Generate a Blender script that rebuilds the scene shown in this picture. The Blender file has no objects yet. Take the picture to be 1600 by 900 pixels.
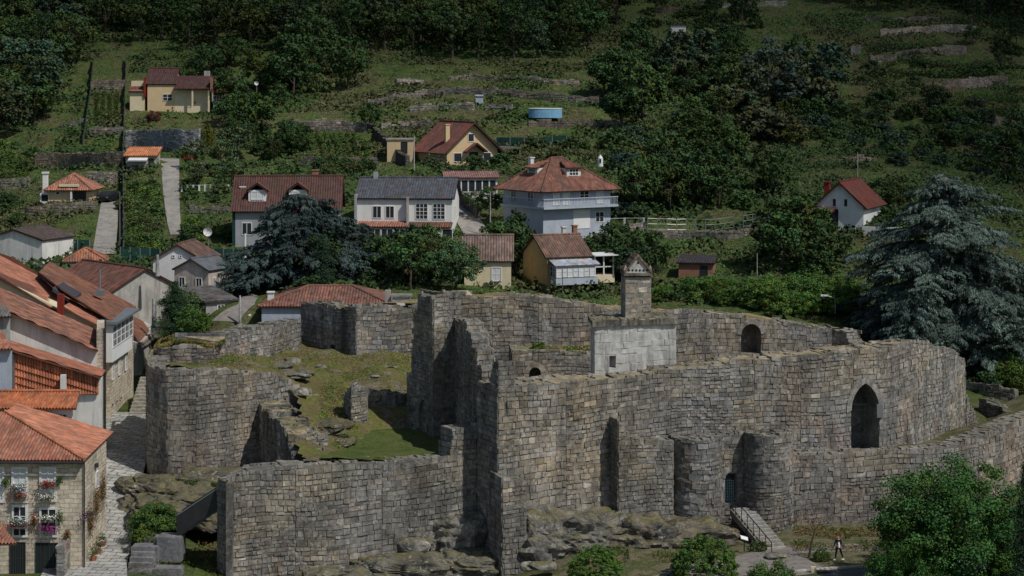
import bpy, math, random
import numpy as np
from mathutils import Vector, Matrix
random.seed(7); np.random.seed(7)
R = math.radians
C = bpy.context.scene.collection
S = bpy.context.scene
# ------------------------------------------------------------------ camera
CZ = 33.0            # camera height above the road
F = 3000.0           # focal length in photograph pixels (1600 wide)
HY = 130.0           # horizon row
cam = bpy.data.objects.new('camera', bpy.data.cameras.new('camera')); C.objects.link(cam)
cam.location = (0, 0, CZ); cam.rotation_euler = (R(90), 0, 0)
cam.data.sensor_width = 36; cam.data.lens = 36*F/1600
cam.data.shift_y = -(450-HY)/1600
cam.data.clip_start = 1; cam.data.clip_end = 6000
S.camera = cam
# ------------------------------------------------------------------ light
SUN_EL = 52; SV = Vector((0.78, -0.63, 0)).normalized()
sdir = Vector((SV.x*math.cos(R(SUN_EL)), SV.y*math.cos(R(SUN_EL)), math.sin(R(SUN_EL))))
w = bpy.data.worlds.new('World'); S.world = w; w.use_nodes = True
nt = w.node_tree; bg = nt.nodes['Background']
sk = nt.nodes.new('ShaderNodeTexSky'); sk.sky_type = 'NISHITA'; sk.sun_disc = False
sk.sun_elevation = R(SUN_EL); sk.sun_rotation = math.atan2(SV.x, SV.y)
nt.links.new(sk.outputs[0], bg.inputs[0]); bg.inputs[1].default_value = 0.074
sun = bpy.data.objects.new('sun', bpy.data.lights.new('sun', 'SUN')); C.objects.link(sun)
sun.data.energy = 3.5; sun.data.angle = R(0.6); sun.data.color = (1, .965, .91)
sun.rotation_euler = sdir.to_track_quat('Z', 'Y').to_euler(); sun.location = (60, -40, 120)
S.view_settings.view_transform = 'Standard'; S.view_settings.look = 'None'
S.view_settings.exposure = -0.12; S.view_settings.gamma = 1
S.render.engine = 'CYCLES'
# ------------------------------------------------------------------ pixel helpers
def P(px, py, Y): return Vector(((px-800)*Y/F, Y, CZ+(HY-py)*Y/F))
def X(px, Y): return (px-800)*Y/F
def ZP(py, Y): return CZ+(HY-py)*Y/F
# ------------------------------------------------------------------ value noise (numpy)
_rt = np.random.RandomState(3).rand(512, 512)
def vn(x, y, s=1.0, o=0):
    x = np.asarray(x, float)/s+37.3+o*13.7; y = np.asarray(y, float)/s+91.1+o*7.9
    xi = np.floor(x).astype(int); yi = np.floor(y).astype(int); fx = x-xi; fy = y-yi
    fx = fx*fx*(3-2*fx); fy = fy*fy*(3-2*fy)
    a = _rt[xi % 512, yi % 512]; b = _rt[(xi+1) % 512, yi % 512]; c = _rt[xi % 512, (yi+1) % 512]; d = _rt[(xi+1) % 512, (yi+1) % 512]
    return (a*(1-fx)+b*fx)*(1-fy)+(c*(1-fx)+d*fx)*fy
def sst(a, b, x):
    t = np.clip((np.asarray(x, float)-a)/(b-a), 0, 1); return t*t*(3-2*t)
# ------------------------------------------------------------------ terrain
def rbf(ctrl, c=6.0):
    A = np.array(ctrl, float); n = len(A); xy = A[:, :2]; z = A[:, 2]
    D = np.sqrt(((xy[:, None]-xy[None])**2).sum(2)+c*c)
    M = np.zeros((n+1, n+1)); M[:n, :n] = -D + np.eye(n)*(-0.0); M[:n, n] = 1; M[n, :n] = 1
    w_ = np.linalg.solve(M, np.append(z, 0))
    def f(x, y):
        x = np.asarray(x, float); y = np.asarray(y, float); o = np.full(np.broadcast(x, y).shape, w_[n])
        for i in range(n): o = o-w_[i]*np.sqrt((x-xy[i, 0])**2+(y-xy[i, 1])**2+c*c)
        return o
    return f
TC = [(150,890,129.5),(300,905,128),(450,912,131),(600,910,133),(735,902,136.5),(600,930,127),(1000,893,129),(860,893,131),(1350,880,129.8),(1311,879,130),(1500,885,129),(1700,885,129),
 (225,748,149),(195,815,139),(212,650,168),(100,890,130),(60,700,150),(60,600,170),(100,500,185),
 (1240,835,138.5),(1320,818,142),(1500,800,144),(1600,790,148),(1100,845,137),(900,860,134),
 (330,493,180),(232,600,180),(262,545,186),(420,530,178),(520,540,177),(640,520,177),(850,462,195),(1200,470,190),(1400,620,166),(1520,640,166),(1600,660,164),(1700,650,164),(1560,600,176),(1640,600,176),(1050,436,207),(1100,385,222),(740,372,222),(560,398,215),(870,362,225),(1190,357,230),(1330,360,215),
 (1500,560,185),(1600,560,185),(600,480,182),
 (268,365,225),(265,250,265),(180,402,210),(165,318,240),(100,322,238),(20,340,238),(280,168,310),(220,268,256),(200,300,250),(130,205,292),(330,258,264),(500,246,270),(500,190,292),
 (720,257,263),(800,222,280),(850,182,297),(620,128,325),(900,118,325),(1060,52,368),(1100,200,292),(1300,250,270),(1400,100,335),(1400,45,365),(1500,160,310),
 (1600,100,335),(1600,300,250),(1500,300,240),(1000,280,250),(0,250,275),(0,100,335),(300,90,340),(430,280,245),(620,330,232),
 (800,-5,392),(100,0,390),(1300,0,395),(-200,0,390),(1800,0,390),(-200,250,280),(1800,250,280),(-300,600,170),(-300,890,130),(1900,880,130),(1900,600,175)]
ctrl = [(X(a, c), c, ZP(b, c)) for a, b, c in TC]
ctrl += [(0,0,-1.5),(-150,0,-1.5),(150,0,-1.5),(-60,100,-.5),(60,100,-.5),(0,100,-.5),(-200,100,0),(200,100,0),(0,520,92),(-220,520,92),(220,520,92),(0,800,150),(-500,700,140),(500,700,140),(-600,200,20),(600,200,20)]
_tf = rbf(ctrl)
def terr(x, y):
    x = np.asarray(x, float); y = np.asarray(y, float)
    z = _tf(x, y)
    hill = sst(245, 285, y)*(1-sst(440, 500, y))
    st = 2.3; q = (z + (vn(x, y, 28, 1)-.5)*3.2)/st; fl = np.floor(q); fr = q-fl
    tz = (fl+sst(.55, .95, fr))*st-(vn(x, y, 28, 1)-.5)*3.2
    amt = hill*(.35+.5*sst(.35, .6, vn(x, y, 45, 4)))
    z = z*(1-amt)+tz*amt
    far = sst(185, 235, y)
    z = z+far*((vn(x, y, 6, 2)-.5)*.7+(vn(x, y, 2.2, 3)-.5)*.35)
    return np.clip(z, -3, 170)
_Ys = np.arange(100, 560, .25)
def G(px, py, ymin=100):
    """ground point under a pixel of the photograph"""
    ys = _Ys[_Ys >= ymin]; t = terr((px-800)*ys/F, ys); r = CZ+(HY-py)*ys/F
    k = np.nonzero(t >= r)[0]
    Y = float(ys[k[0]]) if len(k) else 420.0
    return Vector((X(px, Y), Y, float(terr(X(px, Y), Y))))
def TZ(x, y): return float(terr(x, y))
# ------------------------------------------------------------------ materials
def newmat(name):
    m = bpy.data.materials.new(name); m.use_nodes = True; n = m.node_tree
    b = n.nodes['Principled BSDF']; b.inputs['Roughness'].default_value = .85; b.inputs['Specular IOR Level'].default_value = .2
    return m, n, b
def N(n, t, **k):
    o = n.nodes.new(t)
    for a, v in k.items(): setattr(o, a, v)
    return o
def mixc(n, a, b, f, mode='MIX'):
    m = N(n, 'ShaderNodeMix', data_type='RGBA', blend_type=mode)
    for s, v in ((m.inputs[0], f), (m.inputs[6], a), (m.inputs[7], b)):
        if hasattr(v, 'links') or hasattr(v, 'is_linked'): n.links.new(v, s)
        elif isinstance(v, (int, float)): s.default_value = v
        else: s.default_value = (*v, 1) if len(v) == 3 else v
    return m.outputs[2]
def noise(n, scale, detail=4, rough=.6, dist=0, vec=None, sc=None):
    t = N(n, 'ShaderNodeTexNoise'); t.inputs['Scale'].default_value = scale; t.inputs['Detail'].default_value = detail
    t.inputs['Roughness'].default_value = rough; t.inputs['Distortion'].default_value = dist
    c = N(n, 'ShaderNodeTexCoord')
    v = c.outputs['Object'] if vec is None else vec
    if sc:
        mp = N(n, 'ShaderNodeMapping'); mp.inputs['Scale'].default_value = sc; n.links.new(v, mp.inputs[0]); v = mp.outputs[0]
    n.links.new(v, t.inputs[0]); return t.outputs[0]
def ramp(n, f, stops):
    r = N(n, 'ShaderNodeValToRGB'); e = r.color_ramp.elements
    while len(e) > 1: e.remove(e[-1])
    e[0].position = stops[0][0]; e[0].color = (*stops[0][1], 1) if not isinstance(stops[0][1], (int, float)) else (stops[0][1],)*3+(1,)
    for p, c in stops[1:]:
        q = e.new(p); q.color = (*c, 1) if not isinstance(c, (int, float)) else (c, c, c, 1)
    n.links.new(f, r.inputs[0]); return r.outputs[0]
def bump(n, b, h, dist=.05, st=.6):
    m = N(n, 'ShaderNodeBump'); m.inputs['Strength'].default_value = st; m.inputs['Distance'].default_value = dist
    n.links.new(h, m.inputs['Height']); n.links.new(m.outputs[0], b.inputs['Normal'])
def attr(n, name='Col'):
    a = N(n, 'ShaderNodeAttribute'); a.attribute_name = name; return a.outputs[0]
def gpos(n):
    g = N(n, 'ShaderNodeNewGeometry'); return g.outputs['Position']
def upness(n):
    g = N(n, 'ShaderNodeNewGeometry'); s = N(n, 'ShaderNodeSeparateXYZ'); n.links.new(g.outputs['True Normal'], s.inputs[0]); return s.outputs[2]
def stone_mat(name, dark=.6, lichen=.6, streak=.5, moss=.5, crack=0):
    m, n, b = newmat(name); pos = gpos(n)
    c = attr(n)
    big = ramp(n, noise(n, .22, 5, .65, .4, pos), [(.3, .5), (.5, .95), (.68, 1.2)])
    c = mixc(n, c, big, 1, 'MULTIPLY')
    warm = ramp(n, noise(n, .12, 3, .5, 0, pos), [(.38, (.95, .98, 1.02)), (.62, (1.02, 1.0, .95))])
    c = mixc(n, c, warm, 1, 'MULTIPLY')
    st = ramp(n, noise(n, 1, 5, .65, 0, pos, (.9, .9, .17)), [(.44, 0), (.6, 1)])
    c = mixc(n, c, (.06, .059, .056), mixc(n, (0, 0, 0), st, streak))
    med = ramp(n, noise(n, 3.0, 6, .75, .3, pos), [(.28, .45), (.5, 1), (.72, 1.5)])
    c = mixc(n, c, med, 1, 'MULTIPLY')
    li = ramp(n, noise(n, 3.4, 6, .75, .6, pos), [(.55, 0), (.63, 1)])
    lm = ramp(n, noise(n, .45, 4, .6, 0, pos), [(.42, 0), (.6, 1)])
    lf = mixc(n, (0, 0, 0), mixc(n, li, lm, 1, 'MULTIPLY'), lichen)
    c = mixc(n, c, (.5, .5, .48), lf)
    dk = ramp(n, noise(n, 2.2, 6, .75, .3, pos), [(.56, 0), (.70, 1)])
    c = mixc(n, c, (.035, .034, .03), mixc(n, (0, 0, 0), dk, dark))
    up = ramp(n, upness(n), [(.55, 0), (.85, 1)])
    ms = ramp(n, noise(n, 1.1, 5, .7, 0, pos), [(.35, 0), (.6, 1)])
    mc = ramp(n, noise(n, 2.7, 4, .6, 0, pos), [(.3, (.06, .075, .02)), (.5, (.13, .115, .05)), (.7, (.2, .16, .09))])
    c = mixc(n, c, mc, mixc(n, (0, 0, 0), mixc(n, up, ms, 1, 'MULTIPLY'), moss))
    if crack:
        vo = N(n, 'ShaderNodeTexVoronoi', feature='DISTANCE_TO_EDGE'); vo.inputs['Scale'].default_value = .3
        nz = N(n, 'ShaderNodeTexNoise'); nz.inputs['Scale'].default_value = 1.2; nz.inputs['Detail'].default_value = 5; n.links.new(pos, nz.inputs[0]); sc = N(n, 'ShaderNodeVectorMath', operation='SCALE'); sc.inputs[3].default_value = 1.1; n.links.new(nz.outputs[1], sc.inputs[0]); ad = N(n, 'ShaderNodeVectorMath', operation='ADD'); n.links.new(pos, ad.inputs[0]); n.links.new(sc.outputs[0], ad.inputs[1])
        mp = N(n, 'ShaderNodeMapping'); mp.inputs['Scale'].default_value = (.8, .8, 1.6); n.links.new(ad.outputs[0], mp.inputs[0]); n.links.new(mp.outputs[0], vo.inputs['Vector'])
        ck = ramp(n, vo.outputs['Distance'], [(.0, 1), (.035, 0)]); c = mixc(n, c, (.02, .018, .015), mixc(n, (0, 0, 0), ck, crack))
    n.links.new(c, b.inputs['Base Color']); b.inputs['Roughness'].default_value = .92
    bump(n, b, noise(n, 5, 6, .75, 0, pos), .06, .8); return m
def grass_mat(name, cols, sc=.5, d=.1):
    m, n, b = newmat(name); pos = gpos(n)
    k = len(cols)
    c = ramp(n, noise(n, sc, 8, .72, .4, pos), [(.32+.36*i/(k-1), cols[i]) for i in range(k)])
    v = ramp(n, noise(n, sc*9, 5, .75, 0, pos), [(.3, .5), (.7, 1.45)])
    c = mixc(n, c, v, 1, 'MULTIPLY')
    n.links.new(c, b.inputs['Base Color']); b.inputs['Roughness'].default_value = .95; b.inputs['Specular IOR Level'].default_value = .05
    bump(n, b, noise(n, 3.5, 6, .8, 0, pos), d, .9); return m
def tile_mat(name, sat=1.0, spread=.6, dirt=.5):
    m, n, b = newmat(name); pos = gpos(n)
    c = attr(n)
    v = ramp(n, noise(n, 1.6, 6, .75, .2, pos), [(.3, .55), (.5, .95), (.72, 1.35)])
    c = mixc(n, c, v, spread, 'MULTIPLY')
    d = ramp(n, noise(n, .5, 5, .7, .3, pos), [(.42, 0), (.62, 1)])
    c = mixc(n, c, (.07, .055, .045), mixc(n, (0, 0, 0), d, dirt))
    n.links.new(c, b.inputs['Base Color']); b.inputs['Roughness'].default_value = .8
    bump(n, b, noise(n, 9, 4, .7, 0, pos), .03, .5); return m
def plain(name, col, rough=.8, var=.25, sc=1.2, streak=0, metal=0, scol=(.12, .12, .11)):
    m, n, b = newmat(name); pos = gpos(n)
    v = ramp(n, noise(n, sc, 5, .7, .2, pos), [(.3, 1-var), (.7, 1+var*.5)])
    c = mixc(n, col, v, 1, 'MULTIPLY')
    if streak:
        s = ramp(n, noise(n, 1, 6, .7, 0, pos, (1.6, 1.6, .22)), [(.48, 0), (.68, 1)])
        c = mixc(n, c, scol, mixc(n, (0, 0, 0), s, streak))
    n.links.new(c, b.inputs['Base Color']); b.inputs['Roughness'].default_value = rough; b.inputs['Metallic'].default_value = metal
    bump(n, b, noise(n, 12, 3, .6, 0, pos), .02, .3); return m
def leaf_mat(name, var=.35):
    m, n, b = newmat(name); c = attr(n)
    oi = N(n, 'ShaderNodeObjectInfo')
    v = ramp(n, oi.outputs['Random'], [(0, 1-var), (.5, 1), (1, 1+var)])
    c = mixc(n, c, v, 1, 'MULTIPLY')
    h = ramp(n, oi.outputs['Random'], [(0, (1.15, 1, .8)), (.35, (.9, 1, 1.1)), (.7, (1.0, 1, .9)), (1, (.85, 1, 1))])
    c = mixc(n, c, h, 1, 'MULTIPLY')
    n.links.new(c, b.inputs['Base Color']); b.inputs['Roughness'].default_value = .75; b.inputs['Specular IOR Level'].default_value = .12
    return m
M = {}
M['stone'] = stone_mat('old_granite'); M['stone_pale'] = stone_mat('pale_granite', .12, .2, .22, .3)
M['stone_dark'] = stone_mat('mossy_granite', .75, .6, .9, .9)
M['rock'] = stone_mat('bedrock', .7, .8, .7, .95, .6)
M['slab'] = stone_mat('dressed_granite', .2, .2, .2, .1)
def ashlar_mat(name, c1, c2, mort, bw=.62, rh=.3):
    m, n, b = newmat(name); pos = gpos(n); s = N(n, 'ShaderNodeSeparateXYZ'); n.links.new(pos, s.inputs[0]); a = N(n, 'ShaderNodeMath', operation='ADD'); n.links.new(s.outputs[0], a.inputs[0]); n.links.new(s.outputs[1], a.inputs[1])
    cb = N(n, 'ShaderNodeCombineXYZ'); n.links.new(a.outputs[0], cb.inputs[0]); n.links.new(s.outputs[2], cb.inputs[1])
    nz = N(n, 'ShaderNodeTexNoise'); nz.inputs['Scale'].default_value = 1.3; n.links.new(pos, nz.inputs[0]); sc = N(n, 'ShaderNodeVectorMath', operation='SCALE'); sc.inputs[3].default_value = .3; n.links.new(nz.outputs[1], sc.inputs[0]); ad = N(n, 'ShaderNodeVectorMath', operation='ADD'); n.links.new(cb.outputs[0], ad.inputs[0]); n.links.new(sc.outputs[0], ad.inputs[1])
    k = N(n, 'ShaderNodeTexBrick'); n.links.new(ad.outputs[0], k.inputs[0]); k.inputs['Scale'].default_value = 1; k.inputs['Brick Width'].default_value = bw; k.inputs['Row Height'].default_value = rh; k.inputs['Mortar Size'].default_value = .018; k.inputs['Color1'].default_value = (*c1, 1); k.inputs['Color2'].default_value = (*c2, 1); k.inputs['Mortar'].default_value = (*mort, 1)
    c = mixc(n, k.outputs[0], ramp(n, noise(n, 1.7, 6, .75, .3, pos), [(.3, .62), (.5, 1), (.7, 1.3)]), 1, 'MULTIPLY')
    st = ramp(n, noise(n, .7, 6, .7, .3, pos), [(.5, 0), (.66, 1)]); c = mixc(n, c, (.09, .08, .065), mixc(n, (0, 0, 0), st, .45))
    n.links.new(c, b.inputs['Base Color']); bump(n, b, k.outputs[1], -.03, .5); return m
M['facade'] = ashlar_mat('cream_ashlar', (.62, .54, .42), (.47, .41, .32), (.27, .23, .18))
M['hill'] = grass_mat('hillside_grass', [(.04, .065, .022), (.055, .09, .026), (.09, .115, .038), (.10, .085, .048), (.06, .095, .028)], .16, .25)
M['yard'] = grass_mat('yard_turf', [(.19, .17, .13), (.11, .135, .035), (.15, .145, .05), (.14, .11, .055), (.20, .18, .14), (.1, .13, .03)], .45, .2)
M['lawn'] = grass_mat('lawn', [(.045, .075, .02), (.08, .105, .03), (.11, .11, .045)], .5, .08)
M['dry'] = grass_mat('dry_grass', [(.24, .18, .1), (.34, .26, .16), (.14, .12, .05), (.3, .24, .14)], .8, .1)
M['earth'] = grass_mat('earth', [(.11, .095, .06), (.16, .14, .09), (.07, .085, .03), (.12, .11, .06)], .7, .12)
M['asphalt'] = plain('asphalt', (.11, .11, .115), .9, .3, .8); M['gravel'] = plain('gravel', (.22, .2, .18), .95, .4, 2)
M['concrete'] = plain('concrete', (.3, .28, .25), .9, .35, .8, .5); M['white'] = plain('white_paint', (.72, .72, .7), .6, .12)
M['plaster'] = plain('white_plaster', (.68, .67, .62), .85, .15, .8, .55, 0, (.2, .2, .18)); M['plaster_clean'] = plain('clean_plaster', (.74, .74, .71), .8, .1, .8, .15, 0, (.3, .3, .3))
M['cream'] = plain('cream_plaster', (.66, .57, .38), .8, .12, .8, .15, 0, (.3, .25, .2)); M['yellow'] = plain('yellow_render', (.62, .46, .27), .8, .1, 1, .1, 0, (.3, .25, .2))
M['grey'] = plain('grey_render', (.33, .34, .36), .8, .15, 1, .3); M['bluegrey'] = plain('blue_grey_render', (.40, .44, .5), .8, .15, 1, .2)
M['oldgrey'] = plain('weathered_render', (.42, .4, .36), .9, .3, .7, .6); M['pinkish'] = plain('old_pink_render', (.52, .44, .38), .9, .3, 1.5, .5)
M['ochre'] = plain('ochre_render', (.4, .3, .15), .9, .2, 1, .2); M['redpaint'] = plain('red_paint', (.2, .03, .02), .6, .2)
M['brick'] = plain('brick', (.3, .15, .1), .9, .3, 2, .2); M['wood'] = plain('grey_wood', (.12, .11, .1), .8, .35, 2, .4); M['bark'] = plain('bark', (.09, .07, .055), .95, .4, 3)
M['steel'] = plain('dark_steel', (.045, .047, .05), .55, .25, 1.5, .2, .3); M['metal'] = plain('grey_metal', (.3, .31, .32), .45, .15, 1, .1, .6)
M['slate'] = tile_mat('slate', 1, .6, .35); M['tile'] = tile_mat('clay_tile', 1, .7, .36); M['oldtile'] = tile_mat('old_clay_tile', 1, .9, .6)
M['glass'] = plain('window_glass', (.03, .035, .04), .12, .1); M['paleash'] = plain('lime_washed_ashlar', (.60, .60, .57), .9, .35, 1.4, .75, 0, (.13, .13, .125)); M['curtain'] = plain('curtained_glass', (.62, .63, .63), .4, .2, 3)
M['door'] = plain('dark_green_door', (.02, .03, .028), .5, .2); M['black'] = plain('black_paint', (.015, .015, .017), .5, .1)
M['bluepool'] = plain('blue_liner', (.2, .42, .62), .5, .15, 2, .2); M['carpaint'] = plain('dark_car_paint', (.02, .022, .026), .25, .1); M['carred'] = plain('red_car_paint', (.3, .02, .02), .3, .1)
M['mesh'] = plain('green_netting', (.012, .05, .04), .8, .25, 2); M['leaf'] = leaf_mat('foliage', .25); M['flower'] = leaf_mat('flowers', .05)
M['skin'] = plain('skin', (.5, .3, .22), .6, .05); M['navy'] = plain('navy_jacket', (.012, .015, .03), .8, .1); M['hair'] = plain('brown_hair', (.06, .025, .015), .6, .1)
M['turq'] = plain('turquoise_gate', (.2, .34, .34), .6, .25, 4)
# ------------------------------------------------------------------ object helpers
def tag(o, label=None, cat=None, group=None, kind=None):
    if label: o['label'] = label
    if cat: o['category'] = cat
    if group: o['group'] = group
    if kind: o['kind'] = kind
    return o
def empty(name, loc, label, cat, group=None, rz=0):
    o = bpy.data.objects.new(name, None); C.objects.link(o); o.location = loc; o.rotation_euler = (0, 0, rz)
    o.empty_display_size = .3
    return tag(o, label, cat, group)
class MB:
    def __init__(s): s.v = []; s.f = []; s.c = []
    def poly(s, pts, col=(.8, .8, .8)):
        k = len(s.v); s.v += [tuple(p) for p in pts]; s.c += [tuple(col)]*len(pts); s.f.append(tuple(range(k, k+len(pts))))
    def hexa(s, p, col=(.8, .8, .8)):
        """p: 8 corners, 0-3 bottom ring, 4-7 top ring (ccw seen from above)"""
        k = len(s.v); s.v += [tuple(q) for q in p]; s.c += [tuple(col)]*8
        for f in ((3, 2, 1, 0), (4, 5, 6, 7), (0, 1, 5, 4), (1, 2, 6, 5), (2, 3, 7, 6), (3, 0, 4, 7)): s.f.append(tuple(k+i for i in f))
    def box(s, x0, x1, y0, y1, z0, z1, col=(.8, .8, .8)):
        s.hexa([(x0, y0, z0), (x1, y0, z0), (x1, y1, z0), (x0, y1, z0), (x0, y0, z1), (x1, y0, z1), (x1, y1, z1), (x0, y1, z1)], col)
    def obox(s, c, u, n, w_, d, h, col=(.8, .8, .8)):
        """box with bottom centre c, width along u, depth along n"""
        c = Vector(c); u = Vector(u)*w_/2; n = Vector(n)*d/2; z = Vector((0, 0, h))
        b = [c-u-n, c+u-n, c+u+n, c-u+n]; s.hexa(b+[q+z for q in b], col)
    def tube(s, a, b, r0, r1=None, k=8, col=(.8, .8, .8)):
        a = Vector(a); b = Vector(b); r1 = r0 if r1 is None else r1; d = (b-a).normalized()
        u = d.orthogonal().normalized(); v = d.cross(u); i0 = len(s.v)
        for p, r in ((a, r0), (b, r1)):
            for j in range(k):
                t = 2*math.pi*j/k; s.v.append(tuple(p+(u*math.cos(t)+v*math.sin(t))*r)); s.c.append(tuple(col))
        for j in range(k): s.f.append((i0+j, i0+(j+1) % k, i0+k+(j+1) % k, i0+k+j))
        s.f.append(tuple(i0+j for j in reversed(range(k)))); s.f.append(tuple(i0+k+j for j in range(k)))
    def build(s, name, mat, parent=None, smooth=False, origin=None):
        me = bpy.data.meshes.new(name); vv = np.array(s.v, float).reshape(-1, 3)
        if origin is not None: vv = vv-np.array(origin)
        me.from_pydata(vv.tolist(), [], s.f); me.update()
        a = me.color_attributes.new('Col', 'FLOAT_COLOR', 'POINT')
        cc = np.ones((len(s.v), 4)); cc[:, :3] = np.array(s.c).reshape(-1, 3); a.data.foreach_set('color', cc.ravel())
        me.materials.append(mat)
        if smooth: me.polygons.foreach_set('use_smooth', [True]*len(me.polygons))
        o = bpy.data.objects.new(name, me); C.objects.link(o)
        if origin is not None and parent is None: o.location = origin
        if parent: o.parent = parent
        return o
def grid_mesh(name, XX, YY, ZZ, mat, mask=None, cols=None):
    ny, nx = XX.shape; v = np.stack([XX, YY, ZZ], -1).reshape(-1, 3)
    idx = np.arange(ny*nx).reshape(ny, nx)
    q = np.stack([idx[:-1, :-1], idx[:-1, 1:], idx[1:, 1:], idx[1:, :-1]], -1).reshape(-1, 4)
    if mask is not None: q = q[mask.reshape(-1)]
    me = bpy.data.meshes.new(name); me.vertices.add(len(v)); me.vertices.foreach_set('co', v.ravel())
    me.loops.add(len(q)*4); me.polygons.add(len(q)); me.loops.foreach_set('vertex_index', q.ravel().astype(np.int32))
    me.polygons.foreach_set('loop_start', np.arange(0, len(q)*4, 4, dtype=np.int32)); me.polygons.foreach_set('use_smooth', np.ones(len(q), bool))
    me.update(calc_edges=True); me.validate()
    me.materials.append(mat); o = bpy.data.objects.new(name, me); C.objects.link(o); return o
def quads_mesh(name, cen, nrm, size, cols, mat, asp=.7):
    """many small leaf-like quads as one mesh"""
    n_ = len(cen); nrm = nrm/np.linalg.norm(nrm, axis=1, keepdims=True)
    r = np.random.randn(n_, 3); u = np.cross(nrm, r); u /= np.linalg.norm(u, axis=1, keepdims=True); v = np.cross(nrm, u)
    s = size[:, None]/2
    q = np.stack([cen-u*s, cen-v*s*asp, cen+u*s, cen+v*s*asp], 1).reshape(-1, 3)
    me = bpy.data.meshes.new(name); me.vertices.add(n_*4); me.vertices.foreach_set('co', q.ravel())
    me.loops.add(n_*4); me.polygons.add(n_); me.loops.foreach_set('vertex_index', np.arange(n_*4, dtype=np.int32))
    me.polygons.foreach_set('loop_start', np.arange(0, n_*4, 4, dtype=np.int32)); me.update(calc_edges=True)
    a = me.color_attributes.new('Col', 'FLOAT_COLOR', 'POINT'); cc = np.ones((n_, 4, 4)); cc[:, :, :3] = cols[:, None, :]; a.data.foreach_set('color', cc.ravel())
    me.materials.append(mat); return me
# ------------------------------------------------------------------ ground sheet
def spaced(a, b, st, ext, far):
    core = list(np.arange(a, b+.01, st)); lo = []; hi = []; d = st; x = a
    while x > -far[0]: d *= 1.35; x -= d; lo.append(x)
    d = st; x = b
    while x < far[1]: d *= 1.35; x += d; hi.append(x)
    return np.array(lo[::-1]+core+hi)
xs = spaced(-112, 112, .5, 0, (2500, 2500)); ys = spaced(118, 420, .5, 0, (900, 2500))
XX, YY = np.meshgrid(xs, ys); ZZ = terr(XX, YY)
tag(grid_mesh('ground', XX, YY, ZZ, M['hill']), kind='structure')
# ------------------------------------------------------------------ masonry
def stone_col(rs, tone):
    b = rs.uniform(.74, 1.12)
    t = rs.rand()
    if t < .05: b *= 1.4
    elif t < .14: b *= .68
    w_ = rs.uniform(-.02, .07)
    return (tone[0]*b*(1+w_), tone[1]*b, tone[2]*b*(1-w_*1.3))
GT = (.28, .265, .243)
class Path:
    def __init__(s, pts):
        s.p = [Vector((X(a[0], a[1]), a[1])) if len(a) == 4 else Vector(a[:2]) for a in pts]
        s.zt = [ZP(a[2], a[1]) if len(a) == 4 else a[2] for a in pts]; s.zb = [ZP(a[3], a[1]) if len(a) == 4 else a[3] for a in pts]
        s.t = [0.0]
        for i in range(1, len(s.p)): s.t.append(s.t[-1]+(s.p[i]-s.p[i-1]).length)
        s.L = s.t[-1]; s.nn = []
        for i in range(len(s.p)):
            a = s.p[max(0, i-1)]; b = s.p[min(len(s.p)-1, i+1)]
            if 0 < i < len(s.p)-1:
                d1 = (s.p[i]-a).normalized(); d2 = (b-s.p[i]).normalized(); d = (d1+d2).normalized(); k = 1/max(.5, d.dot(d1))
            else: d = (b-a).normalized(); k = 1
            s.nn.append(Vector((d.y, -d.x))*k)
    def at(s, t):
        t = min(max(t, 0), s.L-1e-6); i = 0
        while s.t[i+1] <= t and i < len(s.t)-2: i += 1
        f = (t-s.t[i])/max(1e-9, s.t[i+1]-s.t[i])
        L = lambda q: q[i]*(1-f)+q[i+1]*f
        return L(s.p), L(s.nn), L(s.zt), L(s.zb)
    def find(s, px):
        best = 0; bd = 1e9
        for k in range(400):
            t = s.L*k/399; p, _, _, _ = s.at(t); d = abs(p.x*F/p.y+800-px)
            if d < bd: bd = d; best = t
        return best
def arch_h(o, t):
    """top of opening at t, opening: (tc, zs, w, h, kind)"""
    tc, zs, w_, h, kd = o[:5]; u = abs(t-tc)/(w_/2)
    if u >= 1: u = 1
    if kd == 'flat': return zs+h
    rise = w_*.5 if kd == 'round' else w_*.85
    f = math.sqrt(max(0, 1-u*u)) if kd == 'round' else math.sqrt(max(0, 1-((u+.7)/1.7)**2))/math.sqrt(1-(.7/1.7)**2)
    return zs+h-rise+rise*f
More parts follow.
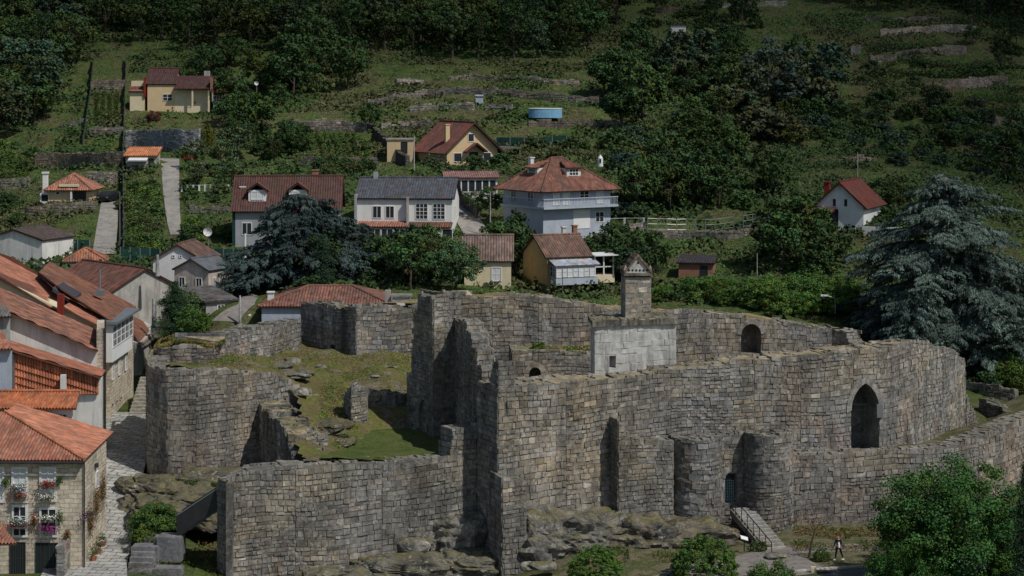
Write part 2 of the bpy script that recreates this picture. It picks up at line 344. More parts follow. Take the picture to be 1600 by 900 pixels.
def masonry(name, pts, thick=1.5, parent=None, rag=.35, ch=.34, bw=(.36, .88), openings=[], back=True, tone=GT, mat='stone', seed=1, out=.05, cap='stone', coretone=.62, jx=.02, caprow=True, merge=None, ends=(1, 1)):
    """wall of separate stone blocks over a core; openings: (px, py_sill, w, h, kind, depth)"""
    rs = np.random.RandomState(seed); P_ = Path(pts); mb = merge or MB()
    ops = []
    for (px, pys, w_, h, kd, dep) in openings:
        tc = P_.find(px); p, _, _, _ = P_.at(tc); ops.append((tc, ZP(pys, p.y), w_, h, kd, min(dep, thick)))
    # ragged top profile
    prof = []; t = 0; v = 0
    while t < P_.L: prof.append((t, rs.uniform(-1, .25)*rag*.7)); t += rs.uniform(.5, 1.6)
    def top(t):
        k = 0
        for a, b in prof:
            if a <= t: k = b
        return P_.at(t)[2]+k
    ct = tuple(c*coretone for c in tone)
    # core in columns
    br = set([0.0, P_.L]); br.update(P_.t); t = 0
    while t < P_.L: br.add(t); t += 1.0
    for o in ops:
        for k in range(13): br.add(min(P_.L, max(0, o[0]-o[2]/2+o[2]*k/12)))
    for a, b in prof: br.add(min(a, P_.L))
    br = sorted(br); br = [b for i, b in enumerate(br) if i == 0 or b-br[i-1] > 1e-4]
    def pt(t, off, z):
        p, n, _, _ = P_.at(t); q = p-n*off; return (q.x, q.y, z)
    capc = (.42, .34, .22) if cap == 'dry' else tuple(c*.8 for c in tone)
    def riser(t, zl, zh, sg):
        zz = zl
        while zz < zh-.12:
            hb_ = min(ch*rs.uniform(.8, 1.2), zh-zz); uu = 0
            while uu < thick-.08:
                u2 = min(thick, uu+rs.uniform(*bw)); e_ = rs.uniform(.03, .12)*sg; A0, B0 = pt(t+e_, uu+.02, 0), pt(t+e_, u2-.02, 0); A1, B1 = pt(t-.3*sg, uu+.02, 0), pt(t-.3*sg, u2-.02, 0)
                r4 = [A0, B0, B1, A1] if sg > 0 else [B0, A0, A1, B1]; mb.hexa([(v[0], v[1], zz+.02) for v in r4]+[(v[0], v[1], zz+hb_-.02) for v in r4], stone_col(rs, tone)); uu = u2
            zz += hb_
    pv = None
    for a, b in zip(br[:-1], br[1:]):
        m_ = (a+b)/2; ta = min(top(m_), top(m_))-.06; o = None
        for q in ops:
            if abs(m_-q[0]) < q[2]/2: o = q
        za, zb = P_.at(a)[3]-.6, P_.at(b)[3]-.6
        ta_, tb_ = ta+(P_.at(a)[2]-P_.at(m_)[2]), ta+(P_.at(b)[2]-P_.at(m_)[2])
        if pv is not None and abs(pv-ta_) > .04:
            q = [pt(a, thick*k/3, zz) for k in range(4) for zz in (min(pv, ta_), max(pv, ta_))]
            for k in range(3): mb.poly([q[2*k], q[2*k+2], q[2*k+3], q[2*k+1]], ct)
            if abs(pv-ta_) > .4: riser(a, min(pv, ta_), max(pv, ta_), 1 if pv > ta_ else -1)
        if abs(ta_-tb_) > .4 and b-a < .5: riser(b if ta_ > tb_ else a, min(ta_, tb_), max(ta_, tb_), 1 if ta_ > tb_ else -1)
        pv = tb_
        if o:
            ha, hb = arch_h(o, a), arch_h(o, b); zs = o[1]; dp = o[5]; thru = dp >= thick-.01
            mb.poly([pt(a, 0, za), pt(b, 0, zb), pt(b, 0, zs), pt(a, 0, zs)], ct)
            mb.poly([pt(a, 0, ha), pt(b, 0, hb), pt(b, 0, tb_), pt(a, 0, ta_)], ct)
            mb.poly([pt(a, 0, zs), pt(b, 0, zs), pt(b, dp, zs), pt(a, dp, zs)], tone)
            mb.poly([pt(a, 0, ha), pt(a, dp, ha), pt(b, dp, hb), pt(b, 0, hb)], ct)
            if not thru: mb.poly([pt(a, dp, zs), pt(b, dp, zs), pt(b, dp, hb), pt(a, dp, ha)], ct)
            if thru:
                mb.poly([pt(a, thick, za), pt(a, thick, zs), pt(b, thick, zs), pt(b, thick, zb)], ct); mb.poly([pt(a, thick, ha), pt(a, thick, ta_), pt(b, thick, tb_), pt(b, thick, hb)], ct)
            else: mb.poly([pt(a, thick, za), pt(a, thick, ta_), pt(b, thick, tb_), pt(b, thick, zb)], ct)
        else:
            mb.poly([pt(a, 0, za), pt(b, 0, zb), pt(b, 0, tb_), pt(a, 0, ta_)], ct)
            mb.poly([pt(a, thick, za), pt(a, thick, ta_), pt(b, thick, tb_), pt(b, thick, zb)], ct)
        mb.poly([pt(a, 0, ta_), pt(b, 0, tb_), pt(b, thick, tb_), pt(a, thick, ta_)], capc)
    for o in ops:   # jambs
        for sg in (-1, 1):
            t = o[0]+sg*o[2]/2; h = arch_h(o, t); mb.poly([pt(t, 0, o[1]), pt(t, 0, h), pt(t, o[5], h), pt(t, o[5], o[1])], tuple(c*.9 for c in tone))
    for t in (0, P_.L):
        mb.poly([pt(t, 0, P_.at(t)[3]-.6), pt(t, 0, top(t)-.06), pt(t, thick, top(t)-.06), pt(t, thick, P_.at(t)[3]-.6)], ct)
    # blocks
    zmin = min(P_.zb)-.3; zmax = max(P_.zt)+.3
    def face(side):
        sb = [0.0]
        while sb[-1] < P_.L-7: sb.append(sb[-1]+rs.uniform(3.5, 8))
        sb.append(P_.L)
        for si in range(len(sb)-1): seg(side, sb[si], sb[si+1], rs.uniform(.8, 1.18))
    def seg(side, sa, sz_, chs):
        z = zmin-rs.uniform(0, .3); row = 0
        while z < zmax:
            h = ch*chs*rs.uniform(.62, 1.25); t = sa-rs.uniform(0, .5)
            while t < sz_:
                pn = float(vn(t+seed*9, z*1.6, 2.6, 30)); rub = pn > .62
                w_ = rs.uniform(*bw)*(1.25 if rs.rand() < .12 else 1)*(.62 if rub else 1); t0 = max(sa, t); t1 = min(sz_, t+w_); t += w_
                if t1-t0 < .12: continue
                tc = (t0+t1)/2; hh = h
                if z+h*.5 > top(tc) or z+h < P_.at(tc)[3]-.3: continue
                skip = False
                for o in ops:
                    if side == 0 or o[5] >= thick-.01:
                        if t1 > o[0]-o[2]/2-.05 and t0 < o[0]+o[2]/2+.05:
                            c0 = max(t0, o[0]-o[2]/2); c1 = min(t1, o[0]+o[2]/2)
                            if z+h > o[1] and z < max(arch_h(o, c0), arch_h(o, c1), arch_h(o, min(max(o[0], c0), c1)))-.0:
                                # trim
                                if z < arch_h(o, o[0])-o[2]*.5 and (t0 < o[0]-o[2]/2 or t1 > o[0]+o[2]/2) and (t1-t0) > .3:
                                    if t0 < o[0]-o[2]/2: t1 = o[0]-o[2]/2
                                    else: t0 = o[0]+o[2]/2
                                    if t1-t0 < .12: skip = True
                                else: skip = True
                if skip: continue
                o_ = out*rs.uniform(.3, 1.6); col = stone_col(rs, tone); j = jx; pb = (.72 if pn < .3 else (1.12 if pn > .7 else 1.0)) if coretone < .6 else 1; tn = float(vn(t+seed*5, z*1.3, 3.4, 31)); tw = (1.06, 1, .9) if tn > .68 else ((1.06, .95, .9) if tn < .2 else (1, 1, 1)); col = tuple(c*pb*k_ for c, k_ in zip(col, tw))
                w0 = .14*math.sin(t0*.31+seed)+.07*math.sin(t0*.83+seed*2+z*.5); w1 = .14*math.sin(t1*.31+seed)+.07*math.sin(t1*.83+seed*2+z*.5); sq = rs.uniform(0, .12) if rub else (rs.uniform(0, .05) if rs.rand() < .3 else 0); z0, z1 = z+j, z+hh-j*.6-sq; jt = lambda: rs.uniform(-.03, .03)
                if side == 0:
                    q = [pt(t0+j, -o_+jt(), z0+w0+jt()), pt(t1-j, -o_+jt(), z0+w1+jt()), pt(t1-j, .08, z0+w1), pt(t0+j, .08, z0+w0),
                         pt(t0+j, -o_+jt(), z1+w0+jt()), pt(t1-j, -o_+jt(), z1+w1+jt()), pt(t1-j, .08, z1+w1), pt(t0+j, .08, z1+w0)]
                else:
                    q = [pt(t1-j, thick+o_, z0), pt(t0+j, thick+o_, z0), pt(t0+j, thick-.08, z0), pt(t1-j, thick-.08, z0),
                         pt(t1-j, thick+o_, z1), pt(t0+j, thick+o_, z1), pt(t0+j, thick-.08, z1), pt(t1-j, thick-.08, z1)]
                mb.hexa(q, col)
            z += h; row += 1
    face(0)
    if back: face(1)
    # ends
    for e, t in ((0, 0), (1, P_.L)):
        if not ends[e]: continue
        p, n, zt, zb = P_.at(t); d = Vector((-n.y, n.x)); d = -d if e == 0 else d; d.normalize(); z = zmin
        while z < top(t)-.15:
            h = ch*rs.uniform(.8, 1.2); u = 0
            while u < thick-.1:
                w_ = rs.uniform(*bw); u1 = min(thick, u+w_); o_ = out*rs.uniform(.3, 1.5)
                A = p-n*(u+.02)+d*o_; B = p-n*(u1-.02)+d*o_; A2 = p-n*(u+.02)-d*.08; B2 = p-n*(u1-.02)-d*.08
                if e == 1: mb.hexa([(A.x, A.y, z+.02), (B.x, B.y, z+.02), (B2.x, B2.y, z+.02), (A2.x, A2.y, z+.02), (A.x, A.y, z+h-.02), (B.x, B.y, z+h-.02), (B2.x, B2.y, z+h-.02), (A2.x, A2.y, z+h-.02)], stone_col(rs, tone))
                else: mb.hexa([(B.x, B.y, z+.02), (A.x, A.y, z+.02), (A2.x, A2.y, z+.02), (B2.x, B2.y, z+.02), (B.x, B.y, z+h-.02), (A.x, A.y, z+h-.02), (A2.x, A2.y, z+h-.02), (B2.x, B2.y, z+h-.02)], stone_col(rs, tone))
                u += w_
            z += h
    # rubble on top
    if caprow:
        t = 0
        while t < P_.L:
            w_ = rs.uniform(.3, .8); u = .05
            while u < thick-.2:
                d_ = rs.uniform(.3, .6)
                edge = u < .2 or u+d_ > thick-.3
                if rs.rand() < (.75 if edge else (.12 if cap == 'dry' else .5)):
                    zc = top(t+w_/2)-.1; h = rs.uniform(.05, .18)
                    q = [pt(t+.03, u, zc), pt(t+w_-.03, u, zc), pt(t+w_-.03, min(u+d_, thick)-.03, zc), pt(t+.03, min(u+d_, thick)-.03, zc)]
                    q2 = [(a[0]+rs.uniform(-.04, .04), a[1]+rs.uniform(-.04, .04), a[2]+h+rs.uniform(-.04, .04)) for a in q]
                    mb.hexa(q+q2, stone_col(rs, tone))
                u += d_
            t += w_
    # arch stones
    for o in ops:
        if o[4] == 'flat': continue
        r = .42; k = max(7, int(o[2]*6)); pr = []
        for i in range(k+1):
            t = o[0]-o[2]/2+o[2]*i/k*1.0; ang = math.pi*(1-i/k); t = o[0]+math.cos(ang)*o[2]/2; pr.append((t, arch_h(o, t)))
        for i in range(k):
            (a, za), (b, zb_) = pr[i], pr[i+1]
            ca, sa = (a-o[0]), (za-(o[1]+o[3]-o[2]*.6)); cb, sb = (b-o[0]), (zb_-(o[1]+o[3]-o[2]*.6))
            la = math.hypot(ca, sa) or 1; lb = math.hypot(cb, sb) or 1
            a2, za2 = a+ca/la*r, za+sa/la*r; b2, zb2 = b+cb/lb*r, zb_+sb/lb*r
            col = stone_col(rs, tone)
            mb.hexa([pt(a, -.1, za), pt(a, .1, za), pt(a2, .1, za2), pt(a2, -.1, za2), pt(b, -.1, zb_), pt(b, .1, zb_), pt(b2, .1, zb2), pt(b2, -.1, zb2)], col)
    if merge: return None
    o = mb.build(name, M[mat], parent)
    return o
def castle(name, label, cat, pts, **k):
    g = k.pop('group', None)
    o = masonry(name, pts, **k); return tag(o, label, cat, g)
def circ(px, Y, r, ptop, pbase, n_=20, a0=0, a1=360):
    """vertical round wall, path left->right as seen (front first)"""
    cx = X(px, Y); zt = ZP(ptop, Y-r); zb = ZP(pbase, Y-r); out = []
    for i in range(n_+1):
        a = R(a0+(a1-a0)*i/n_); out.append((cx-r*math.cos(a), Y-r*math.sin(a), zt, zb, 0))
    return out
# ---- front and outer walls
castle('curtain_wall', 'long low front wall of grey blocks below the courtyard, right of the wooden bridge', 'castle wall',
       [(357,129.5,764,925),(364,129.7,750,925),(390,130.3,735,925),(450,131.5,724,925),(560,133.5,722,925),(660,135.3,716,925),(706,136.1,716,925),(708,136.2,690,925),(716,136.3,668,915),(744,137.3,664,905)],
       thick=1.6, seed=2, rag=.15, openings=[], ch=.36)
castle('ruined_wall', 'tall stepped broken wall, shaded on its left, running from tower to front corner', 'castle wall',
       [(711,148,498,740),(728,143.5,500,740),(729,143.4,512,740),(736,141.2,520,740),(737,141,541,740),(744,139,543,740),(745,138.8,566,740),(751,137.9,570,740),(752,137.8,604,860),(767,135.7,600,880),(768,135.6,585,880),(771,135.2,566,880),(778,134.6,562,900)],
       thick=1.3, seed=3, rag=.15)
castle('castle_block', 'projecting corner block of pale brown ashlar in the middle of the front', 'castle wall',
       [(778,134.5,604,900),(870,136.7,598,870),(965,139,590,850)], thick=3.2, seed=4, rag=.12, cap='dry', tone=(.31, .288, .26), ch=.37, ends=(1, 0),
       openings=[(790,640,.2,.5,'flat',.6)])
castle('stepped_buttress', 'narrow lit stone buttress at the foot of the block corner, beside the bedrock', 'buttress',
       [(785,132.3,748,905),(822,132.9,752,905)], thick=2.6, seed=5, rag=.1, tone=(.27, .258, .24))
castle('main_wall', 'great lichen spotted front wall with the tall pointed gate arch at its right', 'castle wall',
       [(965,139.3,592,880),(1030,140.2,582,860),(1100,141.3,573,850),(1170,142.4,563,850),(1240,143.4,554,850),(1300,144.3,548,790),(1375,145.6,542,770),
        (1387,145.9,541,770),(1430,149,534,760),(1450,151,532,750),(1460,152.2,540,740),(1490,156.8,546,735),(1500,158.8,556,730),(1508,160.5,562,730)],
       thick=2.6, seed=6, rag=.22, cap='dry', openings=[(1351,712,2.35,5.5,'pointed',2.2)], ch=.36)
castle('broken_wall', 'low broken stretch of wall stepping down at the far right end of the great wall', 'castle wall',
       [(1509,161,610,730),(1520,162.4,640,730),(1532,163.5,664,730),(1545,165,682,730)], thick=2, seed=7, rag=.4)
castle('flat_buttress', 'flat fronted buttress with a shaded pointed side, left of the round turrets', 'buttress',
       [(966,137.3,656,870),(972,137.4,664,870),(984,137.6,684,870),(1010,138,690,870),(1052,138.7,690,870)], thick=2.2, seed=8, rag=.1, tone=(.255, .243, .225))
castle('round_turret', 'plain low round turret left of the little castle door', 'turret', circ(1088,140.2,1.85,686,850,24,-20,200), thick=1.8, seed=9, rag=.12, back=False, tone=(.26, .25, .23))
castle('gate_wall', 'narrow wall between the two round turrets holding the small arched door', 'castle wall', [(1122,140.3,680,850),(1170,140.9,676,850)], thick=1.6, seed=10, rag=.1,
       openings=[(1142,787,.95,2.35,'round',1.1)])
castle('round_turret', 'round turret right of the little castle door, beside the stone steps', 'turret', circ(1201,140.6,1.75,680,850,24,-20,200), thick=1.7, seed=11, rag=.12, back=False)
castle('outer_wall', 'lower outer wall with patched reddish blocks running right behind the big leafy tree', 'castle wall',
       [(1238,141.4,708,860),(1300,141.6,708,850),(1380,142.2,708,840),(1440,143,704,840),(1500,145,692,835),(1560,149,668,830),(1600,152,652,825),(1680,158,628,815),(1760,165,600,800)],
       thick=1.6, seed=12, rag=.15, tone=(.285, .262, .235), ch=.36)
# ---- left bastion and its upper ring
castle('round_bastion', 'big rounded bastion of small grey blocks beside the paved street', 'bastion',
       [(246,160,548,720),(233,155,556,735),(229,151.5,562,745),(232,149,568,750),(242,147.6,573,755),(262,146.6,576,758),(310,146.4,577,760),(360,147,579,765),(400,148.4,581,765),(425,149.5,584,765),(445,150.6,596,765),(470,151.5,606,765),(497,152.6,616,760)],
       thick=1.6, seed=13, rag=.1, ch=.36, bw=(.35, .8))
castle('curtain_wall', 'upper ring of weathered wall with a yellow grassy top above the round bastion', 'castle wall',
       [(236,157.5,556,600),(248,155.8,546,600),(270,155.2,541,600),(310,155.4,542,598),(335,156,545,595),(350,157.5,534,592),(352,158,523,590)], thick=4.2, seed=14, rag=.03, cap='dry', caprow=False)
castle('curtain_wall', 'inner side of the left curtain wall climbing to the taller dark corner', 'castle wall',
       [(352,159,522,590),(400,164,510,575),(440,168,504,570),(470,171,498,565)], thick=1.8, seed=15, rag=.25)
castle('corner_wall', 'tall dark mossy piece of rear wall with a small black arch at its foot', 'castle wall',
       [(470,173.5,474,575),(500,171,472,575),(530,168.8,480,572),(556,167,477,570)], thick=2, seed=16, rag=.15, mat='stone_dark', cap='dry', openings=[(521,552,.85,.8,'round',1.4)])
castle('rear_wall', 'long rear curtain wall with dry grass along its top, behind the towers', 'castle wall',
       [(556,167.2,478,590),(600,168,476,590),(650,169,479,592),(665,169,466,600),(700,168.6,456,600),(724,168.4,455,615),(740,168.2,470,615),(800,168,460,615),(840,168,462,615),(900,168.5,472,615),(960,169,484,610),(1000,169.5,489,600),(1060,170,485,595),(1120,171,489,585),(1180,172,497,582),(1240,172.5,504,580),(1300,172.8,513,575)],
       thick=2.0, seed=17, rag=.22, cap='dry', openings=[(640,560,.9,.35,'flat',.8),(1173,553,1.9,2.7,'round',1.5)], ch=.4)
castle('broken_wall', 'reddish tumbledown end of the rear wall beside the cedar', 'castle wall', [(1300,170,513,560),(1320,168.5,518,560),(1322,168.4,530,560),(1345,166.5,548,560)], thick=1.6, seed=18, rag=.5)
castle('inner_wall', 'low inner wall with a grassy ledge and a tiny round arch below the rear wall', 'castle wall',
       [(800,163.2,545,625),(860,163.4,548,625),(924,163.8,556,625)], thick=3.8, seed=19, rag=.1, cap='dry', openings=[(836,592,1.0,1.0,'round',1.2)], ch=.42)
# ---- tall tower
t_ = empty('ruined_tower', P(685, 700, 147.5), 'tall ruined tower with a ragged top and a black pointed doorway on its shaded side', 'tower')
def rel(o, t): o.parent = t; o.matrix_parent_inverse = Matrix.Translation(-Vector(t.location)); return o
rel(masonry('shaded_side', [(636,150.6,588,740),(643,150.0,582,740),(645,149.9,540,740),(651,149.3,484,740),(664,148.2,480,740),(678,147.0,474,740)], thick=2.4, seed=20, rag=.25,
        openings=[(663,684,1.5,3.0,'pointed',2.3)]), t_)
_a = P(654, 686, 149.05); _b = P(672, 686, 147.55); _n = Vector((-(_b-_a).y, (_b-_a).x, 0)).normalized(); _n = _n if _n.y > 0 else -_n; _u = (_b-_a); _u.z = 0; _u.normalize(); _m = (_a+_b)/2; _m.z = ZP(684, 148.3); mb = MB(); mb.obox(_m+_n*.6, _u, _n, 1.75, .08, 2.95, (.02, .02, .022)); rel(mb.build('door', M['door']), t_)  # added dark panel paints in the black shade of the tower doorway
rel(masonry('lit_side', [(677,147,462,750),(694,147.4,456,750),(706,147.9,466,750),(713,148.2,486,750)], thick=3, seed=21, rag=.35), t_)
castle('ruined_wall', 'jagged lit stub of wall standing alone in the courtyard, left of the tower', 'castle wall', [(537,150.5,612,690),(549,148.2,598,690),(574,149.2,602,690)], thick=.9, seed=22, rag=.5)
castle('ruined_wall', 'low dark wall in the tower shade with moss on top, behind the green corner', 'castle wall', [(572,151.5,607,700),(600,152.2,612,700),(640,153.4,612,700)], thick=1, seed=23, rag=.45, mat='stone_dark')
castle('ruined_wall', 'crumbling thick wall stepping down from the round bastion, left side in deep shade', 'castle wall',
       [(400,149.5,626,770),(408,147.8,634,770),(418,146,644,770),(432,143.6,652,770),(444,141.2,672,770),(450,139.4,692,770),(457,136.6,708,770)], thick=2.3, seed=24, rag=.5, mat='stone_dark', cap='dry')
castle('rubble_wall', 'low pale rubble wall with a dry sandy top behind the front wall', 'castle wall', [(450,139.4,680,740),(480,139.6,684,740),(512,140.4,680,740)], thick=2.4, seed=25, rag=.2, cap='dry', mat='stone_pale')
# ---- pale chapel block and dovecote chimney
ch_ = empty('stone_house_block', P(990, 583, 150), 'pale whitish ashlar block with a mossy cornice, standing on the castle walls', 'building')
rel(masonry('wall', [(929,149.3,508,600),(990,149.4,505,600),(1056,149.6,501,600)], thick=4, seed=30, rag=0, ch=.5, bw=(.6, 1.5), tone=(.78, .78, .76), mat='paleash', out=.025, coretone=.8, jx=.018, caprow=False, openings=[(957,575,.5,.95,'flat',.5)]), ch_)
mb = MB(); a = P(926, 505, 149.1); b = P(1059, 500, 149.4); d = (b-a).normalized(); nn = Vector((d.y, -d.x, 0)).normalized()
q = [a, b, b-nn*4.6, a-nn*4.6]; k0 = len(mb.v)
for k in range(24):
    u0 = k/24; u1 = (k+1)/24; h = .16+random.uniform(0, .12)
    A = a.lerp(b, u0)+nn*random.uniform(0, .05); B = a.lerp(b, u1)+nn*random.uniform(0, .05)
    for s_ in range(4):
        D0 = nn*(4.6*s_/4); D1 = nn*(4.6*(s_+1)/4-.03); h = random.uniform(.02, .14)+(.1 if s_ == 0 else 0); bb = random.uniform(.6, 1.3); lo_ = Vector((0, 0, .3)); mb.hexa([A-D0-lo_, B-D0-lo_, B-D1-lo_, A-D1-lo_, A-D0+Vector((0, 0, h)), B-D0+Vector((0, 0, h)), B-D1+Vector((0, 0, h)), A-D1+Vector((0, 0, h))], (.26*bb, .24*bb, .2*bb))
rel(mb.build('cornice', M['stone_dark']), ch_)
dv = empty('dovecote_chimney', P(997, 492, 151.5), 'square stone chimney turret with a small gable full of pigeon holes', 'chimney')
ccol = (.36, .34, .31)
rel(masonry('shaft', [(977,151.4,432,500),(1017,151.6,432,500)], thick=2.1, seed=31, rag=0, ch=.45, bw=(.7, 1.4), tone=ccol, mat='stone_pale', out=.02, coretone=.7, jx=.012, caprow=False), dv)
a = P(975, 431, 151.3); b = P(1019, 431, 151.5); d = (b-a).normalized(); nn = Vector((d.y, -d.x, 0)).normalized(); W_ = (b-a).length
mb = MB()
mb.hexa([a+nn*.12, b+nn*.12, b-nn*2.2, a-nn*2.2]+[q+Vector((0, 0, .22)) for q in (a+nn*.12, b+nn*.12, b-nn*2.2, a-nn*2.2)], (.2, .17, .13))
rel(mb.build('cornice', M['stone_dark']), dv)
mb = MB(); z0 = .22; ap = 1.3
def tri(off, col):
    A = a+d*.12-nn*off+Vector((0, 0, z0)); B = b-d*.12-nn*off+Vector((0, 0, z0)); T = (a+b)/2-nn*off+Vector((0, 0, z0+ap)); return A, B, T
A, B, T = tri(0, 0); A2, B2, T2 = tri(2.2, 0)
mb.poly([A, B, T], (.5, .48, .44)); mb.poly([B2, A2, T2], (.5, .48, .44)); mb.poly([A, A2, B2, B], ccol)
rel(mb.build('gable', M['stone_pale']), dv)
mb = MB(); A3 = A-d*.1-Vector((0, 0, .04)); B3 = B+d*.1-Vector((0, 0, .04)); up = Vector((0, 0, .2))
for e0, e1 in ((A3, T), (T, B3)):
    f0, f1 = e0+nn*.15, e1+nn*.15; g0, g1 = f0-nn*2.3, f1-nn*2.3
    for k in range(7):
        p0 = f0.lerp(f1, k/7); p1 = f0.lerp(f1, (k+1)/7); r0 = g0.lerp(g1, k/7); r1 = g0.lerp(g1, (k+1)/7); u_ = up*random.uniform(.8, 1.4)
        mb.hexa([p0, p1, r1, r0, p0+u_, p1+u_, r1+u_, r0+u_], (random.uniform(.16, .28), .15, .1))
rel(mb.build('roof', M['stone_dark']), dv)
for row, (cnt, zz) in enumerate(((6, .22), (1, .8))):
    for i in range(cnt):
        mb = MB(); c_ = (A+B)/2+d*((i-(cnt-1)/2)*.29)+Vector((0, 0, zz))+nn*.01
        r = [c_+d*.075*math.cos(t)+Vector((0, 0, .1*math.sin(t)+.0)) for t in [math.pi*2*j/8 for j in range(8)]]
        mb.tube(c_-nn*.1, c_+nn*.015, .085, .085, 8, (.02, .02, .02))
        rel(mb.build('pigeon_hole', M['black']), dv)
for e in (A+d*.02, B-d*.02):
    mb = MB(); mb.obox(e-Vector((0, 0, 0))+nn*-.15, d, nn, .24, .24, .4, ccol); mb.tube(e-nn*.15+Vector((0, 0, .4)), e-nn*.15+Vector((0, 0, .62)), .1, .03, 8, ccol)
    rel(mb.build('pinnacle', M['stone_pale']), dv)
# ---- grounds inside the castle
def patch(name, poly, cc, mat, step=.5, rough=.25, kind='structure', off=0):
    pts = [Vector((X(a, b), b)) for a, b in poly]
    f = rbf([(X(a, b), b, ZP(c, b)) for a, b, c in cc], 3.0)
    x0, x1 = min(p.x for p in pts), max(p.x for p in pts); y0, y1 = min(p.y for p in pts), max(p.y for p in pts)
    gx, gy = np.meshgrid(np.arange(x0, x1+step, step), np.arange(y0, y1+step, step))
    z = f(gx, gy)+(vn(gx, gy, 2.4, 5)-.5)*rough*2+(vn(gx, gy, .9, 6)-.5)*rough+off
    cx = gx[:-1, :-1]+step/2; cy = gy[:-1, :-1]+step/2; ins = np.zeros(cx.shape, bool); n_ = len(pts)
    for i in range(n_):
        a, b = pts[i], pts[(i+1) % n_]
        c = ((a.y > cy) != (b.y > cy)) & (cx < (b.x-a.x)*(cy-a.y)/((b.y-a.y) or 1e-9)+a.x); ins ^= c
    o = grid_mesh(name, gx, gy, z, M[mat], ins); tag(o, kind=kind); return o, f
yard, yardf = patch('courtyard_ground', [(240,158),(233,152.5),(262,147.6),(310,147.4),(400,149.4),(440,151.8),(468,150),(468,143),(462,137),(480,132.6),(560,134.6),(700,136.8),(735,139),(728,145),(722,160),(735,169),(650,170),(556,168.5),(470,174.5),(400,165.5),(350,160),(262,164)],
   [(245,156,566),(262,149,572),(310,148.6,574),(350,152,573),(400,151,577),(430,154,580),(500,158,592),(600,165,563),(540,168,551),(480,150,634),(500,146,656),(520,143,694),(520,136,712),(560,136,716),(650,138.5,716),(690,142,706),(620,149,676),(560,152,630),(560,156,598),
    (640,160,584),(660,166,562),(300,163,545),(450,166,557),(520,167,554),(400,158,566),(470,139,690),(475,134,715)], 'yard', .4, .3)
patch('green_corner', [(500,133.3),(560,134.0),(640,135.3),(700,136.3),(700,146),(655,151),(590,150),(535,141)], [(520,136,711),(560,136,715),(650,138.5,715),(690,142,705),(620,149,675),(560,147,680),(520,143,700),(655,151,668)], 'lawn', .4, .08, off=.14)
patch('walkway_ground', [(783,137),(965,141.2),(1240,145.5),(1400,148),(1450,153),(1360,166),(1300,172),(1180,172),(930,168),(790,167),(742,166),(735,150)],
   [(790,138,608),(965,142,600),(1240,147,570),(1400,149,550),(1350,163,549),(1280,166,556),(1200,171,553),(1000,166,590),(850,160,612),(760,155,640),(1100,160,570)], 'dry', .6, .15)
patch('terrace_ground', [(1240,143),(1300,143.2),(1380,143.8),(1440,144.5),(1500,146.5),(1560,150.5),(1620,155),(1700,161),(1700,175),(1540,167),(1500,160),(1430,150.5),(1380,147),(1240,144.8)],
   [(1250,143.5,708),(1330,144,706),(1400,146,700),(1500,150,684),(1560,153,662),(1520,164,668),(1560,166,640),(1600,160,640),(1650,170,610)], 'earth', .5, .2)
patch('bank_ground', [(600,169),(800,169.4),(960,170),(1180,172.8),(1300,174),(1310,176.5),(1180,175.5),(960,173.5),(800,172.5),(600,171.5)], [(600,170,474),(600,175,466),(800,170,464),(800,176,452),(960,171,482),(960,178,466),(1180,174,496),(1180,180,484),(1300,175,512),(1300,181,498)], 'dry', .6, .12)
castle('rubble_wall', 'upper low terrace wall of rough stone at the right edge behind the great wall', 'wall', [(1510,172,596,650),(1550,170,604,655),(1585,169,610,660)], thick=1.2, seed=26, rag=.3)
castle('rubble_wall', 'lower dark terrace wall of rough stone at the right edge, below the other', 'wall', [(1530,166,622,690),(1570,163,640,700),(1640,161,650,710)], thick=1.2, seed=27, rag=.3, mat='stone_dark')
# ---- bedrock lumps
from mathutils import noise as mn
def boulder(name, label, lumps, seed, mat='rock', cat='rock', sub=5, col=(.25, .24, .215), amp=.5, group=None):
    import bmesh
    mbv = MB()
    for i, (px, py, Y, rx, ry, rz) in enumerate(lumps):
        bm = bmesh.new(); bmesh.ops.create_icosphere(bm, subdivisions=sub, radius=1); c = P(px, py, Y)
        k = len(mbv.v)
        for v in bm.verts:
            d_ = v.co.copy(); e = Vector((abs(d_.x)**.75*math.copysign(1, d_.x), abs(d_.y)**.75*math.copysign(1, d_.y), abs(d_.z)**.7*math.copysign(1, d_.z)))
            p = Vector((e.x*rx, e.y*ry, e.z*rz)); nv = mn.fractal(p*.45+Vector((seed*7.1+i*3, seed, 0)), .85, 2.1, 6)+.5*mn.noise(Vector((p.x*.5, p.y*.5, p.z*2.2+seed)))
            cr = abs(mn.noise(Vector((p.x*.35, p.y*.35, p.z*1.1))+Vector((seed, i, 5))))
            p = p*(1+nv*amp*.6)-d_*(max(0, .12-cr)*2.5)
            mbv.v.append(tuple(c+p)); b = .8+.5*mn.noise(p*.8); mbv.c.append((col[0]*b, col[1]*b, col[2]*b))
        for f in bm.faces: mbv.f.append(tuple(k+v.index for v in f.verts))
        bm.free()
    o = mbv.build(name, M[mat]); return tag(o, label, cat, group)
boulder('bedrock', 'grey lichen covered bedrock under the castle block', [(890,845,136,4.6,3,2.2),(845,865,134.8,2.4,2.2,2.3)], 1)
boulder('bedrock', 'brown mossy bedrock below the flat buttress and the left turret', [(1030,840,137.5,4.6,3,1.5),(1000,850,135.5,2.6,2.2,1.9),(1090,850,138.5,3.2,2.4,1.7)], 2, col=(.2, .17, .13))
boulder('bedrock', 'pale bedrock with a cut face at the foot of the ruined wall', [(712,845,136.9,2.0,1.8,2.2),(742,835,137.2,1.0,1.6,1.6),(690,880,135,1.8,1.6,.9)], 3)
